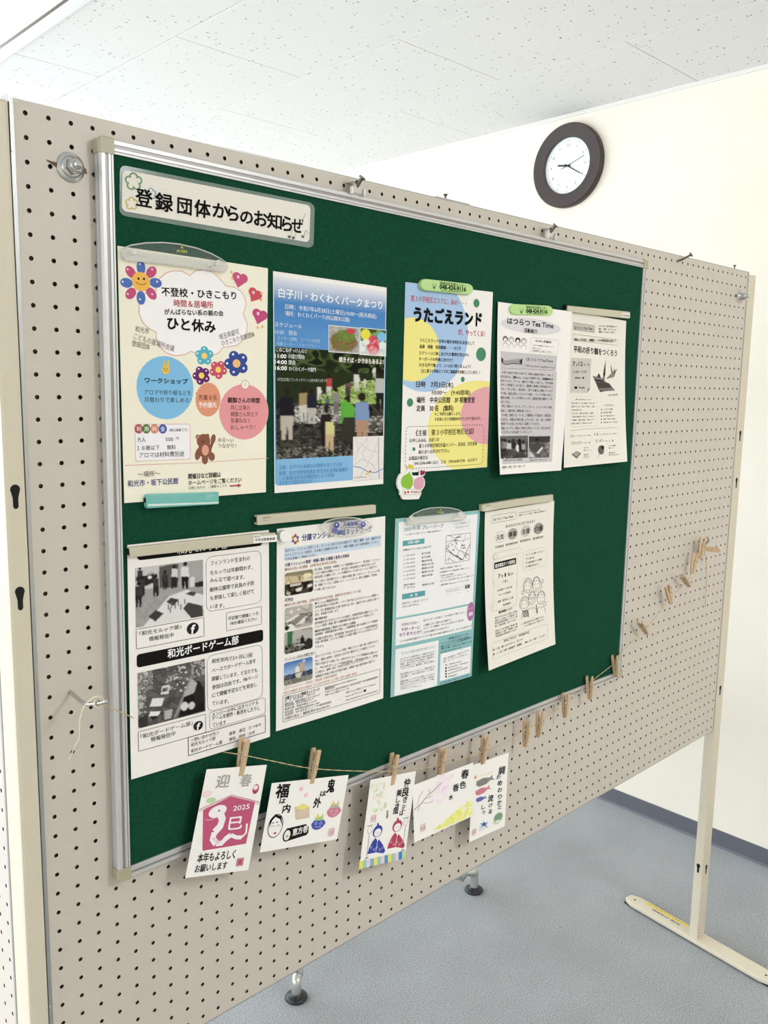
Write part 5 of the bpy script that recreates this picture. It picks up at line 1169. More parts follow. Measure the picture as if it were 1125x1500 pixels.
D['items'] = [
('R',12.5,7,199,20.5,5,'#151313',1),
('T','和光モルック部',67.4,13.3,75.6,10.3,.0,'#f0ecea',.016,4,2),
('F',9.6,29.5,104.7,104,0,110,92,'#a8a3a1',[('n',0,0,1,.5,8,1,['#b5b0ae','#9c9795','#c9c4c2'],2),('p',[(.01,.01),(.35,-.01),(.35,.11),(.01,.12)],'#c9c4c2'),('p',[(.35,.03),(.63,.02),(.62,.44),(.34,.42)],'#5b5654'),('p',[(.63,.02),(1.0,-.0),(1.0,.5),(.62,.45)],'#a8a3a1'),('p',[(.0,.17),(.27,.14),(.31,.27),(.09,.35)],'#2b2827'),('e',.21,.19,.03,.03,'#dcd8d6'),('p',[(.0,.36),(1.0,.46),(.99,1.26),(-.01,1.04)],'#a19c9a'),('n',0,.5,1,1,5,.35,['#aaa5a3','#8f8a88'],3),('p',[(.48,.56),(.75,.49),(1.0,.63),(.99,1.21),(.1,1.02)],'#dedad8'),('p',[(.73,.56),(.81,.53),(.9,.57),(.85,.63)],'#484341'),('p',[(.44,.65),(.51,.59),(.63,.64),(.55,.74)],'#423d3b'),('p',[(.69,.81),(.77,.72),(.99,.82),(.99,1.06),(.83,1.03)],'#464140'),('p',[(.18,.85),(.29,.76),(.4,.84),(.28,.96)],'#403b39'),('e',.07,.02,.02,.03,'#1d1a19'),('p',[(.04,.05),(.11,.06),(.11,.18),(.03,.16)],'#3c3735'),('p',[(.04,.16),(.1,.17),(.1,.3),(.08,.3),(.07,.21),(.06,.3),(.04,.29)],'#2b2726'),('e',.1,.17,.02,.03,'#1d1a19'),('p',[(.06,.2),(.14,.22),(.14,.35),(.05,.34)],'#3c3735'),('p',[(.06,.33),(.14,.34),(.13,.5),(.11,.49),(.1,.39),(.09,.49),(.07,.49)],'#2b2726'),('e',.3,.18,.02,.04,'#1d1a19'),('p',[(.26,.22),(.34,.23),(.34,.38),(.25,.36)],'#3c3735'),('p',[(.25,.35),(.34,.36),(.33,.54),(.3,.53),(.29,.41),(.28,.53),(.26,.52)],'#2b2726'),('e',.43,.13,.02,.03,'#1d1a19'),('p',[(.39,.16),(.46,.17),(.47,.3),(.38,.28)],'#3c3735'),('p',[(.39,.27),(.46,.29),(.45,.44),(.43,.43),(.43,.33),(.42,.43),(.4,.43)],'#2b2726'),('e',.56,.07,.02,.03,'#1d1a19'),('p',[(.52,.1),(.6,.12),(.61,.27),(.51,.25)],'#3c3735'),('p',[(.52,.24),(.6,.26),(.59,.44),(.57,.43),(.56,.31),(.55,.43),(.52,.43)],'#2b2726'),('e',.45,.22,.01,.01,'#1d1a19'),('p',[(.43,.23),(.47,.24),(.48,.33),(.42,.32)],'#3c3735'),('p',[(.43,.31),(.47,.32),(.47,.42),(.46,.41),(.45,.35),(.44,.41),(.43,.41)],'#2b2726'),('e',.05,.27,.03,.03,'#1d1a19'),('p',[(.0,.31),(.1,.32),(.11,.49),(-.01,.47)],'#3c3735'),('p',[(.0,.46),(.1,.48),(.08,.68),(.06,.67),(.05,.54),(.03,.67),(.01,.66)],'#2b2726'),('e',.57,.06,.03,.03,'#2a2524'),('p',[(.53,.09),(.62,.11),(.62,.26),(.52,.24)],'#d5d1cf'),('p',[(.53,.23),(.61,.25),(.6,.43),(.58,.42),(.57,.3),(.56,.42),(.53,.42)],'#2b2726'),('e',.73,.04,.03,.04,'#2a2524'),('p',[(.67,.08),(.78,.1),(.79,.28),(.66,.26)],'#dcd8d6'),('p',[(.67,.25),(.78,.27),(.77,.48),(.74,.48),(.72,.33),(.71,.47),(.68,.47)],'#1f1b1a'),('p',[(.8,.29),(.87,.28),(.87,.46),(.8,.46)],'#d5d1cf'),('p',[(.87,.39),(1.0,.38),(1.0,.48),(.87,.47)],'#2d2928'),('p',[(.46,.7),(.48,.7),(.48,.8),(.46,.79)],'#6d6765'),('p',[(.51,.67),(.53,.68),(.53,.77),(.51,.77)],'#6d6765'),('p',[(.56,.7),(.58,.7),(.58,.79),(.56,.79)],'#6d6765'),('p',[(.61,.66),(.63,.66),(.63,.75),(.61,.75)],'#6d6765'),('p',[(.65,.74),(.67,.74),(.66,.83),(.65,.83)],'#6d6765'),('p',[(.71,.65),(.73,.65),(.73,.75),(.71,.74)],'#6d6765'),('p',[(.49,.76),(.51,.76),(.51,.85),(.49,.85)],'#6d6765')],'photo_print',3),
('T','フィンランド生まれの',116.1,35.5,61.7,6.3,.0,'#1a1818',.006,4,2),
('T','モルックは年齢問わず、',115.2,48.3,67.1,6.3,.0,'#1a1818',.006,4,2),
('T','みんなで遊べます。',115.1,58.1,54.2,6.3,.041,'#1a1818',.006,4,2),
('T','樹林公園等で会員の子供',114.4,70.6,70,6.3,.0,'#1a1818',.006,4,2),
('T','も参加して楽しく投げて',114.8,82,69.5,6.3,.0,'#1a1818',.006,4,2),
('T','います。',114.7,93,22.1,6.3,.077,'#1a1818',.006,4,2),
('T','不定期で開催につき、',142.2,113.9,51.5,5.2,.0,'#1a1818',.006,4,2),
('T','FBを確認ください',146,121.1,43.4,5.2,.0,'#1a1818',.006,4,2),
('T','『和光モルック部』',14,112.5,57.7,5.9,.0,'#1a1818',.006,4,2),
('T','情報発信中',26.7,121.5,34.2,6,.0,'#1a1818',.006,4,2),
('B',109.3,26.8,196.5,99.6,9,.45,'#1a1818',3,False),
('B',139.7,105.3,196.6,130.2,0,.5,'#1a1818',3,False),
('B',10,106.1,105.2,131.1,0,.6,'#1a1818',3,False),
('E',88.5,118.1,8.8,7.8,0,'#2a2727',3),
('T','f',86.1,118.4,5.4,15.6,.097,'#f2eeec',.03,5,2),
('E',94.5,250.7,7.2,6.3,0,'#2a2727',3),
('T','f',92.5,250.8,4.4,12.6,.178,'#f2eeec',.03,5,2),
('R',10,138.1,199.3,155.1,4,'#151313',1),
('T','和光ボードゲーム部',52.2,145.3,106.1,11.7,.0,'#f2efed',.02,4,2),
('F',10.6,162,105.7,233.4,0,100,92,'#5a5553',[('n',0,0,1,1,6,1,['#575250','#4b4644','#635e5c'],5),('p',[(.01,.01),(.22,.01),(.18,.21),(.0,.35)],'#8f8a88'),('n',0,0,.22,.35,3,.7,['#c9c4c2','#2b2827','#8f8a88'],6),('p',[(.78,-.02),(.99,.0),(.99,.28),(.8,.33)],'#8a8583'),('n',.8,0,1,.3,3,.6,['#b5b0ae','#3b3735'],7),('p',[(.51,.98),(.78,.26),(.82,.25),(.75,.57),(.56,.97)],'#8d8886'),('p',[(.59,.99),(.68,.6),(.99,.64),(.99,.99)],'#1b1818'),('p',[(.78,.4),(.91,.39),(.99,.56),(.98,.81),(.85,.86)],'#262221'),('e',.68,.81,.06,.08,'#d5d1cf'),('e',.79,.83,.05,.07,'#cbc7c5'),('p',[(.79,.32),(.88,.43),(.83,.6),(.75,.62),(.67,.63)],'#b2adab'),('p',[(.35,.34),(.46,.34),(.45,.5),(.33,.49)],'#d8d4d2'),('p',[(.36,.38),(.44,.38),(.43,.45),(.35,.44)],'#4b4745'),('p',[(.21,.52),(.38,.56),(.34,.7),(.17,.66)],'#e2dedc'),('p',[(.15,.78),(.24,.74),(.35,.83),(.21,.93)],'#25211f'),('p',[(.18,.75),(.33,.79),(.29,.86),(.15,.83)],'#e6e2e0'),('p',[(.38,.8),(.5,.8),(.48,.97),(.38,.97)],'#b4afad'),('e',.48,.27,.01,.02,'#cfcbc9'),('e',.42,.0,.02,.02,'#cfcbc9'),('e',.74,.31,.02,.01,'#cfcbc9'),('e',.45,.31,.02,.01,'#8f8a88'),('e',.63,.08,.02,.02,'#cfcbc9'),('e',.41,.41,.01,.01,'#8f8a88'),('e',.64,.5,.01,.02,'#cfcbc9'),('e',.71,.5,.02,.01,'#cfcbc9'),('e',.73,.29,.01,.01,'#cfcbc9'),('e',.53,.19,.02,.02,'#8f8a88'),('e',.63,.5,.02,.02,'#cfcbc9'),('e',.45,.42,.02,.01,'#cfcbc9'),('e',.64,.16,.02,.01,'#cfcbc9'),('e',.42,.4,.02,.01,'#8f8a88'),('e',.54,.1,.01,.02,'#8f8a88'),('e',.41,.29,.01,.01,'#cfcbc9'),('e',.69,.55,.02,.01,'#cfcbc9'),('e',.42,.28,.01,.01,'#cfcbc9'),('e',.61,.12,.01,.02,'#cfcbc9'),('e',.72,.51,.02,.02,'#cfcbc9'),('e',.62,.34,.01,.01,'#8f8a88'),('e',.57,.24,.02,.02,'#cfcbc9'),('e',.73,.33,.02,.01,'#cfcbc9'),('e',.6,.05,.01,.02,'#cfcbc9'),('e',.61,.27,.02,.02,'#8f8a88'),('e',.65,.07,.01,.02,'#8f8a88'),('e',.48,.23,.02,.01,'#cfcbc9'),('e',.5,.2,.02,.01,'#cfcbc9'),('e',.66,.07,.02,.02,'#cfcbc9'),('e',.47,.39,.01,.02,'#cfcbc9'),('e',.64,.1,.01,.02,'#8f8a88'),('e',.54,.44,.02,.01,'#cfcbc9'),('e',.7,.29,.01,.01,'#cfcbc9'),('e',.46,.39,.02,.01,'#cfcbc9'),('e',.67,.37,.02,.02,'#cfcbc9'),('e',.5,.4,.01,.01,'#cfcbc9'),('e',.54,.23,.02,.01,'#cfcbc9'),('e',.72,.5,.02,.02,'#8f8a88'),('e',.71,.18,.02,.02,'#cfcbc9'),('e',.57,.18,.02,.01,'#cfcbc9'),('e',.6,.18,.02,.01,'#8f8a88'),('e',.63,.5,.02,.02,'#cfcbc9'),('e',.4,.35,.01,.01,'#cfcbc9'),('e',.58,.24,.02,.01,'#cfcbc9'),('e',.48,.43,.02,.01,'#cfcbc9'),('e',.46,.26,.02,.01,'#8f8a88'),('e',.71,.47,.02,.01,'#cfcbc9'),('e',.69,.09,.02,.02,'#cfcbc9'),('e',.54,.26,.02,.01,'#cfcbc9'),('e',.44,.06,.01,.02,'#8f8a88'),('e',.43,.24,.01,.01,'#cfcbc9'),('e',.62,.33,.01,.01,'#cfcbc9'),('e',.44,.27,.02,.01,'#cfcbc9'),('e',.46,.19,.02,.01,'#cfcbc9'),('e',.67,.36,.01,.02,'#cfcbc9'),('e',.64,.26,.01,.01,'#cfcbc9'),('e',.58,.37,.01,.02,'#cfcbc9'),('e',.69,.52,.02,.02,'#8f8a88'),('e',.49,.24,.01,.01,'#cfcbc9'),('e',.7,.46,.02,.01,'#cfcbc9'),('p',[(.0,.41),(.13,.39),(.06,.61),(-.0,.78)],'#a39e9c'),('n',0,.35,.12,1,3,.5,['#c9c4c2','#5b5654'],8),('p',[(-.0,.84),(.15,.77),(.13,1.01),(-.0,.99)],'#3b3634')],'photo_print',3),
('B',109,159.1,197.4,235.6,9,.45,'#1a1818',3,False),
('T','和光市内で2ヶ月に1回',116.4,167.5,64,6.4,.052,'#1a1818',.006,4,2),
('T','ベースでボードゲーム会を',116.3,180.3,70,6.4,.0,'#1a1818',.006,4,2),
('T','開催しています。どなたでも',116.4,191.6,72.4,6.4,.035,'#1a1818',.006,4,2),
('T','参加は自由です。FBページ',116.3,203.4,73.9,6.4,.0,'#1a1818',.006,4,2),
('T','にて開催予定などを発信し',116.2,214.4,71.6,6.4,.0,'#1a1818',.006,4,2),
('T','ています。',116,225.2,26.2,6.4,.104,'#1a1818',.006,4,2),
('T','メンバーの中にはオリジナル',115.6,241,74.9,6.4,.0,'#1a1818',.006,4,2),
('T','ゲームを制作・販売をしたりし',115.5,246.4,77.3,6.4,.04,'#1a1818',.006,4,2),
('T','ています',116.2,255.2,20.8,6.4,.065,'#1a1818',.006,4,2),
('T','『和光ボードゲーム部』',13,244.7,73.4,6,.0,'#1a1818',.006,4,2),
('T','情報発信中',27,252.2,34,6.1,.0,'#1a1818',.006,4,2),
('B',111.8,237,202.1,260.4,4,.45,'#1a1818',3,False),
('B',10.3,237.5,105.7,263,0,.6,'#1a1818',3,False),
('B',79.5,263,201.9,287.8,0,.9,'#1a1818',3,False),
('T','＜問い合わせ先＞',83.5,268.1,42.5,5.1,.0,'#1a1818',.004,4,2),
('T','和光モルック部\u3000\u3000\u3000\u3000部長\u3000渡辺\u3000たつゆき',83.4,274.5,110.6,5.1,.0,'#1a1818',.004,4,2),
('T','和光ボードゲーム部\u3000\u3000部長\u3000中村\u3000元洋',83.3,282.8,100.5,5.1,.0,'#1a1818',.004,4,2),
]
SHEETS.append(D)
D = {'name': 'flyer', 'label': 'white flyer with blue heading and four small colour photos down its left side', 'cat': 'flyer', 'size': (210, 297), 'corners': [[0.33346, 0.49334, 0.0139], [0.54279, 0.49506, 0.0139], [0.54384, 0.79176, 0.0155], [0.33092, 0.78882, 0.0145]], 'bow': 0.0012}
D['items'] = [
('T','分譲マンション地域ネットワーク',44.1,17.1,137.3,9.9,.0,'#27347a',.014,4,2),
('E',36.5,21,2.33,2.36,0,'#c9a040',2),
('E',32.3,23.1,2.32,2.35,0,'#b0585a',2),
('E',28.1,20.1,2.3,2.35,0,'#6a7aa8',2),
('E',28,14.9,2.3,2.35,0,'#c9a040',2),
('E',32.2,12.8,2.31,2.35,0,'#b0585a',2),
('E',36.5,15.8,2.32,2.36,0,'#6a7aa8',2),
('O',32.3,18,4.1,4.2,0,.8,'#8a4a4a',3,0,360),
('L',[(32.2,8.6),(32.2,12.6)],.6,'#c9a040',3),
('R',13,28.9,201.7,46.5,1,'#ccd9e8',1),
('T','私たちは、マンション住民による、マンション住民のための団体です。和光・朝霞・志木・新座市を中',14.6,32.6,185,4.5,.0,'#3a4252',.003,4,1),
('T','心としたマンション住民が、日々抱える問題を持ち寄って、気軽に相談し合える場を提供しています。',14.6,38.9,182.2,4.5,.0,'#3a4252',.003,4,1),
('T','ぜひお気軽にご参加ください。',14.7,45.1,56.4,4.5,.0,'#3a4252',.003,4,1),
('T','分譲マンションの管理・修繕に関わる情報と意見の交換会',14,53.4,120.9,5.4,.0,'#4b3f72',.012,4,1),
('T','■毎年1回(11月)開催\u3000[会場 和光市中央公民館]',14,60,95,4.5,.0,'#a8705a',.003,4,1),
('T','第１回は、管理運営・修繕等について最新情報のセミナー、第２回は、マンション',67.8,67,131.4,4.1,.0,'#4a4644',.002,4,1),
('T','における様々な問題について、気を揉んで参加者同士で意見を交わします。',67.8,72.8,123.7,4.1,.0,'#4a4644',.002,4,1),
('T','毎回出席した講師になり、いくら時間があっても足りない！という状況です。',67.9,78.4,126,4.1,.0,'#4a4644',.002,4,1),
('T','「もっと詳しく話が聞きたい！」個別の相談に乗ってほしい！」マンションの管',67.9,85.2,130.8,4.1,.0,'#4a4644',.002,4,1),
('T','理・修繕についてもっと勉強したい！」という方には、毎月１回開催の「定例会」',68,90.9,126.1,4.1,.0,'#4a4644',.002,4,1),
('T','にお越し頂いております。',68,96.9,41.3,4.1,.035,'#4a4644',.002,4,1),
('T','定例会',14.3,104.3,15.1,5.5,.046,'#3c3a5a',.008,4,1),
('T','■毎月1回土曜日開催\u3000[会場 和光市中央公民館、朝霞市中央市民センター他]',14.3,111.9,144.6,4.5,.0,'#a8705a',.002,4,1),
('T','●マンション問題意見交換',69,117.8,44.1,4.3,.0,'#1a1818',.003,4,1),
('T','意見交換が抱えるお悩み事や、メディア等で取り上げられるマンション問題につ',69.1,123.5,127.8,4.2,.0,'#4a4644',.002,4,1),
('T','いて、同じ管理組合員の立場で意見を出し合い、最終まではじめ解決に導いて',69.1,129.9,129.1,4.2,.0,'#4a4644',.002,4,1),
('T','頂き、参加者で共有します。',69.2,135.3,45.9,4.2,.0,'#4a4644',.002,4,1),
('F',13.9,65.4,65.3,99,3.5,46,38,'#c2b38f',[('n',0,0,1,.5,6,1,['#c9b894','#b5a37c','#ddd0b0'],3),('p',[(.01,-.13),(.98,.01),(.98,.23),(.01,.15)],'#8f8468'),('e',.8,.25,.16,.1,'#e8dcb8'),('n',0,.5,1,1,4,1,['#1d1814','#2f2721','#4a3f35'],4),('p',[(.39,.77),(.63,.72),(.59,.88),(.41,.89)],'#e0dccf'),('p',[(.82,.66),(.97,.65),(.97,.77),(.8,.81)],'#dcd8cc'),('p',[(.2,.53),(.59,.54),(.57,.63),(.2,.63)],'#cfc8b8'),('p',[(.09,.79),(.22,.9),(.18,1.03),(.05,.93)],'#b5ad9c'),('e',.52,.33,.02,.11,'#3a302a')],'room_photo',3),
('T','●各種勉強会',69.3,141.9,22.9,4.2,.0,'#1a1818',.002,4,1),
('T','専門知識を有する当ネットワークの会員や、外部専門家等を講師として、マン',69.3,147.9,126.8,4.2,.0,'#3d3938',.002,4,1),
('T','ションの管理・修繕に関する最新情報や取り組み方について勉強します。',69.4,153.3,118.7,4.2,.0,'#3d3938',.002,4,1),
('T','●無料個別相談(ご要望のある場合のみ開催)',69.4,160.2,80,4.2,.0,'#1a1818',.002,4,1),
('T','管理規約・長期修繕計画の見直し、大規模修繕工事の計画等について具体的',69.5,165.4,126.4,4.2,.0,'#3d3938',.002,4,1),
('T','な支援が必要な方は、専門家団体「NPO法人 匠リニューアル技術支援協会」',69.5,172.4,126.5,4.2,.0,'#3d3938',.002,4,1),
('T','所属の専門委員、マンション管理士より別途で個別アドバイスを受けることが',69.6,177.6,125.8,4.2,.0,'#3d3938',.002,4,1),
('T','できます。',69.6,184.3,16.7,4.2,.06,'#3d3938',.002,4,1),
('T','当ネットワークでは、マンションの管理・修繕について、住民の暮しを豊かなものに',69.8,199,127.5,4.2,.0,'#3d3938',.002,4,1),
('T','めに、建物の状態を、住民自らの目で見て確認することを推奨しています。',69.8,205.6,122.4,4.2,.0,'#3d3938',.002,4,1),
('T','マンション自主点検立会い',14.2,192.8,56.1,5.2,.0,'#3c3a5a',.003,4,1),
('F',14.3,116.2,64.5,149.6,3.5,46,38,'#b8aca4',[('n',0,0,1,.45,7,1,['#bdb2aa','#aca199','#cbc2bb'],3),('e',.24,.23,.05,.07,'#e8e4e0'),('e',.5,.18,.04,.06,'#e8e4e0'),('p',[(.05,.65),(.52,.4),(.98,.42),(.98,.59),(.48,.93)],'#57504b'),('p',[(.21,.64),(.52,.42),(.82,.47),(.4,.86)],'#8a857c'),('p',[(.01,.59),(.5,.38),(.54,.45),(.13,.69)],'#dcd8d2'),('p',[(.4,.86),(.84,.45),(.98,.44),(.64,.85)],'#e2ded8'),('n',0,.65,.25,1,3,.7,['#3b3532','#6d6560'],5),('n',.75,.4,1,.9,3,.6,['#5b5450','#a39a94','#2f2a28'],6),('p',[(.03,.83),(.25,.74),(.46,1.1),(.17,1.03)],'#e6e2dd'),('e',.09,.9,.08,.09,'#1f1b1a')],'meeting_photo',3),
('F',13.9,151.8,64.8,184.6,3.5,46,38,'#aaa79e',[('p',[(.1,.03),(.3,.04),(.27,.65),(.11,.63)],'#3d6b4a'),('n',.3,0,1,.5,8,1,['#b5b2a8','#a39f96'],3),('n',0,.6,1,1,4,.9,['#2b2725','#4b4540','#7a746c','#1b1817'],4),('e',.64,.37,.04,.06,'#4a3a32'),('p',[(.57,.41),(.72,.44),(.73,.73),(.56,.68)],'#1f1c20'),('e',.87,.62,.11,.11,'#2f2926'),('p',[(.74,.68),(1.0,.61),(1.0,1.09),(.77,1.02)],'#322d2a'),('p',[(.33,.66),(.7,.72),(.71,.79),(.35,.73)],'#bdb8ae'),('e',.48,.49,.03,.05,'#3a302b')],'lecture_photo',3),
('T','「素人の住民だけで点検しても、劣化がわからない」という管理組合を支援するた',69.9,211,126.9,4.2,.044,'#3d3938',.002,4,1),
('T','に、「NPO法人 匠リニューアル技術支援協会」の専門委員を派遣して、専門家',69.9,217.2,126.9,4.2,.045,'#3d3938',.002,4,1),
('T','の立場から、建物の劣化・不具合の見方をアドバイスします。',70,223.8,98.3,4.2,.0,'#3d3938',.002,4,1),
('T','管理組合で計画の手助けが可能な場合、点検終了後の意見交換も可能です。',70,230.1,122.1,4.2,.0,'#3d3938',.002,4,1),
('F',13.4,197.5,65,232.2,3.5,48,40,'#5a83bd',[('g',0,.6,'#3f6cae','#a9c2dc'),('p',[(.48,.2),(.72,.11),(.72,.63),(.46,.62)],'#b5a890'),('p',[(.4,.34),(.53,.19),(.56,.63),(.39,.62)],'#e2ddd4'),('n',0,.55,1,.8,3,.85,['#1b1a1c','#2f2b2b','#5b5450'],3),('n',0,.78,1,1,4,1,['#8a8578','#9d978a','#757064'],4),('p',[(.39,.62),(.65,.56),(.58,.8),(.44,.78)],'#cfc9bd'),('e',.7,.1,.03,.05,'#e8e6e2'),('p',[(.5,.23),(.55,.22),(.55,.3),(.5,.3)],'#2b2622')],'building_photo',3),
('T','これまでに6イベント・定例会にご参加頂いた和光市等地域',13.2,236,98.3,4.4,.0,'#c28a70',.0,4,1),
('T','和光市 朝霞市 志木市 新座市 さいたま市 所沢市 ふじみ野 上尾市 板橋区 練馬区',13.2,242.2,140.1,4.2,.0,'#c28a70',.0,4,1),
('B',11.8,246.1,202,285.9,0,.6,'#55565c',3,False),
('T','分譲マンション地域ネットワーク',14.8,250.9,63.3,5.5,.0,'#2a2a32',.014,4,1),
('T','会\u3000長：和光市本町\u3000三浦 36-70',14.8,255.2,55,3.6,.0,'#4a4a52',.003,4,1),
('T','朝霞支部：朝霞市朝志ヶ丘 3-17-45-107',14.9,259.7,64.4,3.6,.0,'#4a4a52',.003,4,1),
('T','志木支部：志木市本町 4-6-19',14.9,263.1,53,3.6,.0,'#4a4a52',.003,4,1),
('T','新座支部：新座市東北 2-36-34',14.9,267.5,57.5,3.6,.0,'#4a4a52',.003,4,1),
('T','和光支部：埼玉県和光市西大和 3-1484',14.9,272.1,62.9,3.6,.0,'#4a4a52',.003,4,1),
('T','支援団体：NPO法人 匠リニューアル技術支援協会',15,276.2,86.2,3.6,.0,'#4a4a52',.003,4,1),
('T','お問合せ窓口 ｜ 事務局 鈴木 050-6798-1516',15,281.7,83.4,4.6,.0,'#2a2a32',.004,4,1),
('T','E-mail:bunjomansion.network@gmail.com',88.6,250.9,63.1,3.7,.0,'#4a4a52',.002,4,1),
('T','事務局住所',88.6,254,19.2,3.7,.0,'#4a4a52',.002,4,1),
('T','〒351-0115 和光市本町31-3和光市役所 中央活動推進課内',88.6,258.4,109.1,3.7,.0,'#4a4a52',.002,4,1),
('T','分譲マンション地域ネットワーク 宛',88.7,263,47.5,3.7,.0,'#4a4a52',.002,4,1),
('T','分譲マンション地域ネットワーク Facebook',129.6,268.7,62.4,3.8,.0,'#4a4a52',.002,4,1),
('T','Facebookでチェック',129.7,274.7,35.4,3.8,.0,'#4a4a52',.002,4,1),
('T','https://www.facebook.com/bunjo.mansion',129.8,280.6,67.1,3.8,.0,'#4a4a52',.002,4,1),
('E',169.6,274.7,2.83,2.12,0,'#33386e',3),
]
SHEETS.append(D)
D = {'name': 'flyer', 'label': 'teal bordered play park flyer with a street map, under the clear arched clip', 'cat': 'flyer', 'size': (210, 297), 'corners': [[0.56493, 0.50133, 0.0141], [0.77263, 0.50596, 0.0141], [0.76061, 0.80396, 0.0175], [0.56127, 0.79496, 0.0145]], 'bow': 0.003}
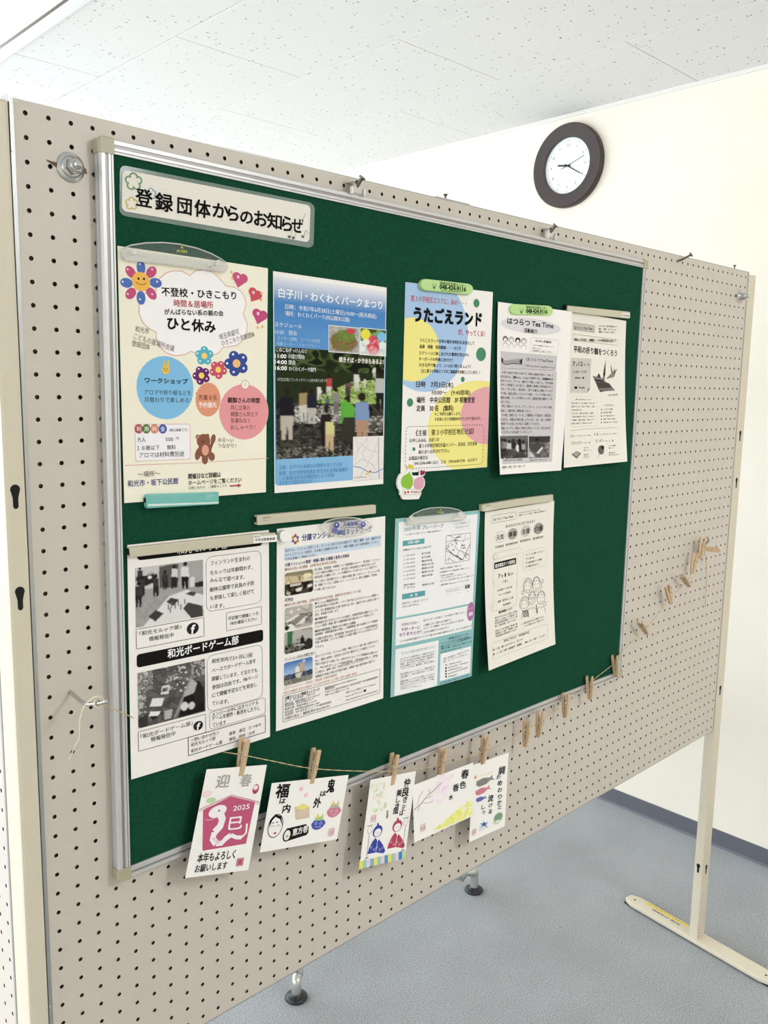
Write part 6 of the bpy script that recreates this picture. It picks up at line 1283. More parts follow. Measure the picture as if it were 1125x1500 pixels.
D['items'] = [
('R',.3,.3,209.7,296.7,0,'#8fbcbd',0),
('R',7.7,6.1,203.5,163.5,0,'#efeceb',1),
('R',7.7,166.7,203.5,210.3,0,'#efeceb',1),
('R',8.4,216.6,112.3,295.9,0,'#efeceb',1),
('R',118.8,241.6,204.5,289.8,2,'#efeceb',1),
('E',198.4,178.2,10.9,16.8,0,'#b075a4',2),
('T','初めての方も',189.9,172.7,15.5,2.5,.0,'#e9d8e8',.0,4,1),
('T','無料',192.7,182.5,12,7.1,.0,'#f3e9f0',.02,4,2),
('T','保護者の皆様へ',20,176.6,41.8,4.9,.036,'#b38aa8',.004,4,2),
('T','サポーターに',20.3,185.3,44.4,6.1,.039,'#8d5488',.02,4,2),
('T','なりませんか？',16,193.3,52.5,6.1,.036,'#8d5488',.02,4,2),
('T','以下のパターンを目安に、できる範囲でご検討ください。',72.2,176.7,109.9,3.8,.0,'#4a4348',.002,4,1),
('T','①1時間のスタッフ親子に来て準備をする。',72.6,185.2,73.5,3.9,.0,'#4a4348',.002,4,1),
('T','②プレーパーク開催中、子どもたちと声をかけて一緒に過し',72.9,190.6,107.5,3.9,.0,'#4a4348',.002,4,1),
('T','③片付けの時間だけでもお手伝いをする。',73.3,197.4,66.3,3.9,.0,'#4a4348',.002,4,1),
('T','＼子どもの遊び場を運営ボランティアをご希望の方には事前の研修がありますが、スタッフには当日からです！',15.1,204.6,189.5,3.8,.0,'#4a4348',.002,4,1),
('T','子どもの日常の遊びを大切にしたい',21.4,225.9,81.9,4.7,.0,'#8fa8a8',.0,4,1),
('T','みんなでつくる遊び場です。外遊びをとおして',19.7,235,82.7,3.4,.0,'#4a4644',.002,4,1),
('T','子どもたちが自ら考え挑戦する場を大切に見守り',19.9,239.5,82.6,3.4,.0,'#4a4644',.002,4,1),
('T','地域の、様々な世代の人々が集まり、顔見知りの',20.1,243.8,82,3.4,.0,'#4a4644',.002,4,1),
('T','あそびの機会をつくり、つながりをつくって',20.3,247.8,70.7,3.4,.0,'#4a4644',.002,4,1),
('T','いきます。そのために、個性豊かな、大人たちが関わり',20.5,251.4,82,3.4,.0,'#4a4644',.002,4,1),
('T','禁止事項をなるべく少なくし、遊びを楽しみ',20.8,261,83.1,3.4,.0,'#4a4644',.002,4,1),
('T','ながら過ごし、自分の責任で遊ぶことを大切に',21,265.1,82.3,3.4,.0,'#4a4644',.002,4,1),
('T','どこまでもできます。',21.2,268.8,17.7,3.4,-.136,'#4a4644',.002,4,1),
('T','経験を積むことで子どもは成長していきます。',21.4,273.7,83.1,3.4,.0,'#4a4644',.002,4,1),
('T','毎回さまざまな工夫をして楽しい遊びを',21.5,278.1,82.5,3.5,.0,'#4a4644',.002,4,1),
('T','子どもたちとともにつくっています。ご一緒に',21.7,282.6,82.6,3.5,.0,'#4a4644',.002,4,1),
('T','子育てをしていきましょう。',21.9,286.2,51.9,3.5,.05,'#4a4644',.002,4,1),
('T','＼遊び場を支えるプレーリーダー',135.8,218,59.1,4.6,.0,'#2c4a4e',.006,4,1),
('T','プレーリーダーとは子どもの遊び場の安全管理と',118.5,223.8,79.9,3.5,.0,'#2c4a4e',.004,4,1),
('T','環境づくりを行い、子どもと同じ目線で関わる大人で',118.7,229.4,85.7,3.5,-.04,'#2c4a4e',.004,4,1),
('T','地域の人が集い、遊びをとおして成長していく場',119,233.1,85.8,3.5,.0,'#2c4a4e',.004,4,1),
('T','楽しく過ごせるようにサポートします',119.3,238.6,55.8,3.5,.0,'#2c4a4e',.004,4,1),
('T','主催\u3000NPO法人わこう子育てネットワーク',126.3,251.9,72.8,3.7,-.051,'#4a4644',.003,4,1),
('T','協力\u3000わこうプレーパーク サポーター',126.6,256.6,68.2,3.7,-.036,'#4a4644',.003,4,1),
('T','申込\u3000info@wako-asobi.com',131.5,263.5,45.5,3.7,.0,'#4a4644',.003,4,1),
('T','080-5179-7308\u3000平日9:30から',139.9,269.3,57.1,3.8,.0,'#4a4644',.003,4,1),
('T','http://www.wakoko.com',140.3,274.1,37.4,3.8,.0,'#4a4644',.003,4,1),
('T','https://www.facebook.com/wakoplaypark',140.6,280.2,57.2,3.8,-.041,'#4a4644',.003,4,1),
('T','@wakoplaypark',141,285.3,24.1,3.8,.0,'#4a4644',.003,4,1),
('R',132.6,267.1,136,270.8,0,'#1a1818',3),
('R',132.9,272.4,136.3,276.1,0,'#1a1818',3),
('R',133.3,277.7,136.6,281.4,0,'#1a1818',3),
('R',133.6,282.7,137,286.4,0,'#1a1818',3),
('T','申込・問合せはお電話で\u3000連絡先 9:30から17:00まで\u3000担当まで',120.4,293.8,82,3.4,.0,'#2f5558',.003,4,1),
('T','自然あそび、しゃぼん玉、ものづくり',20.5,141.2,60.4,3.7,.0,'#1a1818',.002,4,1),
('T','むかしあそびなど。',20.7,147,41.6,3.7,.0,'#1a1818',.002,4,1),
('T','2025年度',19.3,18.9,38.6,7.1,-.037,'#4f9296',.01,4,2),
('T','プレーパーク',61.6,19.2,51.5,7.2,.0,'#3b6064',.008,4,2),
('T','〜いつ来ていつ帰ってもいい 無料の遊び場です〜',21.6,27.6,88.8,3,.0,'#4a4644',.002,4,1),
('B',131.9,15.1,192.8,30.3,3,.25,'#b8c8c8',3,False),
('T','子どもの居場所づくり',140.4,19.3,43.7,3.7,.0,'#8aa4a4',.0,4,1),
('T','に取り組んでいます',143,25.2,39.3,3.7,.0,'#8aa4a4',.0,4,1),
('R',17.7,37.3,68.3,46,0,'#5fa2a8',2),
('T','日程と場所',29.6,41.2,26.9,5,.0,'#f4f2f0',.016,4,2),
('R',20,125.6,74,134.6,0,'#5fa2a8',2),
('T','内\u3000容',38.7,130.1,16.5,5.2,.0,'#f4f2f0',.016,4,2),
('T','時間はすべて 10:30〜15:30 です',19.5,52.7,66,3.9,.0,'#1a1818',.003,4,1),
('T','①',20,62.6,3.6,2.8,.0,'#6b6664',.0,4,1),
('T','5月14日(日)',26.3,62.2,20.8,3.1,.0,'#6b6664',.0,4,1),
('T','坂下公民館',62.6,62.6,20.8,3.7,.0,'#1a1818',.004,4,1),
('T','②',20.2,69,3.6,2.8,.0,'#6b6664',.0,4,1),
('T','6月11日(日)',26.6,68.7,20.9,3.1,.0,'#6b6664',.0,4,1),
('T','坂下公民館',62.9,69,20.8,3.7,.0,'#1a1818',.004,4,1),
('T','③',20.5,75.4,3.6,2.8,.0,'#6b6664',.0,4,1),
('T','9月10日(日)',26.9,75.1,20.9,3.1,.0,'#6b6664',.0,4,1),
('T','越後山中央公園',63.2,75.3,25.1,3.7,.0,'#1a1818',.004,4,1),
('T','④',20.8,81.9,3.6,2.8,.0,'#6b6664',.0,4,1),
('T','11月5日(日)',27.2,81.6,20.9,3.1,.0,'#6b6664',.0,4,1),
('T','樹林公園 わんぱく広場',63.5,81.4,28.4,3.7,.0,'#1a1818',.004,4,1),
('T','⑤',21.1,88.3,3.6,2.8,.0,'#6b6664',.0,4,1),
('T','12月3日(日)',27.5,88.1,21,3.1,.0,'#6b6664',.0,4,1),
('T','樹林公園 わんぱく広場',63.8,87.6,28.5,3.7,.0,'#1a1818',.004,4,1),
('T','⑥',21.3,94.8,3.6,2.8,.0,'#6b6664',.0,4,1),
('T','1月14日(日)',27.8,94.6,21,3.1,.0,'#6b6664',.0,4,1),
('T','樹林公園 わんぱく広場',64.2,93.9,28.5,3.7,.0,'#1a1818',.004,4,1),
('T','⑦',21.6,101.2,3.6,2.8,.0,'#6b6664',.0,4,1),
('T','2月18日(日)',28.1,101.1,21,3.1,.0,'#6b6664',.0,4,1),
('T','越後山中央公園',64.5,100.3,25.9,3.7,.0,'#1a1818',.004,4,1),
('T','【雨天予備日】',23.3,111.3,24.9,3.4,.0,'#1a1818',.003,4,1),
('T','⑧\u30003月17日(日)',22.2,115.4,27.6,3.1,.039,'#6b6664',.0,4,1),
('T','樹林公園 わんぱく広場',66.5,115.6,28.9,3.7,.0,'#1a1818',.004,4,1),
('B',121.9,37.7,186.9,85.8,0,.6,'#3c3a3a',3,False),
('L',[(121.8,56.1),(141.8,47.1),(163.2,37.3)],.55,'#55504f',3),
('L',[(121.3,48.2),(143.9,45.8),(164.1,50.4),(185.1,46.4)],.55,'#55504f',3),
('L',[(121.9,57.5),(141.4,73),(166.4,83),(169.1,83.7)],.55,'#55504f',3),
('L',[(169.1,83),(176.7,70.5),(186.6,58.2)],.55,'#55504f',3),
('L',[(144.6,56),(154.1,65.5),(165.3,68),(177.5,80.8)],.55,'#55504f',3),
('L',[(148.1,75.1),(160.8,66.1),(165.5,54.9),(174.5,39.7)],.55,'#55504f',3),
('L',[(123.3,79.9),(133,78),(146.6,85.1)],.55,'#55504f',3),
('L',[(132.8,75.1),(129,83.4)],.55,'#55504f',3),
('L',[(128.2,37.4),(143.7,42.9),(163.6,43.1)],.55,'#55504f',3),
('L',[(122.2,62.6),(136.8,69.7),(130.8,77.8)],.55,'#55504f',3),
('L',[(165.3,68),(187.4,77.4)],.55,'#55504f',3),
('L',[(152.4,40.8),(146.2,47.5),(151.3,56.5)],.55,'#55504f',3),
('L',[(172.6,76),(185.7,84.6)],.55,'#55504f',3),
('L',[(122,58.2),(141.2,70.8),(168.2,83.2)],1.2,'#55504f',3),
('L',[(169.1,83.3),(177.8,69.9),(186.6,57.5)],1.2,'#55504f',3),
('T','公園公園',149.2,42.6,8.8,2.6,.0,'#1a1818',.01,4,1),
('T','公園公園',142.1,48.3,10.6,2.6,.0,'#1a1818',.01,4,1),
('T','公園',135.8,54.3,3.5,2.6,-.078,'#1a1818',.01,4,1),
('T','公園',147.7,52.9,3.1,2.6,-.102,'#1a1818',.01,4,1),
('T','公園',126,56.7,4.8,2.6,.0,'#1a1818',.01,4,1),
('T','公園公園',161.7,57.8,11.2,2.6,.036,'#1a1818',.01,4,1),
('T','公園公園',165,62.9,9.9,2.6,.0,'#1a1818',.01,4,1),
('T','公園',137.9,63.6,6.6,2.6,.0,'#1a1818',.01,4,1),
('T','公園',149,75.2,7.1,2.6,.0,'#1a1818',.01,4,1),
('T','公園',176.4,75.2,6.8,2.7,.0,'#1a1818',.01,4,1),
('T','公園',158.5,82,6.7,2.7,.0,'#1a1818',.01,4,1),
('T','＊雨天でも小雨は実施。ご相談ください。',109,92.8,59.9,2.9,.0,'#4a4644',.003,4,1),
('T','＊最寄駅からバスか自転車等をご利用ください。',109.4,99,79.6,2.9,.0,'#4a4644',.003,4,1),
('T','＊荒天時の中止の確認は',110.4,105.1,34.9,2.9,.0,'#4a4644',.003,4,1),
('T','Facebook（@Facebookページ）でお知らせします。',113.7,108.9,64.7,2.9,.0,'#4a4644',.003,4,1),
('T','＊わこうおやこの遊び場＊準備・片付け・サポーターも募集しています！',111,114.2,92.2,2.9,.0,'#4a4644',.003,4,1),
('T','＊詳細や地図は（@Facebookページ）でチェックできます',111.4,120.9,78.6,2.9,.0,'#4a4644',.003,4,1),
('B',127,130.6,179.2,135.2,0,.35,'#8a8684',3,False),
('T','わこうプレーパーク',128.2,133.3,31.6,3,.0,'#6b6664',.0,4,1),
('R',179.4,129,191.5,135.2,0,'#1a1818',3),
('O',184.6,131.8,2.8,1.8,0,.7,'#f0eeec',4,0,360),
('T','ページ',129.5,140.2,9.7,1.8,.0,'#6b6664',.0,4,1),
('T','ページ',156.1,140.1,9.9,1.8,.0,'#6b6664',.0,4,1),
('T','ページ',180.3,140.8,10.1,1.8,.0,'#6b6664',.0,4,1),
]
SHEETS.append(D)
D = {'name': 'flyer', 'label': 'off-white flyer with a drawing of five smiling people, rightmost sheet of the lower row', 'cat': 'flyer', 'size': (210, 297), 'mat': 'paper_cream', 'corners': [[0.78605, 0.51091, 0.0143], [0.99389, 0.50746, 0.0143], [0.99271, 0.78809, 0.0335], [0.78753, 0.79557, 0.0345]]}
D['items'] = [
('B',20.1,9,89.9,23,2,.5,'#6b6660',3,False),
('T','はつらつ Tea Time',25.1,16.6,56.1,5.8,.0,'#1a1818',.01,4,2),
('T','みんなの会\u3000はつらつTea Time\u3000山本',98.8,12.3,64,2.9,.0,'#1a1818',.006,4,1),
('T','連絡先\u3000はつらつ世話人\u3000高橋・山田(夜間のみ)',98.7,17.2,83.8,2.9,.0,'#1a1818',.005,4,1),
('T','あなたはどれに当てはまる？',59.3,33.8,88.6,5.7,.0,'#3a3634',.004,4,2),
('E',44.1,51.6,14.1,10.5,0,'#e6e0d7',1),
('O',44.1,51.6,14.1,10.5,0,.4,'#a39d95',2,0,360),
('T','元気',33.2,51.9,21.8,9.8,.0,'#1a1818',.012,4,2),
('E',80.8,50.8,14.7,10.7,0,'#a8a29a',1),
('O',80.8,50.8,14.7,10.7,0,.4,'#a39d95',2,0,360),
('T','事業',69.5,51.1,22.6,10,.0,'#1a1818',.012,4,2),
('E',120.7,50.4,15.3,10.9,0,'#cdc7bd',1),
('O',120.7,50.4,15.3,10.9,0,.4,'#a39d95',2,0,360),
('T','支援',109,50.7,23.6,10.2,.0,'#1a1818',.012,4,2),
('E',160.9,50.5,15.9,11.1,0,'#a09a92',1),
('O',160.9,50.5,15.9,11.1,0,.4,'#a39d95',2,0,360),
('T','介護',148.7,50.8,24.5,10.4,.0,'#1a1818',.012,4,2),
('T','元気高齢者',29.4,69.7,25.1,4.5,.0,'#3a3634',.004,4,1),
('T','総合事業対象者',60.5,69.3,35.8,4.6,.0,'#3a3634',.004,4,1),
('T','要支援認定者',103.7,68.5,32.1,4.7,.0,'#3a3634',.004,4,1),
('T','要介護認定者',143,69,32.9,4.8,.0,'#3a3634',.004,4,1),
('L',[(36.3,91.8),(29.7,93.6),(24,89.9),(24.7,81.5),(31.2,80.7),(102.9,80.4),(109.3,85.5),(106.1,92.1),(35.2,91.9)],.5,'#b3ada4',3),
('O',31.4,87.5,4.8,5.7,0,.5,'#b3ada4',3,0,360),
('L',[(23.8,84.2),(22.7,141.8)],.4,'#b3ada4',3),
('L',[(94.5,92.1),(94.1,155)],.4,'#b3ada4',3),
('R',26.9,98.7,91.5,110.9,2,'#151313',2),
('T','総合事業ガイド説明会',29.8,105.2,58.7,7.4,.0,'#f0ece4',.016,4,2),
('T','7',37.4,125.3,7.3,9.7,.075,'#1a1818',.006,4,2),
('T','月',46.1,127.1,5.5,4.9,.044,'#1a1818',.006,4,2),
('T','1',57.2,126.5,3.4,9.9,-.043,'#1a1818',.006,4,2),
('T','6',66.9,126.3,6.1,9.6,.052,'#1a1818',.006,4,2),
('T','日',75.2,127.8,5.7,5,.043,'#1a1818',.006,4,2),
('T','（水）',51.3,138.3,14.6,4.9,.079,'#1a1818',.006,4,2),
('L',[(119.1,90.6),(183.8,90.8),(185.5,94.4),(191.3,97.6),(188.3,123.1),(184.4,128.9),(118.2,128.6),(117.1,124.6),(111.8,121.5),(113.8,95),(119,94.3),(119.1,90.6)],.4,'#b3ada4',3),
('T','①',121.8,98.1,4.8,4.2,.0,'#1a1818',.003,4,1),
('T','フレイル予防ってどんなこと',130.3,98.5,50.1,4.2,.0,'#1a1818',.003,4,1),
('T','②',121.6,105.8,4.8,4.2,.0,'#1a1818',.003,4,1),
('T','お金の話',129.5,106.5,18.1,4.2,.0,'#1a1818',.003,4,1),
('T','③',121.4,113.5,4.8,4.2,.035,'#1a1818',.003,4,1),
('T','総合事業ガイド説明',129.3,114.3,42.8,4.2,.0,'#1a1818',.003,4,1),
('T','④',121.2,121.3,4.8,4.2,.039,'#1a1818',.003,4,1),
('T','質問に答えます！',129.1,122.1,31.7,4.2,.0,'#1a1818',.003,4,1),
('T','10:00〜10:30',35.4,152.8,43,5.2,.0,'#55504b',.002,4,2),
('T','＊サークル参加者',37.8,162.2,35.8,4,.0,'#1a1818',.003,4,1),
('T','会場\u3000和光あんしん館',34.7,174.2,46.1,4.6,.0,'#1a1818',.005,4,1),
('T','南 図書室',50.4,183.6,22.6,4.1,.0,'#1a1818',.004,4,1),
('L',[(92.1,141.2),(90.9,190.2),(14.7,188.9),(12.7,184.4),(14,178.2),(22.7,177.1)],.4,'#b3ada4',3),
('L',[(23.6,129),(22.9,177.1)],.4,'#b3ada4',3),
('O',19.7,182.3,3.5,3.7,0,.4,'#b3ada4',3,0,360),
('T','総合事業について',36.7,194.8,40.6,5,.0,'#1a1818',.016,4,1),
('T','健やかでいきいきとした暮らしを地域',25,203.5,66,3.9,.0,'#3a3634',.004,4,1),
('T','全体でつくる新しい「介護予防・日',24.9,208.9,66,3.9,.0,'#3a3634',.004,4,1),
('T','常生活支援総合事業」について、簡',24.7,213.7,66,3.9,.0,'#3a3634',.004,4,1),
('T','単に「総合事業」と言っています',24.5,219.1,63.7,3.9,.0,'#3a3634',.004,4,1),
('T','介護サービスの利用は、要介護（要',24.2,228.4,66.2,3.9,.0,'#3a3634',.004,4,1),
('T','支援認定）に認定\u3000予防給付・介護',24.1,233.4,66.2,3.9,.0,'#3a3634',.004,4,1),
('T','で総合事業の利用対象をしますと',23.9,238.4,63.4,3.9,.0,'#3a3634',.004,4,1),
('T','☆\u3000総合介護予防の詳しい相談ができます',102.8,231.7,71.9,3.9,.0,'#3a3634',.003,4,1),
('T','どんなご相談にも応じてお答えします。',111.4,237.6,64.9,4,.0,'#3a3634',.002,4,1),
('B',12.7,248.7,186.5,279.2,8,.4,'#9a948b',3,False),
('T','【参加ご予定など\u3000予約電話申込】',48.4,252.4,77.9,4.7,.0,'#1a1818',.003,4,1),
('T','●\u30008（火）10時〜ボッチャゲーム\u3000ブロックス',15.5,261.7,90.2,4.7,.0,'#1a1818',.003,4,1),
('T','●\u300012（水）10時〜卓球遊び\u3000図書館\u3000\u3000●24（日）10時〜\u3000ピンポン',15.2,270.1,162.4,4.7,.0,'#1a1818',.002,4,1),
('E',126.3,160.9,10.8,12.9,0,'#ebe5dc',2),
('O',126.3,160.9,10.8,12.9,0,.8,'#4a4542',3,0,360),
('O',126.4,159.6,14,14.8,0,.9,'#4a4542',2,150,390),
('L',[(118.1,153),(126.6,151.3),(134.9,158)],.7,'#4a4542',4),
('O',121.9,159.9,1.7,1.3,0,.7,'#4a4542',4,180,360),
('O',130.8,161.5,1.7,1.3,0,.7,'#4a4542',4,180,360),
('O',126.2,165.8,4.3,3.6,0,.7,'#4a4542',4,10,170),
('E',153.8,162.6,11.1,13.5,0,'#ebe5dc',2),
('O',153.8,162.6,11.1,13.5,0,.8,'#4a4542',3,0,360),
('O',153.9,161.6,12.4,14.8,0,.9,'#4a4542',2,180,360),
('L',[(145.3,155),(154,154.6),(163.2,157.6)],.7,'#4a4542',4),
('O',149.3,161.5,1.8,1.3,0,.7,'#4a4542',4,180,360),
('O',158.4,163.2,1.8,1.4,0,.7,'#4a4542',4,180,360),
('O',153.7,167.8,4.4,3.8,0,.7,'#4a4542',4,10,170),
('E',114.8,195.1,11.2,12.4,0,'#ebe5dc',2),
('O',114.8,195.1,11.2,12.4,0,.8,'#4a4542',3,0,360),
('O',114.8,193.9,14.6,14.3,0,.9,'#4a4542',2,150,390),
('L',[(106.2,187.2),(115,185.8),(123.7,192.6)],.7,'#4a4542',4),
('O',110.2,193.9,1.8,1.2,0,.7,'#4a4542',4,180,360),
('O',119.4,195.8,1.8,1.2,0,.7,'#4a4542',4,180,360),
('O',114.7,199.8,4.5,3.5,0,.7,'#4a4542',4,10,170),
('E',139.1,187.8,10.5,12.2,0,'#ebe5dc',2),
('O',139.1,187.8,10.5,12.2,0,.8,'#4a4542',3,0,360),
('O',139.1,186.8,11.7,13.5,0,.9,'#4a4542',2,180,360),
('L',[(131.1,180.7),(139.2,180.4),(147.9,183.4)],.7,'#4a4542',4),
('O',134.8,186.7,1.7,1.2,0,.7,'#4a4542',4,180,360),
('O',143.4,188.4,1.7,1.2,0,.7,'#4a4542',4,180,360),
('O',139,192.4,4.2,3.4,0,.7,'#4a4542',4,10,170),
('O',134.8,186.9,3.5,2.9,0,.5,'#4a4542',4,0,360),
('O',143.4,188.6,3.6,2.9,0,.5,'#4a4542',4,0,360),
('E',167.7,192.7,12.3,12.1,0,'#ebe5dc',2),
('O',167.7,192.7,12.3,12.1,0,.8,'#4a4542',3,0,360),
('O',167.7,191.7,13.8,13.3,0,.9,'#4a4542',2,180,360),
('L',[(158.3,185.4),(167.9,185.4),(178.1,188.6)],.7,'#4a4542',4),
('O',162.7,191.4,2,1.2,0,.7,'#4a4542',4,180,360),
('O',172.8,193.4,2,1.2,0,.7,'#4a4542',4,180,360),
('O',167.7,197.3,4.9,3.4,0,.7,'#4a4542',4,10,170),
('L',[(123.4,219.1),(125.9,208.1),(133.4,205.1)],.8,'#4a4542',3),
('L',[(144,206.5),(151.6,212.2),(152.9,221.5)],.8,'#4a4542',3),
('L',[(136.3,205.4),(138.6,210),(141.7,206)],.7,'#4a4542',3),
('L',[(152.2,223.7),(154.6,212.6),(162.2,209.5)],.8,'#4a4542',3),
('L',[(172.7,210.8),(180.2,216.6),(181.6,226.1)],.8,'#4a4542',3),
('L',[(164.9,209.7),(167.3,214.4),(170.4,210.4)],.7,'#4a4542',3),
('L',[(104.1,222.5),(106.2,211.6),(112.2,208.3)],.8,'#4a4542',3),
('L',[(120.6,209.3),(126.5,214.7),(127.5,223.8)],.8,'#4a4542',3),
('L',[(114,208.4),(116.3,213),(119.3,209)],.7,'#4a4542',3),
('P',[(107.4,205.8),(126,207.4),(126.9,222.1),(109.4,219.9)],'#a39e97',1),
('O',173.8,159.6,3.6,3.7,0,.8,'#4a4542',3,0,360),
('L',[(169.3,161.9),(171.1,172.3),(166,176)],.8,'#4a4542',3),
('O',111.3,170.5,3.9,3.3,0,.8,'#4a4542',3,0,360),
('O',180.1,206.9,4.2,3.8,0,.8,'#4a4542',3,0,360),
('L',[(151.8,202.7),(155.2,220.5)],2.4,'#6b6560',2),
]
SHEETS.append(D)
D = {'name': 'postcard', 'label': 'New Year postcard with a white snake on a pink votive tablet', 'cat': 'postcard', 'size': (100, 148), 'mat': 'card', 'group': 'picture postcards pegged to the twine', 'corners': [[0.20497, 0.80176, 0.0305], [0.30296, 0.82546, 0.0305], [0.27055, 0.97248, 0.0305], [0.16975, 0.94324, 0.0305]]}
D['items'] = [
('T','迎',19.4,18.1,21.5,17.7,.0,'#aaa7a2',.02,4,2),
('T','春',58.9,19.5,18.5,17.3,.0,'#aaa7a2',.02,4,2),
('E',87.8,33.2,5.33,6.9,0,'#b4485c',2),
('E',87,31.1,3.99,3.46,0,'#ece2dc',3),
('E',8.3,34.2,8.3,5.08,0,'#f2d8dc',1),
('E',16.7,43.5,7.7,3.95,0,'#bfd6a8',1),
('P',[(7.1,56.2),(18.4,112.7),(87.8,109.7),(90.6,51.7),(47.3,40)],'#c05a78',1),
('L',[(.1,55.1),(48,38.7),(99.4,52.9)],1.0,'#c06880',2),
('L',[(1.2,57.3),(48.6,41.4),(99.3,55.7)],.6,'#c06880',2),
('L',[(34.8,62),(40.8,71.9),(39.1,81.1),(32,88.5)],11,'#f4ecec',2),
('L',[(32,88.5),(30.9,97.6),(38.1,104.9)],9.5,'#f4ecec',3),
('L',[(38.1,104.9),(46.8,105),(52.4,99.1),(59.3,95)],7.5,'#f4ecec',2),
('L',[(59.3,95),(69.7,99.2),(78.4,100)],5.5,'#f4ecec',3),
('L',[(78.4,100),(84.5,94.1),(83.3,81.1)],3,'#f4ecec',2),
('E',30.6,59.8,14.1,8.4,-.2,'#f4ecec',3),
('P',[(17.7,57.9),(20.3,66.7),(34.7,68.7),(38.3,63.7)],'#f4ecec',3),
('E',32.6,58.9,1.28,1.41,0,'#1a1818',4),
('L',[(13.5,69.6),(21.2,70.8),(31.3,67.4)],.8,'#e8d0d4',4),
('L',[(29.6,97),(33,95.7)],.5,'#c05a78',4),
('L',[(31.1,98.4),(34.8,96.9)],.5,'#c05a78',4),
('L',[(32.7,99.9),(36.6,98.2)],.5,'#c05a78',4),
('L',[(34.2,101.4),(38.4,99.4)],.5,'#c05a78',4),
('L',[(35.8,102.8),(40.3,100.6)],.5,'#c05a78',4),
('L',[(37.4,104.3),(42.1,101.9)],.5,'#c05a78',4),
('L',[(38.9,105.8),(43.9,103.1)],.5,'#c05a78',4),
('T','2025',55.3,57.5,27,9.1,-.039,'#f4ecec',.012,4,2),
('T','巳',52.9,78.4,22,19,.0,'#f4ecec',.02,4,2),
('T','本年もよろしく',13.2,122.4,59.7,12.5,.0,'#1a1818',.016,4,2),
('T','お願いします',12.5,136.8,49.9,10.8,.0,'#1a1818',.014,4,2),
('R',77.3,129.3,88.8,140.5,1,'#b8586a',2),
('B',78.9,130.6,87.2,139.2,0,.5,'#f0dcdc',3,False),
]
SHEETS.append(D)
D = {'name': 'postcard', 'label': 'landscape postcard with a white-faced mask and blue and pink ogre heads', 'cat': 'postcard', 'size': (148, 100), 'mat': 'card', 'group': 'picture postcards pegged to the twine', 'corners': [[0.31159, 0.85598, 0.0305], [0.45778, 0.88988, 0.0305], [0.43549, 0.98812, 0.0305], [0.29033, 0.95378, 0.0305]]}
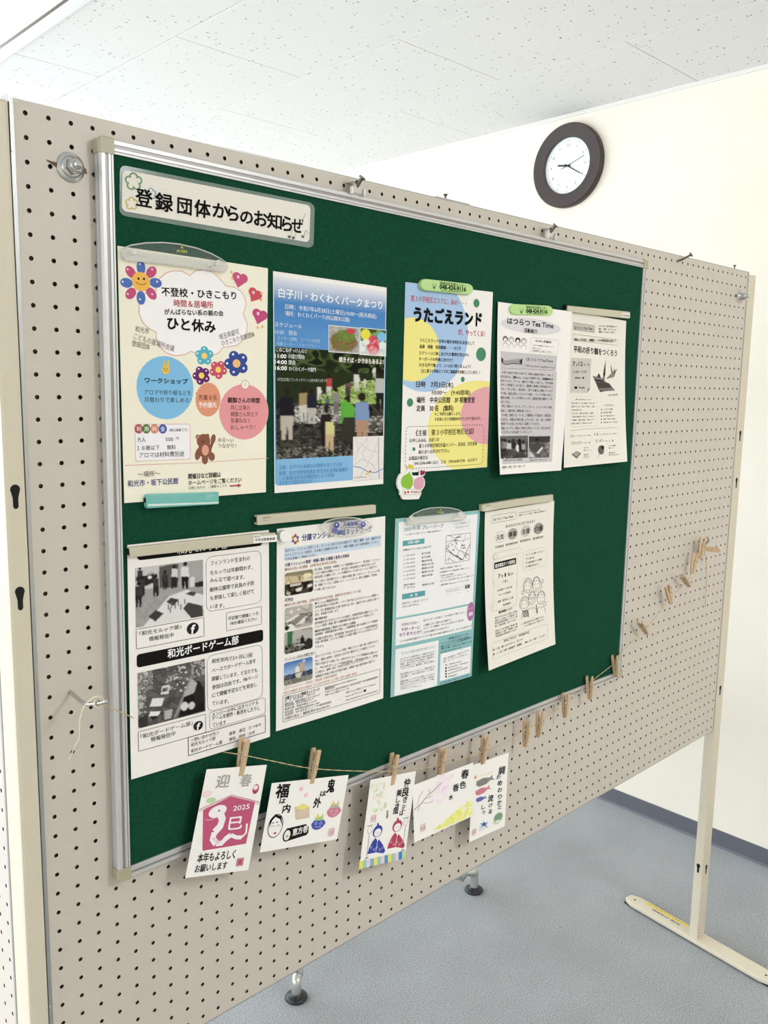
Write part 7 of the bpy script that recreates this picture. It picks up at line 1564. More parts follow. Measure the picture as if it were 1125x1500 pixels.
D['items'] = [
('T','福',10.3,12.3,23.3,20.1,.046,'#1a1818',.03,4,2),
('T','は',19.9,27.5,10.4,8.3,.058,'#1a1818',.03,4,2),
('T','内',28.2,39.9,13.6,12.1,.041,'#1a1818',.03,4,2),
('T','鬼',107.7,14,14.7,20.3,.0,'#1a1818',.03,4,2),
('T','は',95.9,24.2,11.2,8.7,.0,'#1a1818',.03,4,2),
('T','外',86.2,37.5,13.7,14.9,.0,'#1a1818',.03,4,2),
('P',[(9.1,70.4),(9.9,57.3),(16.5,47.4),(25.2,49.1),(33.1,62.2),(33.8,73.5),(27.6,79.4),(14.9,78.2)],'#f3eeea',1),
('O',20.1,64,13.2,16.8,0,1.1,'#1a1818',2,0,360),
('P',[(9,66),(8.3,53.8),(16.3,46.5),(27.7,50.5),(33.5,66.7),(26.4,54.8),(17.2,50.4),(12.2,55.3)],'#1a1818',2),
('O',15.3,64.5,2.8,1.2,0,.6,'#1a1818',3,180,360),
('O',25.2,64.6,2.9,1.2,0,.6,'#1a1818',3,180,360),
('E',14.6,58.9,1.42,.93,0,'#1a1818',3),
('E',21.7,58.6,1.72,.93,0,'#1a1818',3),
('E',21.3,74.6,2.58,1.63,0,'#b05060',3),
('E',56.8,13.3,3.84,3.29,0,'#f2c4d0',1),
('E',67.8,23.7,3.89,3.32,0,'#f2c4d0',1),
('P',[(49.8,39.5),(78.1,40.7),(82.8,59),(56.3,59.5)],'#d8c3ac',1),
('B',55.6,44.5,78.6,57.4,0,.4,'#b59c84',2,False),
('P',[(53.1,41.6),(64.7,35.4),(78.6,43),(67,45.8)],'#ecd97c',2),
('P',[(41.6,70.4),(77.8,68),(84.2,72.9),(85.7,81.7),(82.3,85.2),(47.5,89.6)],'#1d1a1a',2),
('E',45,80.7,8,9.5,0,'#1d1a1a',2),
('E',45,80.7,5.89,7.6,0,'#e9e4da',3),
('T','恵方巻',54.6,77.8,28.5,10.5,-.1,'#f0ebe4',.02,4,2),
('E',45.3,82.1,2.35,1.9,0,'#a8b48c',4),
('E',102.8,70.9,13.1,8.8,0,'#4f5cae',1),
('E',91.3,70,2.59,2.55,0,'#4f5cae',1),
('E',114.5,70.9,2.65,2.58,0,'#4f5cae',1),
('P',[(92,64.8),(96.4,59.5),(107.9,59.9),(113.2,66.3),(101.6,65.5)],'#a9c88c',2),
('P',[(96.8,61),(98.2,53.5),(102.5,61.2)],'#ecd35a',3),
('P',[(106.2,60.6),(108.4,54.1),(111.5,61.7)],'#ecd35a',3),
('O',97.7,69.4,2.2,1.7,0,.5,'#e8e2ea',3,0,360),
('O',107.6,70.5,2.2,1.7,0,.5,'#e8e2ea',3,0,360),
('L',[(97.3,74.2),(101.4,75.6),(105.1,75.3),(109.7,76.2)],.5,'#e8e2ea',3),
('E',130.5,55,13.5,8.9,0,'#cf7f94',1),
('E',118.7,54.2,2.65,2.58,0,'#cf7f94',1),
('E',142.5,54.9,2.72,2.61,0,'#cf7f94',1),
('P',[(119.4,48.9),(123.9,43.5),(135.7,43.8),(141.1,50.3),(129.2,49.5)],'#b4b0ac',2),
('P',[(124.3,45),(125.7,37.4),(130.1,45.2)],'#e8cc62',3),
('P',[(133.9,44.6),(136.2,37.9),(139.4,45.6)],'#e8cc62',3),
('O',125.2,53.5,2.3,1.8,0,.5,'#e8e2ea',3,0,360),
('O',135.4,54.6,2.3,1.8,0,.5,'#e8e2ea',3,0,360),
('L',[(124.8,58.3),(129,59.8),(132.9,59.4),(137.6,60.2)],.5,'#e8e2ea',3),
('B',126.8,81.5,137.9,92,0,.8,'#c2606c',2,False),
('T','印',128.8,87.2,7.7,8.4,.0,'#c2606c',.01,4,2),
]
SHEETS.append(D)
D = {'name': 'postcard', 'label': 'postcard with a blue and a red seated doll couple over a striped hem', 'cat': 'postcard', 'size': (100, 148), 'mat': 'card', 'group': 'picture postcards pegged to the twine', 'corners': [[0.50469, 0.91296, 0.0305], [0.60876, 0.93116, 0.0305], [0.58716, 1.07758, 0.0305], [0.48254, 1.05722, 0.0305]]}
D['items'] = [
('E',16.9,52.7,2.63,2.43,.26,'#dfe8c0',2),
('E',17.9,54.5,2.8,2.33,1.38,'#c9dcae',1),
('E',20.4,31.3,2.77,2.63,.27,'#f3e2d2',2),
('E',9.7,7.4,2.89,1.96,2.71,'#eef0d8',1),
('E',15,12.6,2.89,2.88,.19,'#dfe8c0',2),
('E',24.8,26.5,3.74,1.86,2.07,'#c9dcae',1),
('E',23,39,4.22,2.24,.43,'#f3e2d2',2),
('E',11.7,51,3.35,1.62,2.84,'#eef0d8',1),
('E',26.3,43.3,4.19,1.78,1.07,'#dfe8c0',2),
('E',31.1,16.1,3.97,1.48,2.07,'#c9dcae',1),
('E',32,54.6,4.14,2.13,.59,'#f3e2d2',2),
('E',11.1,31.4,3.39,1.43,2.71,'#eef0d8',1),
('E',23.8,41.6,2.83,1.71,.04,'#dfe8c0',2),
('E',15.1,19.8,3.22,1.91,2.5,'#c9dcae',1),
('E',31.9,18.1,3.21,1.59,1.99,'#f3e2d2',2),
('E',34.7,19.8,3.98,1.8,.04,'#eef0d8',1),
('E',29.1,25.5,2.74,2.02,.7,'#dfe8c0',2),
('E',18.6,28.8,3.22,2.25,.87,'#c9dcae',1),
('E',5.83,9.9,2.56,2.13,1.08,'#f3e2d2',2),
('E',31.8,33.6,3.85,2.88,.19,'#eef0d8',1),
('E',3.81,12.2,3.12,2.21,2.23,'#dfe8c0',2),
('E',20.9,53.5,2.38,2.64,.63,'#c9dcae',1),
('E',30.2,11.2,4.37,2.53,2.97,'#f3e2d2',2),
('E',21.9,16.7,4.36,2.02,.25,'#eef0d8',1),
('E',25.3,32.2,3.35,1.57,.37,'#dfe8c0',2),
('E',24.1,30,2.64,2.02,2.18,'#c9dcae',1),
('E',28.6,31.5,3.2,1.9,.68,'#f3e2d2',2),
('E',11.9,27.7,2.58,2.46,2.12,'#eef0d8',1),
('E',21.7,9.4,3.12,2.0,.28,'#dfe8c0',2),
('E',39,46.6,3.45,2.45,.6,'#c9dcae',1),
('E',13.5,31.7,3.87,2.34,.02,'#f3e2d2',2),
('E',28.8,52.2,3.92,2.8,2.95,'#eef0d8',1),
('E',11.5,20.6,3.47,2.86,1.11,'#dfe8c0',2),
('E',38.9,51.1,3.48,2.33,2.87,'#c9dcae',1),
('T','仲',75.7,16.7,13.6,14,.037,'#1a1818',.026,4,2),
('T','良',74.1,32,15.2,15.6,.055,'#1a1818',.026,4,2),
('T','き',78.3,44.8,8.8,9.2,.0,'#1a1818',.026,4,2),
('T','こ',78.6,53.5,7.7,8.1,-.036,'#1a1818',.026,4,2),
('T','と',78.1,61.1,7.7,8.1,.0,'#1a1818',.026,4,2),
('T','は',74,68.2,8.2,8.6,.0,'#1a1818',.026,4,2),
('T','美',61.3,32,11.3,11.8,.0,'#1a1818',.026,4,2),
('T','し',62.3,44,8.7,9.1,.0,'#1a1818',.026,4,2),
('T','き',61.9,53.8,8.7,9.1,.0,'#1a1818',.026,4,2),
('T','哉',58.5,61.7,11.3,11.8,.0,'#1a1818',.026,4,2),
('T','友',43.4,61.5,5,6.9,.0,'#1a1818',.01,4,2),
('T','美',43.9,68.4,5.3,6.9,.0,'#1a1818',.01,4,2),
('B',11.6,61.7,21.7,71.9,0,.8,'#c98078',2,False),
('T','印',13.2,66.8,6.8,7.9,.0,'#c98078',.01,4,2),
('P',[(13.3,125.6),(15.5,116),(21.3,105.7),(28.4,99.5),(39.1,109.1),(48.1,119.8),(52.2,128.2),(48.4,131.3),(32.8,126.5)],'#3c4ba0',1),
('E',29.8,92.4,7.6,6.6,0,'#f1ece8',3),
('E',29.5,90.3,10.3,10.1,0,'#3c4ba0',2),
('E',28.4,80,2.05,4.24,0,'#3c4ba0',2),
('P',[(25.7,99),(32.4,107.8),(36.5,101)],'#f1ece8',3),
('L',[(32.1,106.5),(31,125.3)],.8,'#f1ece8',3),
('O',19.7,115.5,2,1.6,0,.5,'#e2dff0',3,0,360),
('O',26.6,120.4,2.1,1.6,0,.5,'#e2dff0',3,0,360),
('O',32.4,118,2.1,1.6,0,.5,'#e2dff0',3,0,360),
('O',39.4,122.9,2.1,1.6,0,.5,'#e2dff0',3,0,360),
('O',45.3,120.5,2.1,1.6,0,.5,'#e2dff0',3,0,360),
('O',27.8,92,1.4,.8,0,.4,'#1a1818',4,0,180),
('O',33.1,92.8,1.4,.8,0,.4,'#1a1818',4,0,180),
('P',[(55.6,125.1),(58,115.3),(64,104.8),(71.3,98.5),(82.4,108.3),(91.7,119.1),(95.9,127.7),(92,130.8),(75.9,125.9)],'#b8455e',1),
('E',72.8,91.3,7.8,6.7,0,'#f1ece8',3),
('E',72.4,89.1,10.7,10.3,0,'#b8455e',2),
('E',71.4,78.6,2.12,4.31,0,'#b8455e',2),
('P',[(68.5,98),(75.4,107),(79.7,100)],'#f1ece8',3),
('L',[(75.2,105.6),(74,124.8)],.8,'#f1ece8',3),
('O',62.3,114.8,2.1,1.6,0,.5,'#f0dce2',3,0,360),
('O',69.5,119.8,2.1,1.6,0,.5,'#f0dce2',3,0,360),
('O',75.5,117.3,2.1,1.6,0,.5,'#f0dce2',3,0,360),
('O',82.7,122.3,2.1,1.6,0,.5,'#f0dce2',3,0,360),
('O',88.8,119.8,2.2,1.6,0,.5,'#f0dce2',3,0,360),
('O',70.7,90.9,1.4,.8,0,.4,'#1a1818',4,0,180),
('O',76.2,91.6,1.4,.8,0,.4,'#1a1818',4,0,180),
('L',[(4.4,77.4),(17.9,77.6)],.7,'#1a1818',2),
('O',12,84.6,4.7,6.3,0,.5,'#8a6a6a',2,0,360),
('L',[(12.1,91.4),(12.7,131.8)],.7,'#1a1818',2),
('L',[(9,132.8),(16.5,131.8)],1.2,'#1a1818',2),
('L',[(83.2,78.1),(97.6,78.3)],.7,'#1a1818',2),
('O',91.2,85.5,5,6.5,0,.5,'#8a6a6a',2,0,360),
('L',[(91.4,92.5),(91.9,134.2)],.7,'#1a1818',2),
('L',[(87.9,135.2),(96,134.2)],1.2,'#1a1818',2),
('P',[(-1.5,134.7),(5.8,134.9),(8,148.2),(.6,147.9)],'#e9e26a',1),
('P',[(5.9,134.8),(13.3,135),(15.5,148.3),(8.1,148)],'#a8c6b8',1),
('P',[(13.4,134.9),(20.9,135.1),(23.1,148.5),(15.6,148.2)],'#e3d3e0',1),
('P',[(21,135),(28.5,135.3),(30.7,148.6),(23.2,148.3)],'#88b0cc',1),
('P',[(28.6,135.1),(36.1,135.4),(38.3,148.8),(30.8,148.5)],'#e9e26a',1),
('P',[(36.2,135.2),(43.8,135.5),(46,148.9),(38.4,148.6)],'#a8c6b8',1),
('P',[(43.9,135.4),(51.6,135.6),(53.8,149.1),(46.1,148.8)],'#e3d3e0',1),
('P',[(51.7,135.5),(59.3,135.7),(61.6,149.2),(53.9,148.9)],'#5e92c4',1),
('P',[(59.5,135.6),(67.2,135.8),(69.4,149.4),(61.7,149.1)],'#e9e26a',1),
('P',[(67.3,135.7),(75.1,136),(77.3,149.5),(69.5,149.3)],'#a8c6b8',1),
('P',[(75.2,135.8),(83,136.1),(85.3,149.7),(77.4,149.4)],'#e3d3e0',1),
('P',[(83.1,135.9),(91,136.2),(93.3,149.9),(85.4,149.6)],'#4a86bc',1),
('P',[(91.1,136.1),(99,136.3),(101.3,150),(93.4,149.7)],'#c9d9a0',1),
]
SHEETS.append(D)
D = {'name': 'postcard', 'label': 'landscape postcard of a blossom branch over yellow flowers', 'cat': 'postcard', 'size': (148, 100), 'mat': 'card', 'group': 'picture postcards pegged to the twine', 'corners': [[0.60135, 0.95426, 0.0305], [0.7495, 0.95651, 0.0375], [0.75085, 1.05964, 0.0375], [0.60891, 1.05995, 0.0305]]}
D['items'] = [
('E',79.1,18.2,6.6,2.49,0,'#f6e4ec',1),
('E',48.7,40.3,6.5,2.79,0,'#f3dce8',2),
('E',53.8,25.7,6.4,3.65,0,'#f7eaf0',1),
('E',74.8,37.2,6.6,3.55,0,'#f6e4ec',2),
('E',60.6,19.1,5.21,3.27,0,'#f3dce8',1),
('E',81.8,17.7,3.83,3.8,0,'#f7eaf0',2),
('E',57.5,17.9,3.88,3.98,0,'#f6e4ec',1),
('E',60.5,12.8,6.3,3.19,0,'#f3dce8',2),
('E',47,36.5,4.91,2.89,0,'#f7eaf0',1),
('E',74.5,40,6.3,2.68,0,'#f6e4ec',2),
('E',73.3,30.6,6.6,2.94,0,'#f3dce8',1),
('E',67.5,38.1,4.96,3.66,0,'#f7eaf0',2),
('E',62.9,46.2,6.9,4.0,0,'#f6e4ec',1),
('E',48.3,24,5.82,2.2,0,'#f3dce8',2),
('E',54.1,37.7,6.7,4.29,0,'#f7eaf0',1),
('E',46.8,23.4,6.4,3.55,0,'#f6e4ec',2),
('E',67.9,3.36,6.7,4.01,0,'#f3dce8',1),
('E',72.7,19.7,6.5,3.98,0,'#f7eaf0',2),
('E',69.9,29.7,4.7,2.75,0,'#f6e4ec',1),
('E',62.7,15.1,5.31,2.26,0,'#f3dce8',2),
('E',75.6,19.6,4.13,2.63,0,'#f7eaf0',1),
('E',61.5,19.5,6.2,2.24,0,'#f6e4ec',2),
('E',58.6,12.4,4.08,3.76,0,'#f3dce8',1),
('E',60,1.78,5.36,3.69,0,'#f7eaf0',2),
('E',74.6,29.2,4.75,4.19,0,'#f6e4ec',1),
('E',73.1,25,5.57,4.3,0,'#f3dce8',2),
('E',72.4,46.1,4.09,2.88,0,'#f7eaf0',1),
('E',68.2,9.4,6.2,2.13,0,'#f6e4ec',2),
('E',76.3,30.9,5.8,3.06,0,'#f3dce8',1),
('E',78.3,31.2,6.8,4.31,0,'#f7eaf0',2),
('E',59.9,44.8,5.3,2.95,0,'#f6e4ec',1),
('E',76,28.1,4.69,3.7,0,'#f3dce8',2),
('E',71.6,8.4,6.5,3.18,0,'#f7eaf0',1),
('E',80.6,29.7,7,2.75,0,'#f6e4ec',2),
('E',53.1,21.5,6.1,3.97,0,'#f3dce8',1),
('E',78,10,4.95,2.08,0,'#f7eaf0',2),
('E',49.1,39.7,4.71,3.73,0,'#f6e4ec',1),
('E',76.6,10.5,5.99,2.19,0,'#f3dce8',2),
('E',50.7,23.3,3.9,4.31,0,'#f7eaf0',1),
('E',58.3,27.8,6.9,2.27,0,'#f6e4ec',2),
('E',93,10.2,5.8,3.61,0,'#f3dce8',1),
('E',85.2,22.8,7,3.62,0,'#f7eaf0',2),
('E',70.7,10.1,4.34,2.86,0,'#f6e4ec',1),
('E',61.3,16.7,6.3,2.89,0,'#f3dce8',2),
('E',79.2,6.4,4.04,3.69,0,'#f7eaf0',1),
('E',82.7,20,3.71,2.59,0,'#f6e4ec',2),
('E',61.9,16.7,5.46,2.72,0,'#f3dce8',1),
('E',62.8,36.4,6.3,3.85,0,'#f7eaf0',2),
('E',72.5,14.8,6.5,2.7,0,'#f6e4ec',1),
('E',78.5,25.1,5.85,3.25,0,'#f3dce8',2),
('E',73.3,18.7,5.6,3.79,0,'#f7eaf0',1),
('E',56.6,25.9,5.09,3.14,0,'#f6e4ec',2),
('E',58.7,24,5.98,2.42,0,'#f3dce8',1),
('E',43.8,32.5,3.76,3.92,0,'#f7eaf0',2),
('E',80,14.8,5.84,2.62,0,'#f6e4ec',1),
('E',85,15.3,4.01,2.11,0,'#f3dce8',2),
('E',78.6,14.2,4.68,4.37,0,'#f7eaf0',1),
('E',67.2,35.4,5.62,3.61,0,'#f6e4ec',2),
('E',39.2,30.6,4.55,4.05,0,'#f3dce8',1),
('E',51.4,38.9,3.5,4.42,0,'#f7eaf0',2),
('E',59.3,92.9,4.09,3.43,0,'#f2efa6',1),
('E',118.1,95.7,5.67,2.55,0,'#efec8e',2),
('E',64.1,90.4,4.74,3.37,0,'#f5f2bc',1),
('E',112.8,82,4.67,2.91,0,'#ece97c',2),
('E',73.8,94.3,3.37,1.79,0,'#f2efa6',1),
('E',56.4,92.6,4.67,2.11,0,'#efec8e',2),
('E',87.3,92.7,3.61,2.67,0,'#f5f2bc',1),
('E',106.8,84.5,3.51,2.97,0,'#ece97c',2),
('E',116.2,77.7,5.29,2.9,0,'#f2efa6',1),
('E',132.7,89.5,4.5,3.08,0,'#efec8e',2),
('E',79.5,93.1,3.06,2.35,0,'#f5f2bc',1),
('E',97.7,94.9,4.88,3.37,0,'#ece97c',2),
('E',133.1,94.7,4.89,2.91,0,'#f2efa6',1),
('E',94,83.8,5.14,2.81,0,'#efec8e',2),
('E',65.3,91,3.39,2.98,0,'#f5f2bc',1),
('E',106.2,80.5,4.89,2.73,0,'#ece97c',2),
('E',75.1,91.1,5.61,1.98,0,'#f2efa6',1),
('E',72.3,93.3,5.17,3.34,0,'#efec8e',2),
('E',87.5,93.8,3.2,2.43,0,'#f5f2bc',1),
('E',131.6,86.6,4.34,2.85,0,'#ece97c',2),
('E',95.8,89.1,5.43,3.47,0,'#f2efa6',1),
('E',68.9,93.9,5.44,2.79,0,'#efec8e',2),
('E',97,85.8,4.27,2.77,0,'#f5f2bc',1),
('E',107.5,78.4,5.8,2.23,0,'#ece97c',2),
('E',101.5,81.6,4.7,1.88,0,'#f2efa6',1),
('E',81.5,89.1,3.71,2.59,0,'#efec8e',2),
('E',65,93.4,5.0,2.82,0,'#f5f2bc',1),
('E',143.2,93.6,4.52,2.66,0,'#ece97c',2),
('E',122.5,93,4.59,2.98,0,'#f2efa6',1),
('E',115.3,85.2,4.43,2.48,0,'#efec8e',2),
('E',92.2,88.5,5.17,2.03,0,'#f5f2bc',1),
('E',61.3,93.1,4.18,2.93,0,'#ece97c',2),
('E',137.5,87.8,4.74,3.5,0,'#f2efa6',1),
('E',108.9,84.9,3.45,2.04,0,'#efec8e',2),
('E',125.4,93.2,4.06,2.74,0,'#f5f2bc',1),
('E',114.2,87.5,3.75,3.38,0,'#ece97c',2),
('E',102,91.3,4.91,2.54,0,'#f2efa6',1),
('E',116.2,77.8,4.53,2.9,0,'#efec8e',2),
('E',109.3,81.6,3.44,1.93,0,'#f5f2bc',1),
('E',61.9,91.3,4.11,2.71,0,'#ece97c',2),
('E',116.8,83.3,5.2,1.82,0,'#f2efa6',1),
('E',82.7,85.2,4.28,2.73,0,'#efec8e',2),
('E',105,85.6,3.97,2.33,0,'#f5f2bc',1),
('E',60.2,91.8,4.1,2.7,0,'#ece97c',2),
('E',59.7,92.9,2.84,1.94,0,'#f2efa6',1),
('E',92.1,86.1,4.35,2.95,0,'#efec8e',2),
('E',106.2,92.2,4.3,2.97,0,'#f5f2bc',1),
('E',89.2,83.5,3.05,2.05,0,'#ece97c',2),
('E',91.7,85.3,4.46,2.91,0,'#f2efa6',1),
('E',137.3,71.3,5.86,1.77,0,'#efec8e',2),
('E',135.1,95,4.14,3.25,0,'#f5f2bc',1),
('E',97.5,89.1,5.36,3.41,0,'#ece97c',2),
('E',78.2,87.6,5.4,2.76,0,'#f2efa6',1),
('E',135.7,73.7,5.53,2.05,0,'#efec8e',2),
('E',64,91.7,5.35,2.4,0,'#f5f2bc',1),
('E',91.3,85.6,3.07,2.51,0,'#ece97c',2),
('E',96.7,85.2,4.98,2.29,0,'#f2efa6',1),
('E',144.1,92.3,4.83,1.99,0,'#efec8e',2),
('E',102.7,89.4,4.79,2.51,0,'#f5f2bc',1),
('E',118.9,96,5.07,1.86,0,'#ece97c',2),
('E',109.3,88.5,4.52,3.43,0,'#f2efa6',1),
('E',55.3,91.8,4.73,1.89,0,'#efec8e',2),
('E',63.1,93.3,3.78,3.26,0,'#f5f2bc',1),
('E',126.1,87.2,4.05,1.93,0,'#ece97c',2),
('E',143.7,91.2,5.86,2.73,0,'#f2efa6',1),
('E',76.4,93.2,4.0,2.08,0,'#efec8e',2),
('E',60.8,93,3.17,2.19,0,'#f5f2bc',1),
('E',143.9,93,5.77,2.74,0,'#ece97c',2),
('E',122.1,75.7,4.77,3.47,0,'#f2efa6',1),
('E',125.3,95.5,4.88,2.34,0,'#efec8e',2),
('E',52.4,92.2,5.01,2.62,0,'#f5f2bc',1),
('E',108.9,92.3,3.8,2.02,0,'#ece97c',2),
('E',134.6,84.4,3.09,3.03,0,'#f2efa6',1),
('E',118.4,90.5,3.35,2.27,0,'#efec8e',2),
('E',118.6,88.3,3.98,3.5,0,'#f5f2bc',1),
('E',78.4,94.8,3.21,2.55,0,'#ece97c',2),
('E',145.1,85.7,5.36,3.39,0,'#f2efa6',1),
('E',109.2,86.9,5.34,2.7,0,'#efec8e',2),
('E',141.8,88.1,3.04,2.32,0,'#f5f2bc',1),
('E',134,71.3,3.02,2.78,0,'#ece97c',2),
('E',115.8,95.8,5.82,2.91,0,'#f2efa6',1),
('E',116.2,85.5,5.45,2.99,0,'#efec8e',2),
('E',62.3,93.2,2.91,2.31,0,'#f5f2bc',1),
('E',81.3,95.1,3.47,2.41,0,'#ece97c',2),
('E',103.1,81.3,4.2,2.27,0,'#f2efa6',1),
('E',118.5,91.2,4.69,3.33,0,'#efec8e',2),
('E',96.2,92.5,3.16,2.44,0,'#f5f2bc',1),
('E',80.3,95,4.25,2.41,0,'#ece97c',2),
('E',113.2,95.3,5.41,3.22,0,'#f2efa6',1),
('E',113.1,92,4.6,2.47,0,'#efec8e',2),
('E',79.7,87.8,3.77,2.61,0,'#f5f2bc',1),
('E',131.8,75.1,4.14,2.23,0,'#ece97c',2),
('E',95.2,80.8,4.64,3.23,0,'#f2efa6',1),
('E',136.8,77.3,3.5,3.07,0,'#efec8e',2),
('E',121.4,76.5,3.12,2.93,0,'#f5f2bc',1),
('E',85.6,90.3,4.45,3.29,0,'#ece97c',2),
('E',62,91.9,2.86,2.92,0,'#f2efa6',1),
('E',57.8,92.7,4.44,2.61,0,'#efec8e',2),
('E',75.1,94.5,3.14,2.76,0,'#f5f2bc',1),
('E',129,86.7,3.14,1.98,0,'#ece97c',2),
('E',76.8,94.4,3.21,3.41,0,'#f2efa6',1),
('E',134.4,83.7,5.64,2.92,0,'#efec8e',2),
('E',65.2,92.6,2.84,2.49,0,'#f5f2bc',1),
('E',144.5,77.1,5.04,2.42,0,'#ece97c',2),
('E',113.7,81.6,5.6,2.48,0,'#f2efa6',1),
('E',75.3,90.9,3.02,2.31,0,'#efec8e',2),
('E',119.9,81.9,4.27,2.18,0,'#f5f2bc',1),
('E',128.6,92.7,4.23,1.8,0,'#ece97c',2),
('E',90.2,95.2,4.74,2.16,0,'#f2efa6',1),
('E',60.1,93,2.98,2.79,0,'#efec8e',2),
('L',[(1.7,42.8),(15.7,38.2),(33.5,27.6),(48.7,23),(68.3,14.6)],1.4,'#a2938a',3),
('L',[(9,38.1),(14.8,24),(23,15.6)],.8,'#a2938a',3),
('L',[(21.1,36.3),(38.7,41.6),(45.6,41.3)],.7,'#a2938a',3),
('L',[(15.7,38.2),(10,48.5)],.8,'#a2938a',3),
('L',[(25.3,31.1),(47.2,31.6)],.6,'#a2938a',3),
('L',[(40.4,25.6),(36.5,16.5)],.6,'#a2938a',3),
('T','春',117,13.7,19.6,15.6,.159,'#1a1818',.024,4,2),
('T','色',113.8,32.4,16,12.9,.148,'#1a1818',.024,4,2),
('T','香',96,32.5,15.6,12.8,.15,'#1a1818',.024,4,2),
('T','水',86.2,46.7,10.4,8.8,.096,'#1a1818',.024,4,2),
('B',15.7,74.5,26.8,85.7,0,.9,'#c98078',2,False),
('T','印',17.1,80,8.3,7.5,.084,'#c98078',.012,4,2),
]
SHEETS.append(D)
D = {'name': 'postcard', 'label': 'postcard with three carp streamers and a folded blue helmet, rightmost on the twine', 'cat': 'postcard', 'size': (100, 148), 'mat': 'card', 'group': 'picture postcards pegged to the twine', 'corners': [[0.75947, 0.96716, 0.0295], [0.86214, 0.97428, 0.0295], [0.85963, 1.12147, 0.0295], [0.75494, 1.11522, 0.0295]]}
D['items'] = [
('E',7.5,25.2,2.97,3.18,0,'#e08a70',2),
('L',[(11.2,31.8),(23.3,26),(55.7,27.6)],2,'#f4e6c0',1),
('P',[(10.6,41),(11.2,33.9),(29.9,32),(48.9,36.5),(55.2,31.8),(55.7,38.3),(63.1,44.4),(51,41.4),(38.9,46.4),(19.2,46.8)],'#8e8a88',2),
('O',16.8,40.6,3.7,2.6,0,.5,'#4b4745',3,0,360),
('O',25.9,40.1,3.3,4.5,0,.4,'#4b4745',3,0,360),
('O',32.2,39.7,3.3,4.5,0,.4,'#4b4745',3,0,360),
('O',38.5,39.3,3.3,4.5,0,.4,'#4b4745',3,0,360),
('P',[(10.1,58.1),(10.2,52),(25.8,50),(42,53.5),(47,49.4),(47.7,54.9),(54.2,60),(43.9,57.8),(34,62.3),(17.5,63)],'#d88a94',2),
('O',15.2,57.7,3.2,2.2,0,.5,'#b85a68',3,0,360),
('O',22.9,57,2.8,3.8,0,.4,'#b85a68',3,0,360),
('O',28.1,56.6,2.8,3.9,0,.4,'#b85a68',3,0,360),
('O',33.4,56.2,2.8,3.9,0,.4,'#b85a68',3,0,360),
('P',[(12.4,71.6),(12.7,67.2),(23.8,66.8),(35,70.3),(38.7,67.7),(38.9,71.7),(43.2,75.7),(36.1,73.4),(29,76.1),(17.4,75.6)],'#7276b4',2),
('O',16,71.6,2.4,1.6,0,.5,'#40448a',3,0,360),
('O',21.4,71.6,2.1,2.9,0,.4,'#40448a',3,0,360),
('O',25.1,71.6,2.1,2.9,0,.4,'#40448a',3,0,360),
('O',28.8,71.7,2.1,2.9,0,.4,'#40448a',3,0,360),
('T','調',73,29.5,18.2,15.5,.151,'#1a1818',.024,4,2),
('T','わ',68,40.9,10.8,9.4,.09,'#1a1818',.024,4,2),
('T','め',71.9,53.8,13.1,11.3,.125,'#1a1818',.024,4,2),
('T','わ',73.5,68,12,10.3,.119,'#1a1818',.024,4,2),
('T','り',74.8,82.1,11.4,9.9,.119,'#1a1818',.024,4,2),
('T','か',73.8,93.3,12.6,10.8,.139,'#1a1818',.024,4,2),
('T','と',77.3,103.5,9.8,8.5,.103,'#1a1818',.024,4,2),
('T','流',46.4,77,15,13,.159,'#1a1818',.024,4,2),
('T','け',49.8,91.6,10.1,8.8,.108,'#1a1818',.024,4,2),
('T','る',49.2,103.8,10.6,9.3,.123,'#1a1818',.024,4,2),
('T','し',28.8,88.8,10.4,9.2,.117,'#1a1818',.024,4,2),
('T','う',31.3,100.3,8.2,7.3,.079,'#1a1818',.024,4,2),
('P',[(23.5,130.9),(26.9,121.9),(50.1,124.6),(49.1,132.2)],'#e8e4e0',1),
('P',[(27.5,129.9),(34.1,125.3),(26.7,119.7),(35.5,122.4),(37.4,117.8),(41,123.4),(49.4,123.7),(43.3,127.7),(49.2,134),(37.5,127.4)],'#3c6ea8',2),
('L',[(25.3,133.2),(50.2,133.6)],.7,'#3c6ea8',2),
('E',79,123.6,12.9,9.4,0,'#8faa8c',1),
('E',76.3,132.7,10.7,4.22,0,'#dfe6d8',2),
('E',77.9,122.9,9.3,5.63,0,'#7e9c7c',2),
('L',[(63.1,132),(66,127.9),(75.6,136.3),(90.8,129)],.6,'#5a7058',3),
('B',6.4,126.1,16.7,136.9,0,.9,'#c98078',2,False),
('T','印',7.7,131.7,7.5,7.7,.0,'#c98078',.012,4,2),
]
SHEETS.append(D)

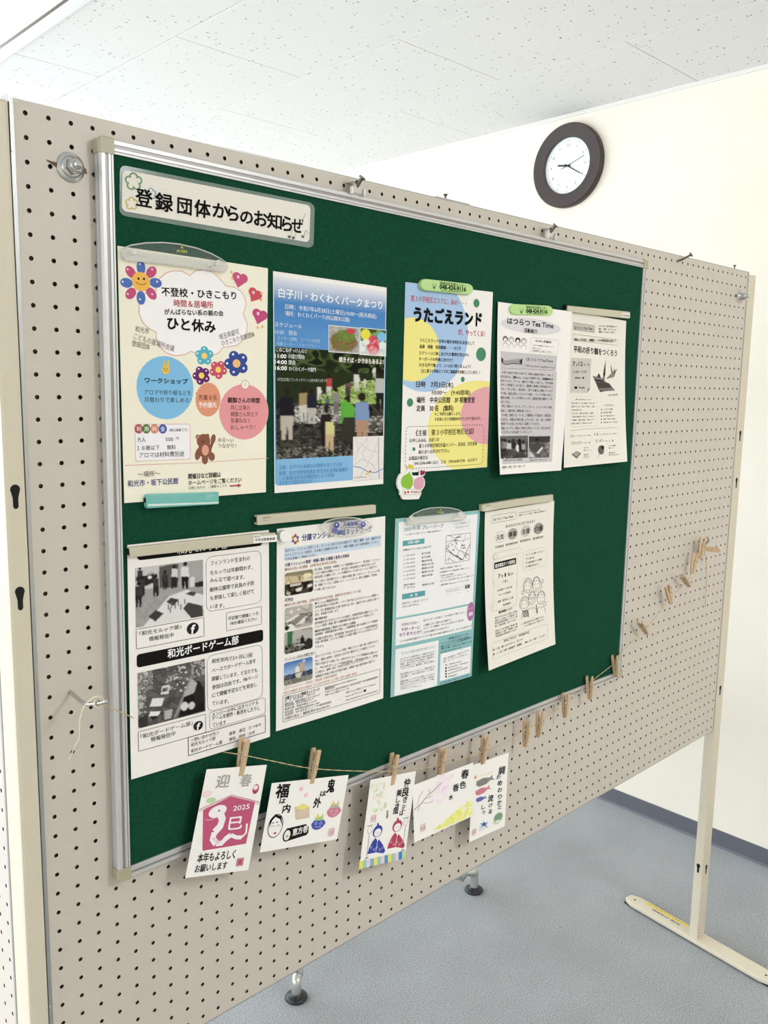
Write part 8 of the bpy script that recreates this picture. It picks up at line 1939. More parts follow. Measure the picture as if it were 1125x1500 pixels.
SLABS = []
D = {'name': 'laminated_film', 'label': 'clear laminating film round the title sign, wider than its paper', 'cat': 'film', 'parts': [{'name': 'film', 'poly': [(0.38702, 0.0484), (0.38991, 0.04866), (0.39259, 0.04942), (0.39488, 0.05064), (0.39662, 0.05224), (0.39769, 0.05411), (0.39802, 0.05612), (0.3966, 0.10047), (0.39615, 0.1025), (0.39496, 0.10437), (0.39311, 0.10597), (0.39074, 0.10719), (0.388, 0.10794), (0.38509, 0.10817), (0.11809, 0.1049), (0.11605, 0.10463), (0.11417, 0.10388), (0.11258, 0.1027), (0.1114, 0.10118), (0.11068, 0.09942), (0.1105, 0.09754), (0.11225, 0.05642), (0.11259, 0.05456), (0.11345, 0.05282), (0.11476, 0.05133), (0.11645, 0.05019), (0.11838, 0.04946), (0.12044, 0.04921)], 'd': (0.0135, 0.0139), 'mat': 'film', 'bevel': 0}], 'poly': [(0.38702, 0.0484), (0.38991, 0.04866), (0.39259, 0.04942), (0.39488, 0.05064), (0.39662, 0.05224), (0.39769, 0.05411), (0.39802, 0.05612), (0.3966, 0.10047), (0.39615, 0.1025), (0.39496, 0.10437), (0.39311, 0.10597), (0.39074, 0.10719), (0.388, 0.10794), (0.38509, 0.10817), (0.11809, 0.1049), (0.11605, 0.10463), (0.11417, 0.10388), (0.11258, 0.1027), (0.1114, 0.10118), (0.11068, 0.09942), (0.1105, 0.09754), (0.11225, 0.05642), (0.11259, 0.05456), (0.11345, 0.05282), (0.11476, 0.05133), (0.11645, 0.05019), (0.11838, 0.04946), (0.12044, 0.04921)], 'd0': 0.0135}
SLABS.append(D)
D = {'name': 'oval_magnet', 'label': 'pale green oblong magnet with black phone number, on the singing event poster', 'cat': 'magnet', 'parts': [{'name': 'body', 'poly': [(0.71389, 0.12672), (0.71711, 0.12688), (0.72018, 0.12746), (0.72295, 0.12844), (0.72527, 0.12978), (0.72702, 0.1314), (0.72811, 0.13322), (0.72849, 0.13515), (0.72849, 0.13551), (0.72814, 0.13746), (0.72706, 0.13932), (0.72532, 0.14101), (0.72302, 0.14244), (0.72026, 0.14354), (0.71718, 0.14425), (0.71396, 0.14454), (0.61697, 0.14652), (0.61405, 0.14636), (0.61129, 0.14577), (0.60882, 0.14477), (0.60676, 0.14342), (0.60523, 0.14178), (0.60428, 0.13995), (0.60396, 0.138), (0.60396, 0.13764), (0.6043, 0.13568), (0.60527, 0.13381), (0.60682, 0.13211), (0.60889, 0.13068), (0.61136, 0.12959), (0.61413, 0.12889), (0.61704, 0.12861)], 'd': (0.0145, 0.021), 'mat': 'green_plastic', 'bevel': 0.002}], 'poly': [(0.71389, 0.12672), (0.71711, 0.12688), (0.72018, 0.12746), (0.72295, 0.12844), (0.72527, 0.12978), (0.72702, 0.1314), (0.72811, 0.13322), (0.72849, 0.13515), (0.72849, 0.13551), (0.72814, 0.13746), (0.72706, 0.13932), (0.72532, 0.14101), (0.72302, 0.14244), (0.72026, 0.14354), (0.71718, 0.14425), (0.71396, 0.14454), (0.61697, 0.14652), (0.61405, 0.14636), (0.61129, 0.14577), (0.60882, 0.14477), (0.60676, 0.14342), (0.60523, 0.14178), (0.60428, 0.13995), (0.60396, 0.138), (0.60396, 0.13764), (0.6043, 0.13568), (0.60527, 0.13381), (0.60682, 0.13211), (0.60889, 0.13068), (0.61136, 0.12959), (0.61413, 0.12889), (0.61704, 0.12861)], 'd0': 0.0145, 'group': 'pale green phone number magnets', 'size': (76, 17), 'corners': [[0.60401, 0.12887, 0.021], [0.72845, 0.12644, 0.021], [0.72854, 0.14424, 0.021], [0.60392, 0.14679, 0.021]]}
D['items'] = [
('T','地域包括支援センター',25.7,4.2,38.3,4.8,.0,'#2d4424',.02,1,2),
('T','048-424-9116',25.8,9.1,38.3,8.1,.0,'#1f3a1c',.035,1,2),
('T','和光市 高齢者相談窓口',27.5,14.7,31.4,2.4,-.041,'#2d4424',.003,1,1),
('P',[(14.9,4.5),(16.8,7.9),(19.6,7),(20.7,4.5),(20,9.4),(19.2,13.1),(16.6,13.3),(16.2,9.2)],'#5c7a4c',1),
('E',17.9,8.7,1.28,1.2,0,'#c9dcae',2),
]
SLABS.append(D)
D = {'name': 'oval_magnet', 'label': 'pale green oblong magnet with black phone number, on the flyer with the oval title', 'cat': 'magnet', 'parts': [{'name': 'body', 'poly': [(0.93664, 0.14544), (0.94029, 0.14551), (0.94378, 0.14604), (0.94694, 0.14701), (0.9496, 0.14837), (0.95162, 0.15005), (0.95291, 0.15197), (0.95339, 0.15403), (0.9534, 0.15441), (0.95305, 0.1565), (0.95189, 0.15852), (0.94998, 0.16037), (0.94741, 0.16196), (0.94432, 0.16319), (0.94087, 0.16402), (0.93724, 0.1644), (0.84185, 0.16815), (0.83851, 0.16806), (0.83533, 0.16751), (0.83247, 0.16655), (0.83007, 0.16521), (0.82826, 0.16358), (0.8271, 0.16172), (0.82667, 0.15973), (0.82666, 0.15937), (0.82697, 0.15735), (0.82801, 0.1554), (0.82973, 0.15362), (0.83204, 0.15209), (0.83483, 0.15089), (0.83797, 0.15009), (0.84129, 0.14971)], 'd': (0.0145, 0.021), 'mat': 'green_plastic', 'bevel': 0.002}], 'poly': [(0.93664, 0.14544), (0.94029, 0.14551), (0.94378, 0.14604), (0.94694, 0.14701), (0.9496, 0.14837), (0.95162, 0.15005), (0.95291, 0.15197), (0.95339, 0.15403), (0.9534, 0.15441), (0.95305, 0.1565), (0.95189, 0.15852), (0.94998, 0.16037), (0.94741, 0.16196), (0.94432, 0.16319), (0.94087, 0.16402), (0.93724, 0.1644), (0.84185, 0.16815), (0.83851, 0.16806), (0.83533, 0.16751), (0.83247, 0.16655), (0.83007, 0.16521), (0.82826, 0.16358), (0.8271, 0.16172), (0.82667, 0.15973), (0.82666, 0.15937), (0.82697, 0.15735), (0.82801, 0.1554), (0.82973, 0.15362), (0.83204, 0.15209), (0.83483, 0.15089), (0.83797, 0.15009), (0.84129, 0.14971)], 'd0': 0.0145, 'group': 'pale green phone number magnets', 'size': (76, 17), 'corners': [[0.82639, 0.15038, 0.021], [0.9531, 0.1447, 0.021], [0.9537, 0.16375, 0.021], [0.82694, 0.16874, 0.021]]}
D['items'] = [
('T','地域包括支援センター',26.9,4.2,37.5,4.7,.0,'#2d4424',.02,1,2),
('T','048-424-9116',27,9.6,37.6,8,.0,'#1f3a1c',.035,1,2),
('T','和光市 高齢者相談窓口',28.4,13.9,30.8,2.4,.0,'#2d4424',.003,1,1),
('P',[(15.4,5.6),(17.4,9.1),(20.7,8.4),(22,5.9),(21.1,10.7),(20.2,14.3),(17.2,14.4),(16.8,10.3)],'#5c7a4c',1),
('E',18.8,9.9,1.45,1.18,0,'#c9dcae',2),
]
SLABS.append(D)
D = {'name': 'bar_magnet', 'label': 'beige bar magnet across the top of the black and white club flyer', 'cat': 'magnet', 'parts': [{'name': 'bar', 'poly': [(0.10777, 0.49179), (0.29012, 0.49468), (0.3044, 0.49552), (0.32629, 0.49716), (0.32627, 0.5093), (0.30435, 0.5087), (0.109, 0.50406)], 'd': (0.014, 0.0215), 'mat': 'beige_plastic', 'bevel': 0.0012}, {'name': 'end_slot', 'poly': [(0.10742, 0.49311), (0.10922, 0.49312), (0.10922, 0.50121), (0.10741, 0.50119)], 'd': (0.0145, 0.0195), 'mat': 'black', 'bevel': 0}], 'poly': [(0.10777, 0.49179), (0.29012, 0.49468), (0.3044, 0.49552), (0.32629, 0.49716), (0.32627, 0.5093), (0.30435, 0.5087), (0.109, 0.50406)], 'd0': 0.014, 'group': 'long beige bar magnets'}
SLABS.append(D)
D = {'name': 'name_label', 'label': 'white name label stuck on the right end of the bar magnet at lower left', 'cat': 'label', 'parts': [{'name': 'label', 'poly': [(0.28791, 0.49626), (0.30008, 0.49664), (0.30007, 0.49856), (0.32758, 0.50003), (0.32756, 0.50944), (0.28785, 0.50736)], 'd': (0.0217, 0.0221), 'mat': 'white_plastic', 'bevel': 0}], 'poly': [(0.28791, 0.49626), (0.30008, 0.49664), (0.30007, 0.49856), (0.32758, 0.50003), (0.32756, 0.50944), (0.28785, 0.50736)], 'd0': 0.0217, 'size': (38, 11), 'corners': [[0.28791, 0.49626, 0.0221], [0.32758, 0.49866, 0.0221], [0.32756, 0.50944, 0.0221], [0.28785, 0.50736, 0.0221]]}
D['items'] = [
('T','和光市',1.5,2,9.1,2.7,.0,'#1a1818',.01,1,2),
('T','中央活動推進課',2.8,6.4,31.7,3.8,.0,'#1a1818',.02,1,2),
]
SLABS.append(D)
D = {'name': 'bar_magnet', 'label': 'beige bar magnet on bare felt, above the flyer with the blue heading', 'cat': 'magnet', 'parts': [{'name': 'bar', 'poly': [(0.2966, 0.47011), (0.51369, 0.47366), (0.51573, 0.47507), (0.51599, 0.48691), (0.514, 0.48772), (0.29758, 0.48375), (0.29496, 0.48239), (0.29502, 0.47084)], 'd': (0.014, 0.0215), 'mat': 'beige_plastic', 'bevel': 0.0012}, {'name': 'end_slot', 'poly': [(0.29461, 0.47235), (0.2967, 0.47233), (0.29718, 0.48178), (0.29508, 0.48201)], 'd': (0.0145, 0.0195), 'mat': 'black', 'bevel': 0}], 'poly': [(0.2966, 0.47011), (0.51369, 0.47366), (0.51573, 0.47507), (0.51599, 0.48691), (0.514, 0.48772), (0.29758, 0.48375), (0.29496, 0.48239), (0.29502, 0.47084)], 'd0': 0.014, 'group': 'long beige bar magnets', 'size': (206, 15), 'corners': [[0.2966, 0.47011, 0.0215], [0.5157, 0.47383, 0.0215], [0.51599, 0.48691, 0.0215], [0.29495, 0.48349, 0.0215]]}
D['items'] = [
('T','KOKUYO',8.1,4.2,12.2,3.5,.0,'#3a362e',.01,1,1),
('T','マグネットバー',8.5,8.6,9.8,2.2,.0,'#5a5648',.003,1,1),
]
SLABS.append(D)
D = {'name': 'bar_magnet', 'label': 'beige bar magnet on the flyer with the five drawn people, far right below', 'cat': 'magnet', 'parts': [{'name': 'bar', 'poly': [(0.76882, 0.49536), (0.8689, 0.49326), (0.97932, 0.49348), (0.98082, 0.50628), (0.86978, 0.50669), (0.79187, 0.50807), (0.77734, 0.50851), (0.76943, 0.50673)], 'd': (0.014, 0.0215), 'mat': 'beige_plastic', 'bevel': 0.0012}], 'poly': [(0.76882, 0.49536), (0.8689, 0.49326), (0.97932, 0.49348), (0.98082, 0.50628), (0.86978, 0.50669), (0.79187, 0.50807), (0.77734, 0.50851), (0.76943, 0.50673)], 'd0': 0.014, 'group': 'long beige bar magnets', 'size': (210, 15), 'corners': [[0.76882, 0.49536, 0.0215], [0.97932, 0.49348, 0.0215], [0.98082, 0.50628, 0.0215], [0.7763, 0.50842, 0.0215]]}
D['items'] = [
('T','KOKUYO',9.2,2.8,12.5,3,.0,'#3a362e',.01,1,1),
('R',5.3,8.6,17.8,14.1,0,'#efeae0',0),
('T','推進課',7.3,11.1,8.9,2.7,.0,'#1a1818',.007,1,1),
]
SLABS.append(D)
D = {'name': 'bar_magnet', 'label': 'beige bar magnet at the top of the paper crane flyer', 'cat': 'magnet', 'parts': [{'name': 'bar', 'poly': [(0.99779, 0.14081), (1.10863, 0.1387), (1.21734, 0.13715), (1.21824, 0.13804), (1.21826, 0.14986), (1.21622, 0.15053), (1.10025, 0.15173), (1.01207, 0.15185), (0.99636, 0.14996)], 'd': (0.014, 0.0215), 'mat': 'beige_plastic', 'bevel': 0.0012}, {'name': 'end_slot', 'poly': [(0.99399, 0.13918), (0.99744, 0.13916), (0.99781, 0.14859), (0.99434, 0.14835)], 'd': (0.0145, 0.0195), 'mat': 'black', 'bevel': 0}], 'poly': [(0.99779, 0.14081), (1.10863, 0.1387), (1.21734, 0.13715), (1.21824, 0.13804), (1.21826, 0.14986), (1.21622, 0.15053), (1.10025, 0.15173), (1.01207, 0.15185), (0.99636, 0.14996)], 'd0': 0.014, 'group': 'long beige bar magnets', 'size': (206, 15), 'corners': [[0.99779, 0.14081, 0.0215], [1.21816, 0.13737, 0.0215], [1.21832, 0.1504, 0.0215], [0.99636, 0.14996, 0.0215]]}
D['items'] = [
('R',177.2,4.2,205.4,13.3,1,'#efeae2',0),
('T','和光市社会福祉',180,9.4,22.5,5.2,.0,'#1a1818',.01,1,1),
]
SLABS.append(D)
D = {'name': 'bar_magnet', 'label': 'teal bar magnet holding the lower edge of the cream poster', 'cat': 'magnet', 'parts': [{'name': 'bar', 'poly': [(0.13188, 0.43029), (0.13425, 0.42905), (0.23473, 0.43365), (0.2341, 0.44809), (0.23297, 0.44952), (0.13342, 0.44614), (0.13193, 0.44369)], 'd': (0.0145, 0.022), 'mat': 'teal', 'bevel': 0.0012}, {'name': 'end_slot', 'poly': [(0.13082, 0.43404), (0.13318, 0.4328), (0.13299, 0.43994), (0.13127, 0.43908)], 'd': (0.0145, 0.0195), 'mat': 'black', 'bevel': 0}], 'poly': [(0.13188, 0.43029), (0.13425, 0.42905), (0.23473, 0.43365), (0.2341, 0.44809), (0.23297, 0.44952), (0.13342, 0.44614), (0.13193, 0.44369)], 'd0': 0.0145, 'size': (106, 18), 'corners': [[0.13229, 0.42943, 0.022], [0.23473, 0.43365, 0.022], [0.23342, 0.44918, 0.022], [0.13265, 0.44608, 0.022]]}
D['items'] = [
('T','KOKUYO',85.5,4.9,12.8,2.6,.0,'#d9ede8',.007,2,1),
('T','マグネットバー',85.7,8.7,11.9,1.7,.0,'#d9ede8',.0,2,1),
('P',[(.2,12.1),(106.3,14.7),(106.4,16.7),(.5,14.9)],'#dbe4dc',1),
]
SLABS.append(D)
D = {'name': 'round_magnet', 'label': 'round white button magnet at the corner of the blue-headed flyer', 'cat': 'magnet', 'parts': [{'name': 'body', 'poly': [(0.35136, 0.50493), (0.35112, 0.50682), (0.35042, 0.50856), (0.34929, 0.51007), (0.34778, 0.51126), (0.34598, 0.51208), (0.34398, 0.51248), (0.34188, 0.51245), (0.33978, 0.512), (0.33779, 0.51113), (0.33601, 0.50991), (0.33453, 0.50838), (0.33342, 0.50664), (0.33273, 0.50476), (0.3325, 0.50284), (0.33273, 0.50097), (0.33342, 0.49924), (0.33454, 0.49775), (0.33602, 0.49656), (0.33779, 0.49573), (0.33978, 0.49531), (0.34187, 0.49532), (0.34397, 0.49575), (0.34597, 0.4966), (0.34777, 0.49781), (0.34927, 0.49933), (0.35041, 0.50109), (0.35112, 0.50298)], 'd': (0.0141, 0.0225), 'mat': 'white_plastic', 'bevel': 0.0015}], 'poly': [(0.35136, 0.50493), (0.35112, 0.50682), (0.35042, 0.50856), (0.34929, 0.51007), (0.34778, 0.51126), (0.34598, 0.51208), (0.34398, 0.51248), (0.34188, 0.51245), (0.33978, 0.512), (0.33779, 0.51113), (0.33601, 0.50991), (0.33453, 0.50838), (0.33342, 0.50664), (0.33273, 0.50476), (0.3325, 0.50284), (0.33273, 0.50097), (0.33342, 0.49924), (0.33454, 0.49775), (0.33602, 0.49656), (0.33779, 0.49573), (0.33978, 0.49531), (0.34187, 0.49532), (0.34397, 0.49575), (0.34597, 0.4966), (0.34777, 0.49781), (0.34927, 0.49933), (0.35041, 0.50109), (0.35112, 0.50298)], 'd0': 0.0141}
SLABS.append(D)
D = {'name': 'arched_clip', 'label': 'clear arched clip marked in yellow, at the top of the cream poster', 'cat': 'clip', 'parts': [{'name': 'clear_plate', 'poly': [(0.11204, 0.14608), (0.11124, 0.1426), (0.12229, 0.13706), (0.14092, 0.13235), (0.16382, 0.12906), (0.18539, 0.1283), (0.20959, 0.13004), (0.23034, 0.13427), (0.24411, 0.1389), (0.25162, 0.14254), (0.25418, 0.14763), (0.2515, 0.15327), (0.112, 0.15341)], 'd': (0.0147, 0.0167), 'mat': 'clear', 'bevel': 0.0004}, {'name': 'rim', 'poly': [(0.11193, 0.14611), (0.11114, 0.14264), (0.12218, 0.1371), (0.14081, 0.13238), (0.16371, 0.12909), (0.18527, 0.12833), (0.20947, 0.13008), (0.23021, 0.1343), (0.24398, 0.13894), (0.25149, 0.14257), (0.25404, 0.14766), (0.25137, 0.1533), (0.1119, 0.15344)], 'd': (0.0145, 0.0169), 'mat': 'clear_edge', 'bevel': 0, 'tube': 0.0009}, {'name': 'clip_bar', 'poly': [(0.10966, 0.14267), (0.2517, 0.14375), (0.24897, 0.15526), (0.21508, 0.15514), (0.16302, 0.15437), (0.11524, 0.15551), (0.11045, 0.1523)], 'd': (0.0169, 0.0205), 'mat': 'clear_edge', 'bevel': 0.0012}, {'name': 'roller', 'poly': [(0.12677, 0.14457), (0.12648, 0.14594), (0.12572, 0.14721), (0.12458, 0.14821), (0.1232, 0.14884), (0.12175, 0.149), (0.1204, 0.14869), (0.11931, 0.14794), (0.11862, 0.14684), (0.11841, 0.14553), (0.1187, 0.14416), (0.11946, 0.1429), (0.12059, 0.1419), (0.12196, 0.14127), (0.12341, 0.1411), (0.12477, 0.14141), (0.12586, 0.14215), (0.12655, 0.14325)], 'd': (0.0207, 0.022), 'mat': 'clear_edge', 'bevel': 0.0006}, {'name': 'roller', 'poly': [(0.24268, 0.14484), (0.24236, 0.14632), (0.2415, 0.14769), (0.24019, 0.14878), (0.23859, 0.14945), (0.2369, 0.14962), (0.23532, 0.14928), (0.23404, 0.14847), (0.23322, 0.14729), (0.23295, 0.14587), (0.23326, 0.1444), (0.23412, 0.14304), (0.23542, 0.14195), (0.23701, 0.14128), (0.2387, 0.14109), (0.24028, 0.14142), (0.24157, 0.14223), (0.2424, 0.14342)], 'd': (0.0207, 0.022), 'mat': 'clear_edge', 'bevel': 0.0006}], 'poly': [(0.11204, 0.14608), (0.11124, 0.1426), (0.12229, 0.13706), (0.14092, 0.13235), (0.16382, 0.12906), (0.18539, 0.1283), (0.20959, 0.13004), (0.23034, 0.13427), (0.24411, 0.1389), (0.25162, 0.14254), (0.25418, 0.14763), (0.2515, 0.15327), (0.112, 0.15341)], 'd0': 0.0147, 'group': 'clear arched magnetic clips', 'size': (150, 45), 'corners': [[0.11013, 0.1233, 0.0207], [0.25181, 0.12245, 0.0207], [0.25136, 0.16165, 0.0207], [0.10907, 0.15895, 0.0207]]}
D['items'] = [
('T','PUSH',74.2,17.5,14.1,5.3,-.091,'#dcd64a',.01,2,1),
('P',[(79.6,12.8),(81.2,9.4),(82.9,12.6)],'#dcd64a',2),
('R',120,29.7,132.5,34.5,0,'#f0ece6',3),
('T','和光市',120.8,32.8,10.9,3.9,-.136,'#1a1818',.007,5,1),
]
SLABS.append(D)
D = {'name': 'arched_clip', 'label': 'clear arched clip marked in yellow, at the top of the teal bordered flyer', 'cat': 'clip', 'parts': [{'name': 'clear_plate', 'poly': [(0.58883, 0.50735), (0.59212, 0.50149), (0.60558, 0.49585), (0.62324, 0.49189), (0.64129, 0.49054), (0.66598, 0.49156), (0.69136, 0.49463), (0.71312, 0.49972), (0.72656, 0.50619), (0.73233, 0.51113), (0.73254, 0.51557), (0.72275, 0.51875), (0.59441, 0.51273), (0.58952, 0.51127)], 'd': (0.0147, 0.0167), 'mat': 'clear', 'bevel': 0.0004}, {'name': 'rim', 'poly': [(0.58862, 0.50731), (0.59192, 0.50144), (0.60537, 0.49581), (0.62303, 0.49185), (0.64108, 0.4905), (0.66576, 0.49152), (0.69114, 0.49458), (0.71289, 0.49968), (0.72633, 0.50615), (0.73209, 0.51109), (0.73231, 0.51553), (0.72252, 0.5187), (0.5942, 0.51268), (0.58932, 0.51123)], 'd': (0.0145, 0.0169), 'mat': 'clear_edge', 'bevel': 0, 'tube': 0.0009}, {'name': 'clip_bar', 'poly': [(0.58481, 0.50169), (0.72328, 0.50617), (0.72688, 0.51236), (0.72008, 0.51757), (0.65243, 0.51482), (0.59154, 0.51373), (0.58568, 0.51135)], 'd': (0.0169, 0.0205), 'mat': 'clear_edge', 'bevel': 0.0012}, {'name': 'roller', 'poly': [(0.59967, 0.50292), (0.59938, 0.50431), (0.59845, 0.50546), (0.597, 0.50624), (0.59521, 0.50655), (0.59328, 0.50636), (0.59146, 0.5057), (0.58996, 0.50463), (0.58896, 0.5033), (0.58859, 0.50186), (0.58888, 0.50048), (0.5898, 0.49934), (0.59124, 0.49855), (0.59302, 0.49823), (0.59495, 0.49841), (0.59677, 0.49907), (0.59828, 0.50014), (0.59929, 0.50147)], 'd': (0.0207, 0.022), 'mat': 'clear_edge', 'bevel': 0.0006}, {'name': 'roller', 'poly': [(0.71843, 0.50744), (0.71812, 0.50891), (0.7171, 0.51013), (0.71548, 0.51095), (0.71347, 0.51128), (0.7113, 0.51107), (0.70925, 0.51036), (0.70755, 0.50923), (0.70642, 0.50782), (0.70598, 0.50629), (0.70628, 0.50483), (0.7073, 0.50361), (0.7089, 0.50279), (0.71091, 0.50245), (0.71307, 0.50265), (0.71513, 0.50335), (0.71683, 0.50448), (0.71798, 0.5059)], 'd': (0.0207, 0.022), 'mat': 'clear_edge', 'bevel': 0.0006}], 'poly': [(0.58883, 0.50735), (0.59212, 0.50149), (0.60558, 0.49585), (0.62324, 0.49189), (0.64129, 0.49054), (0.66598, 0.49156), (0.69136, 0.49463), (0.71312, 0.49972), (0.72656, 0.50619), (0.73233, 0.51113), (0.73254, 0.51557), (0.72275, 0.51875), (0.59441, 0.51273), (0.58952, 0.51127)], 'd0': 0.0147, 'group': 'clear arched magnetic clips', 'size': (150, 45), 'corners': [[0.58411, 0.48522, 0.0207], [0.72552, 0.48862, 0.0207], [0.72706, 0.52096, 0.0207], [0.58502, 0.51537, 0.0207]]}
D['items'] = [
('T','PUSH',74.9,15.9,16,5.7,.126,'#dcd64a',.01,2,1),
('P',[(81,12.1),(82.8,8.8),(84.7,12.7)],'#dcd64a',2),
('R',117.7,28.5,133,36.3,0,'#f0ece6',3),
('T','和光市',118.6,31.8,13.6,3.9,.083,'#1a1818',.007,5,1),
]
SLABS.append(D)
D = {'name': 'oval_magnet', 'label': 'clear oval magnet printed in violet over the blue heading', 'cat': 'magnet', 'parts': [{'name': 'body', 'poly': [(0.5096, 0.50705), (0.50885, 0.50942), (0.50652, 0.51158), (0.5027, 0.51343), (0.49751, 0.51493), (0.49113, 0.51603), (0.48378, 0.5167), (0.47571, 0.51692), (0.46718, 0.51669), (0.45845, 0.51602), (0.4498, 0.51494), (0.44148, 0.51349), (0.43375, 0.51172), (0.42681, 0.50968), (0.42086, 0.50743), (0.41606, 0.50504), (0.41253, 0.50259), (0.41037, 0.50013), (0.40963, 0.49774), (0.41033, 0.49549), (0.41245, 0.49344), (0.41593, 0.49164), (0.42069, 0.49015), (0.42659, 0.48901), (0.43348, 0.48827), (0.44116, 0.48793), (0.44943, 0.48803), (0.45805, 0.48856), (0.46675, 0.48951), (0.47528, 0.49087), (0.48336, 0.49258), (0.49073, 0.49461), (0.49716, 0.4969), (0.50241, 0.49936), (0.50632, 0.50193), (0.50875, 0.50452)], 'd': (0.0145, 0.0195), 'mat': 'clear', 'bevel': 0.0018}, {'name': 'rim', 'poly': [(0.5096, 0.50705), (0.50885, 0.50942), (0.50652, 0.51158), (0.5027, 0.51343), (0.49751, 0.51493), (0.49113, 0.51603), (0.48378, 0.5167), (0.47571, 0.51692), (0.46718, 0.51669), (0.45845, 0.51602), (0.4498, 0.51494), (0.44148, 0.51349), (0.43375, 0.51172), (0.42681, 0.50968), (0.42086, 0.50743), (0.41606, 0.50504), (0.41253, 0.50259), (0.41037, 0.50013), (0.40963, 0.49774), (0.41033, 0.49549), (0.41245, 0.49344), (0.41593, 0.49164), (0.42069, 0.49015), (0.42659, 0.48901), (0.43348, 0.48827), (0.44116, 0.48793), (0.44943, 0.48803), (0.45805, 0.48856), (0.46675, 0.48951), (0.47528, 0.49087), (0.48336, 0.49258), (0.49073, 0.49461), (0.49716, 0.4969), (0.50241, 0.49936), (0.50632, 0.50193), (0.50875, 0.50452)], 'd': (0.0145, 0.0195), 'mat': 'clear_edge', 'bevel': 0, 'tube': 0.001}, {'name': 'inner_rim', 'poly': [(0.50287, 0.50674), (0.5022, 0.50864), (0.50015, 0.51034), (0.49678, 0.51177), (0.4922, 0.5129), (0.48658, 0.51368), (0.4801, 0.51411), (0.47297, 0.51416), (0.46542, 0.51385), (0.4577, 0.51317), (0.45004, 0.51217), (0.44267, 0.51088), (0.43581, 0.50933), (0.42964, 0.50757), (0.42435, 0.50566), (0.42008, 0.50366), (0.41695, 0.50162), (0.41502, 0.4996), (0.41436, 0.49766), (0.41499, 0.49585), (0.41688, 0.49422), (0.41998, 0.49282), (0.42421, 0.4917), (0.42946, 0.49088), (0.43558, 0.49039), (0.44241, 0.49025), (0.44975, 0.49046), (0.45738, 0.49103), (0.46508, 0.49195), (0.47262, 0.49318), (0.47976, 0.49469), (0.48627, 0.49645), (0.49193, 0.49839), (0.49656, 0.50045), (0.5, 0.50258), (0.50213, 0.5047)], 'd': (0.0196, 0.0203), 'mat': 'clear', 'bevel': 0.0006}], 'poly': [(0.5096, 0.50705), (0.50885, 0.50942), (0.50652, 0.51158), (0.5027, 0.51343), (0.49751, 0.51493), (0.49113, 0.51603), (0.48378, 0.5167), (0.47571, 0.51692), (0.46718, 0.51669), (0.45845, 0.51602), (0.4498, 0.51494), (0.44148, 0.51349), (0.43375, 0.51172), (0.42681, 0.50968), (0.42086, 0.50743), (0.41606, 0.50504), (0.41253, 0.50259), (0.41037, 0.50013), (0.40963, 0.49774), (0.41033, 0.49549), (0.41245, 0.49344), (0.41593, 0.49164), (0.42069, 0.49015), (0.42659, 0.48901), (0.43348, 0.48827), (0.44116, 0.48793), (0.44943, 0.48803), (0.45805, 0.48856), (0.46675, 0.48951), (0.47528, 0.49087), (0.48336, 0.49258), (0.49073, 0.49461), (0.49716, 0.4969), (0.50241, 0.49936), (0.50632, 0.50193), (0.50875, 0.50452)], 'd0': 0.0145, 'size': (88, 34), 'corners': [[0.40898, 0.48353, 0.0205], [0.50837, 0.49249, 0.0205], [0.50897, 0.52145, 0.0205], [0.40921, 0.51045, 0.0205]]}
D['items'] = [
('T','WAKOSHI SHIMIN',31.1,8.4,36.3,4.7,-.043,'#4c4f9c',.003,2,1),
('T','人権意識',35.8,13.4,26,5.9,-.075,'#4c4f9c',.02,2,2),
('T','和光市社会教育指導員',31.1,19.6,39,3.2,-.042,'#4c4f9c',.0,2,1),
('E',24.6,14.3,4.78,5.59,0,'#5055a4',2),
('E',71.5,13,4.14,4.96,0,'#5055a4',2),
('E',22.6,23.7,4.5,4.12,0,'#6a6fb4',2),
('E',31.9,27.2,3.37,3.53,0,'#6a6fb4',2),
('E',24.6,13.4,1.69,2.06,0,'#d8d4e4',3),
('E',71.5,12.1,1.66,2.04,0,'#d8d4e4',3),
]
SLABS.append(D)
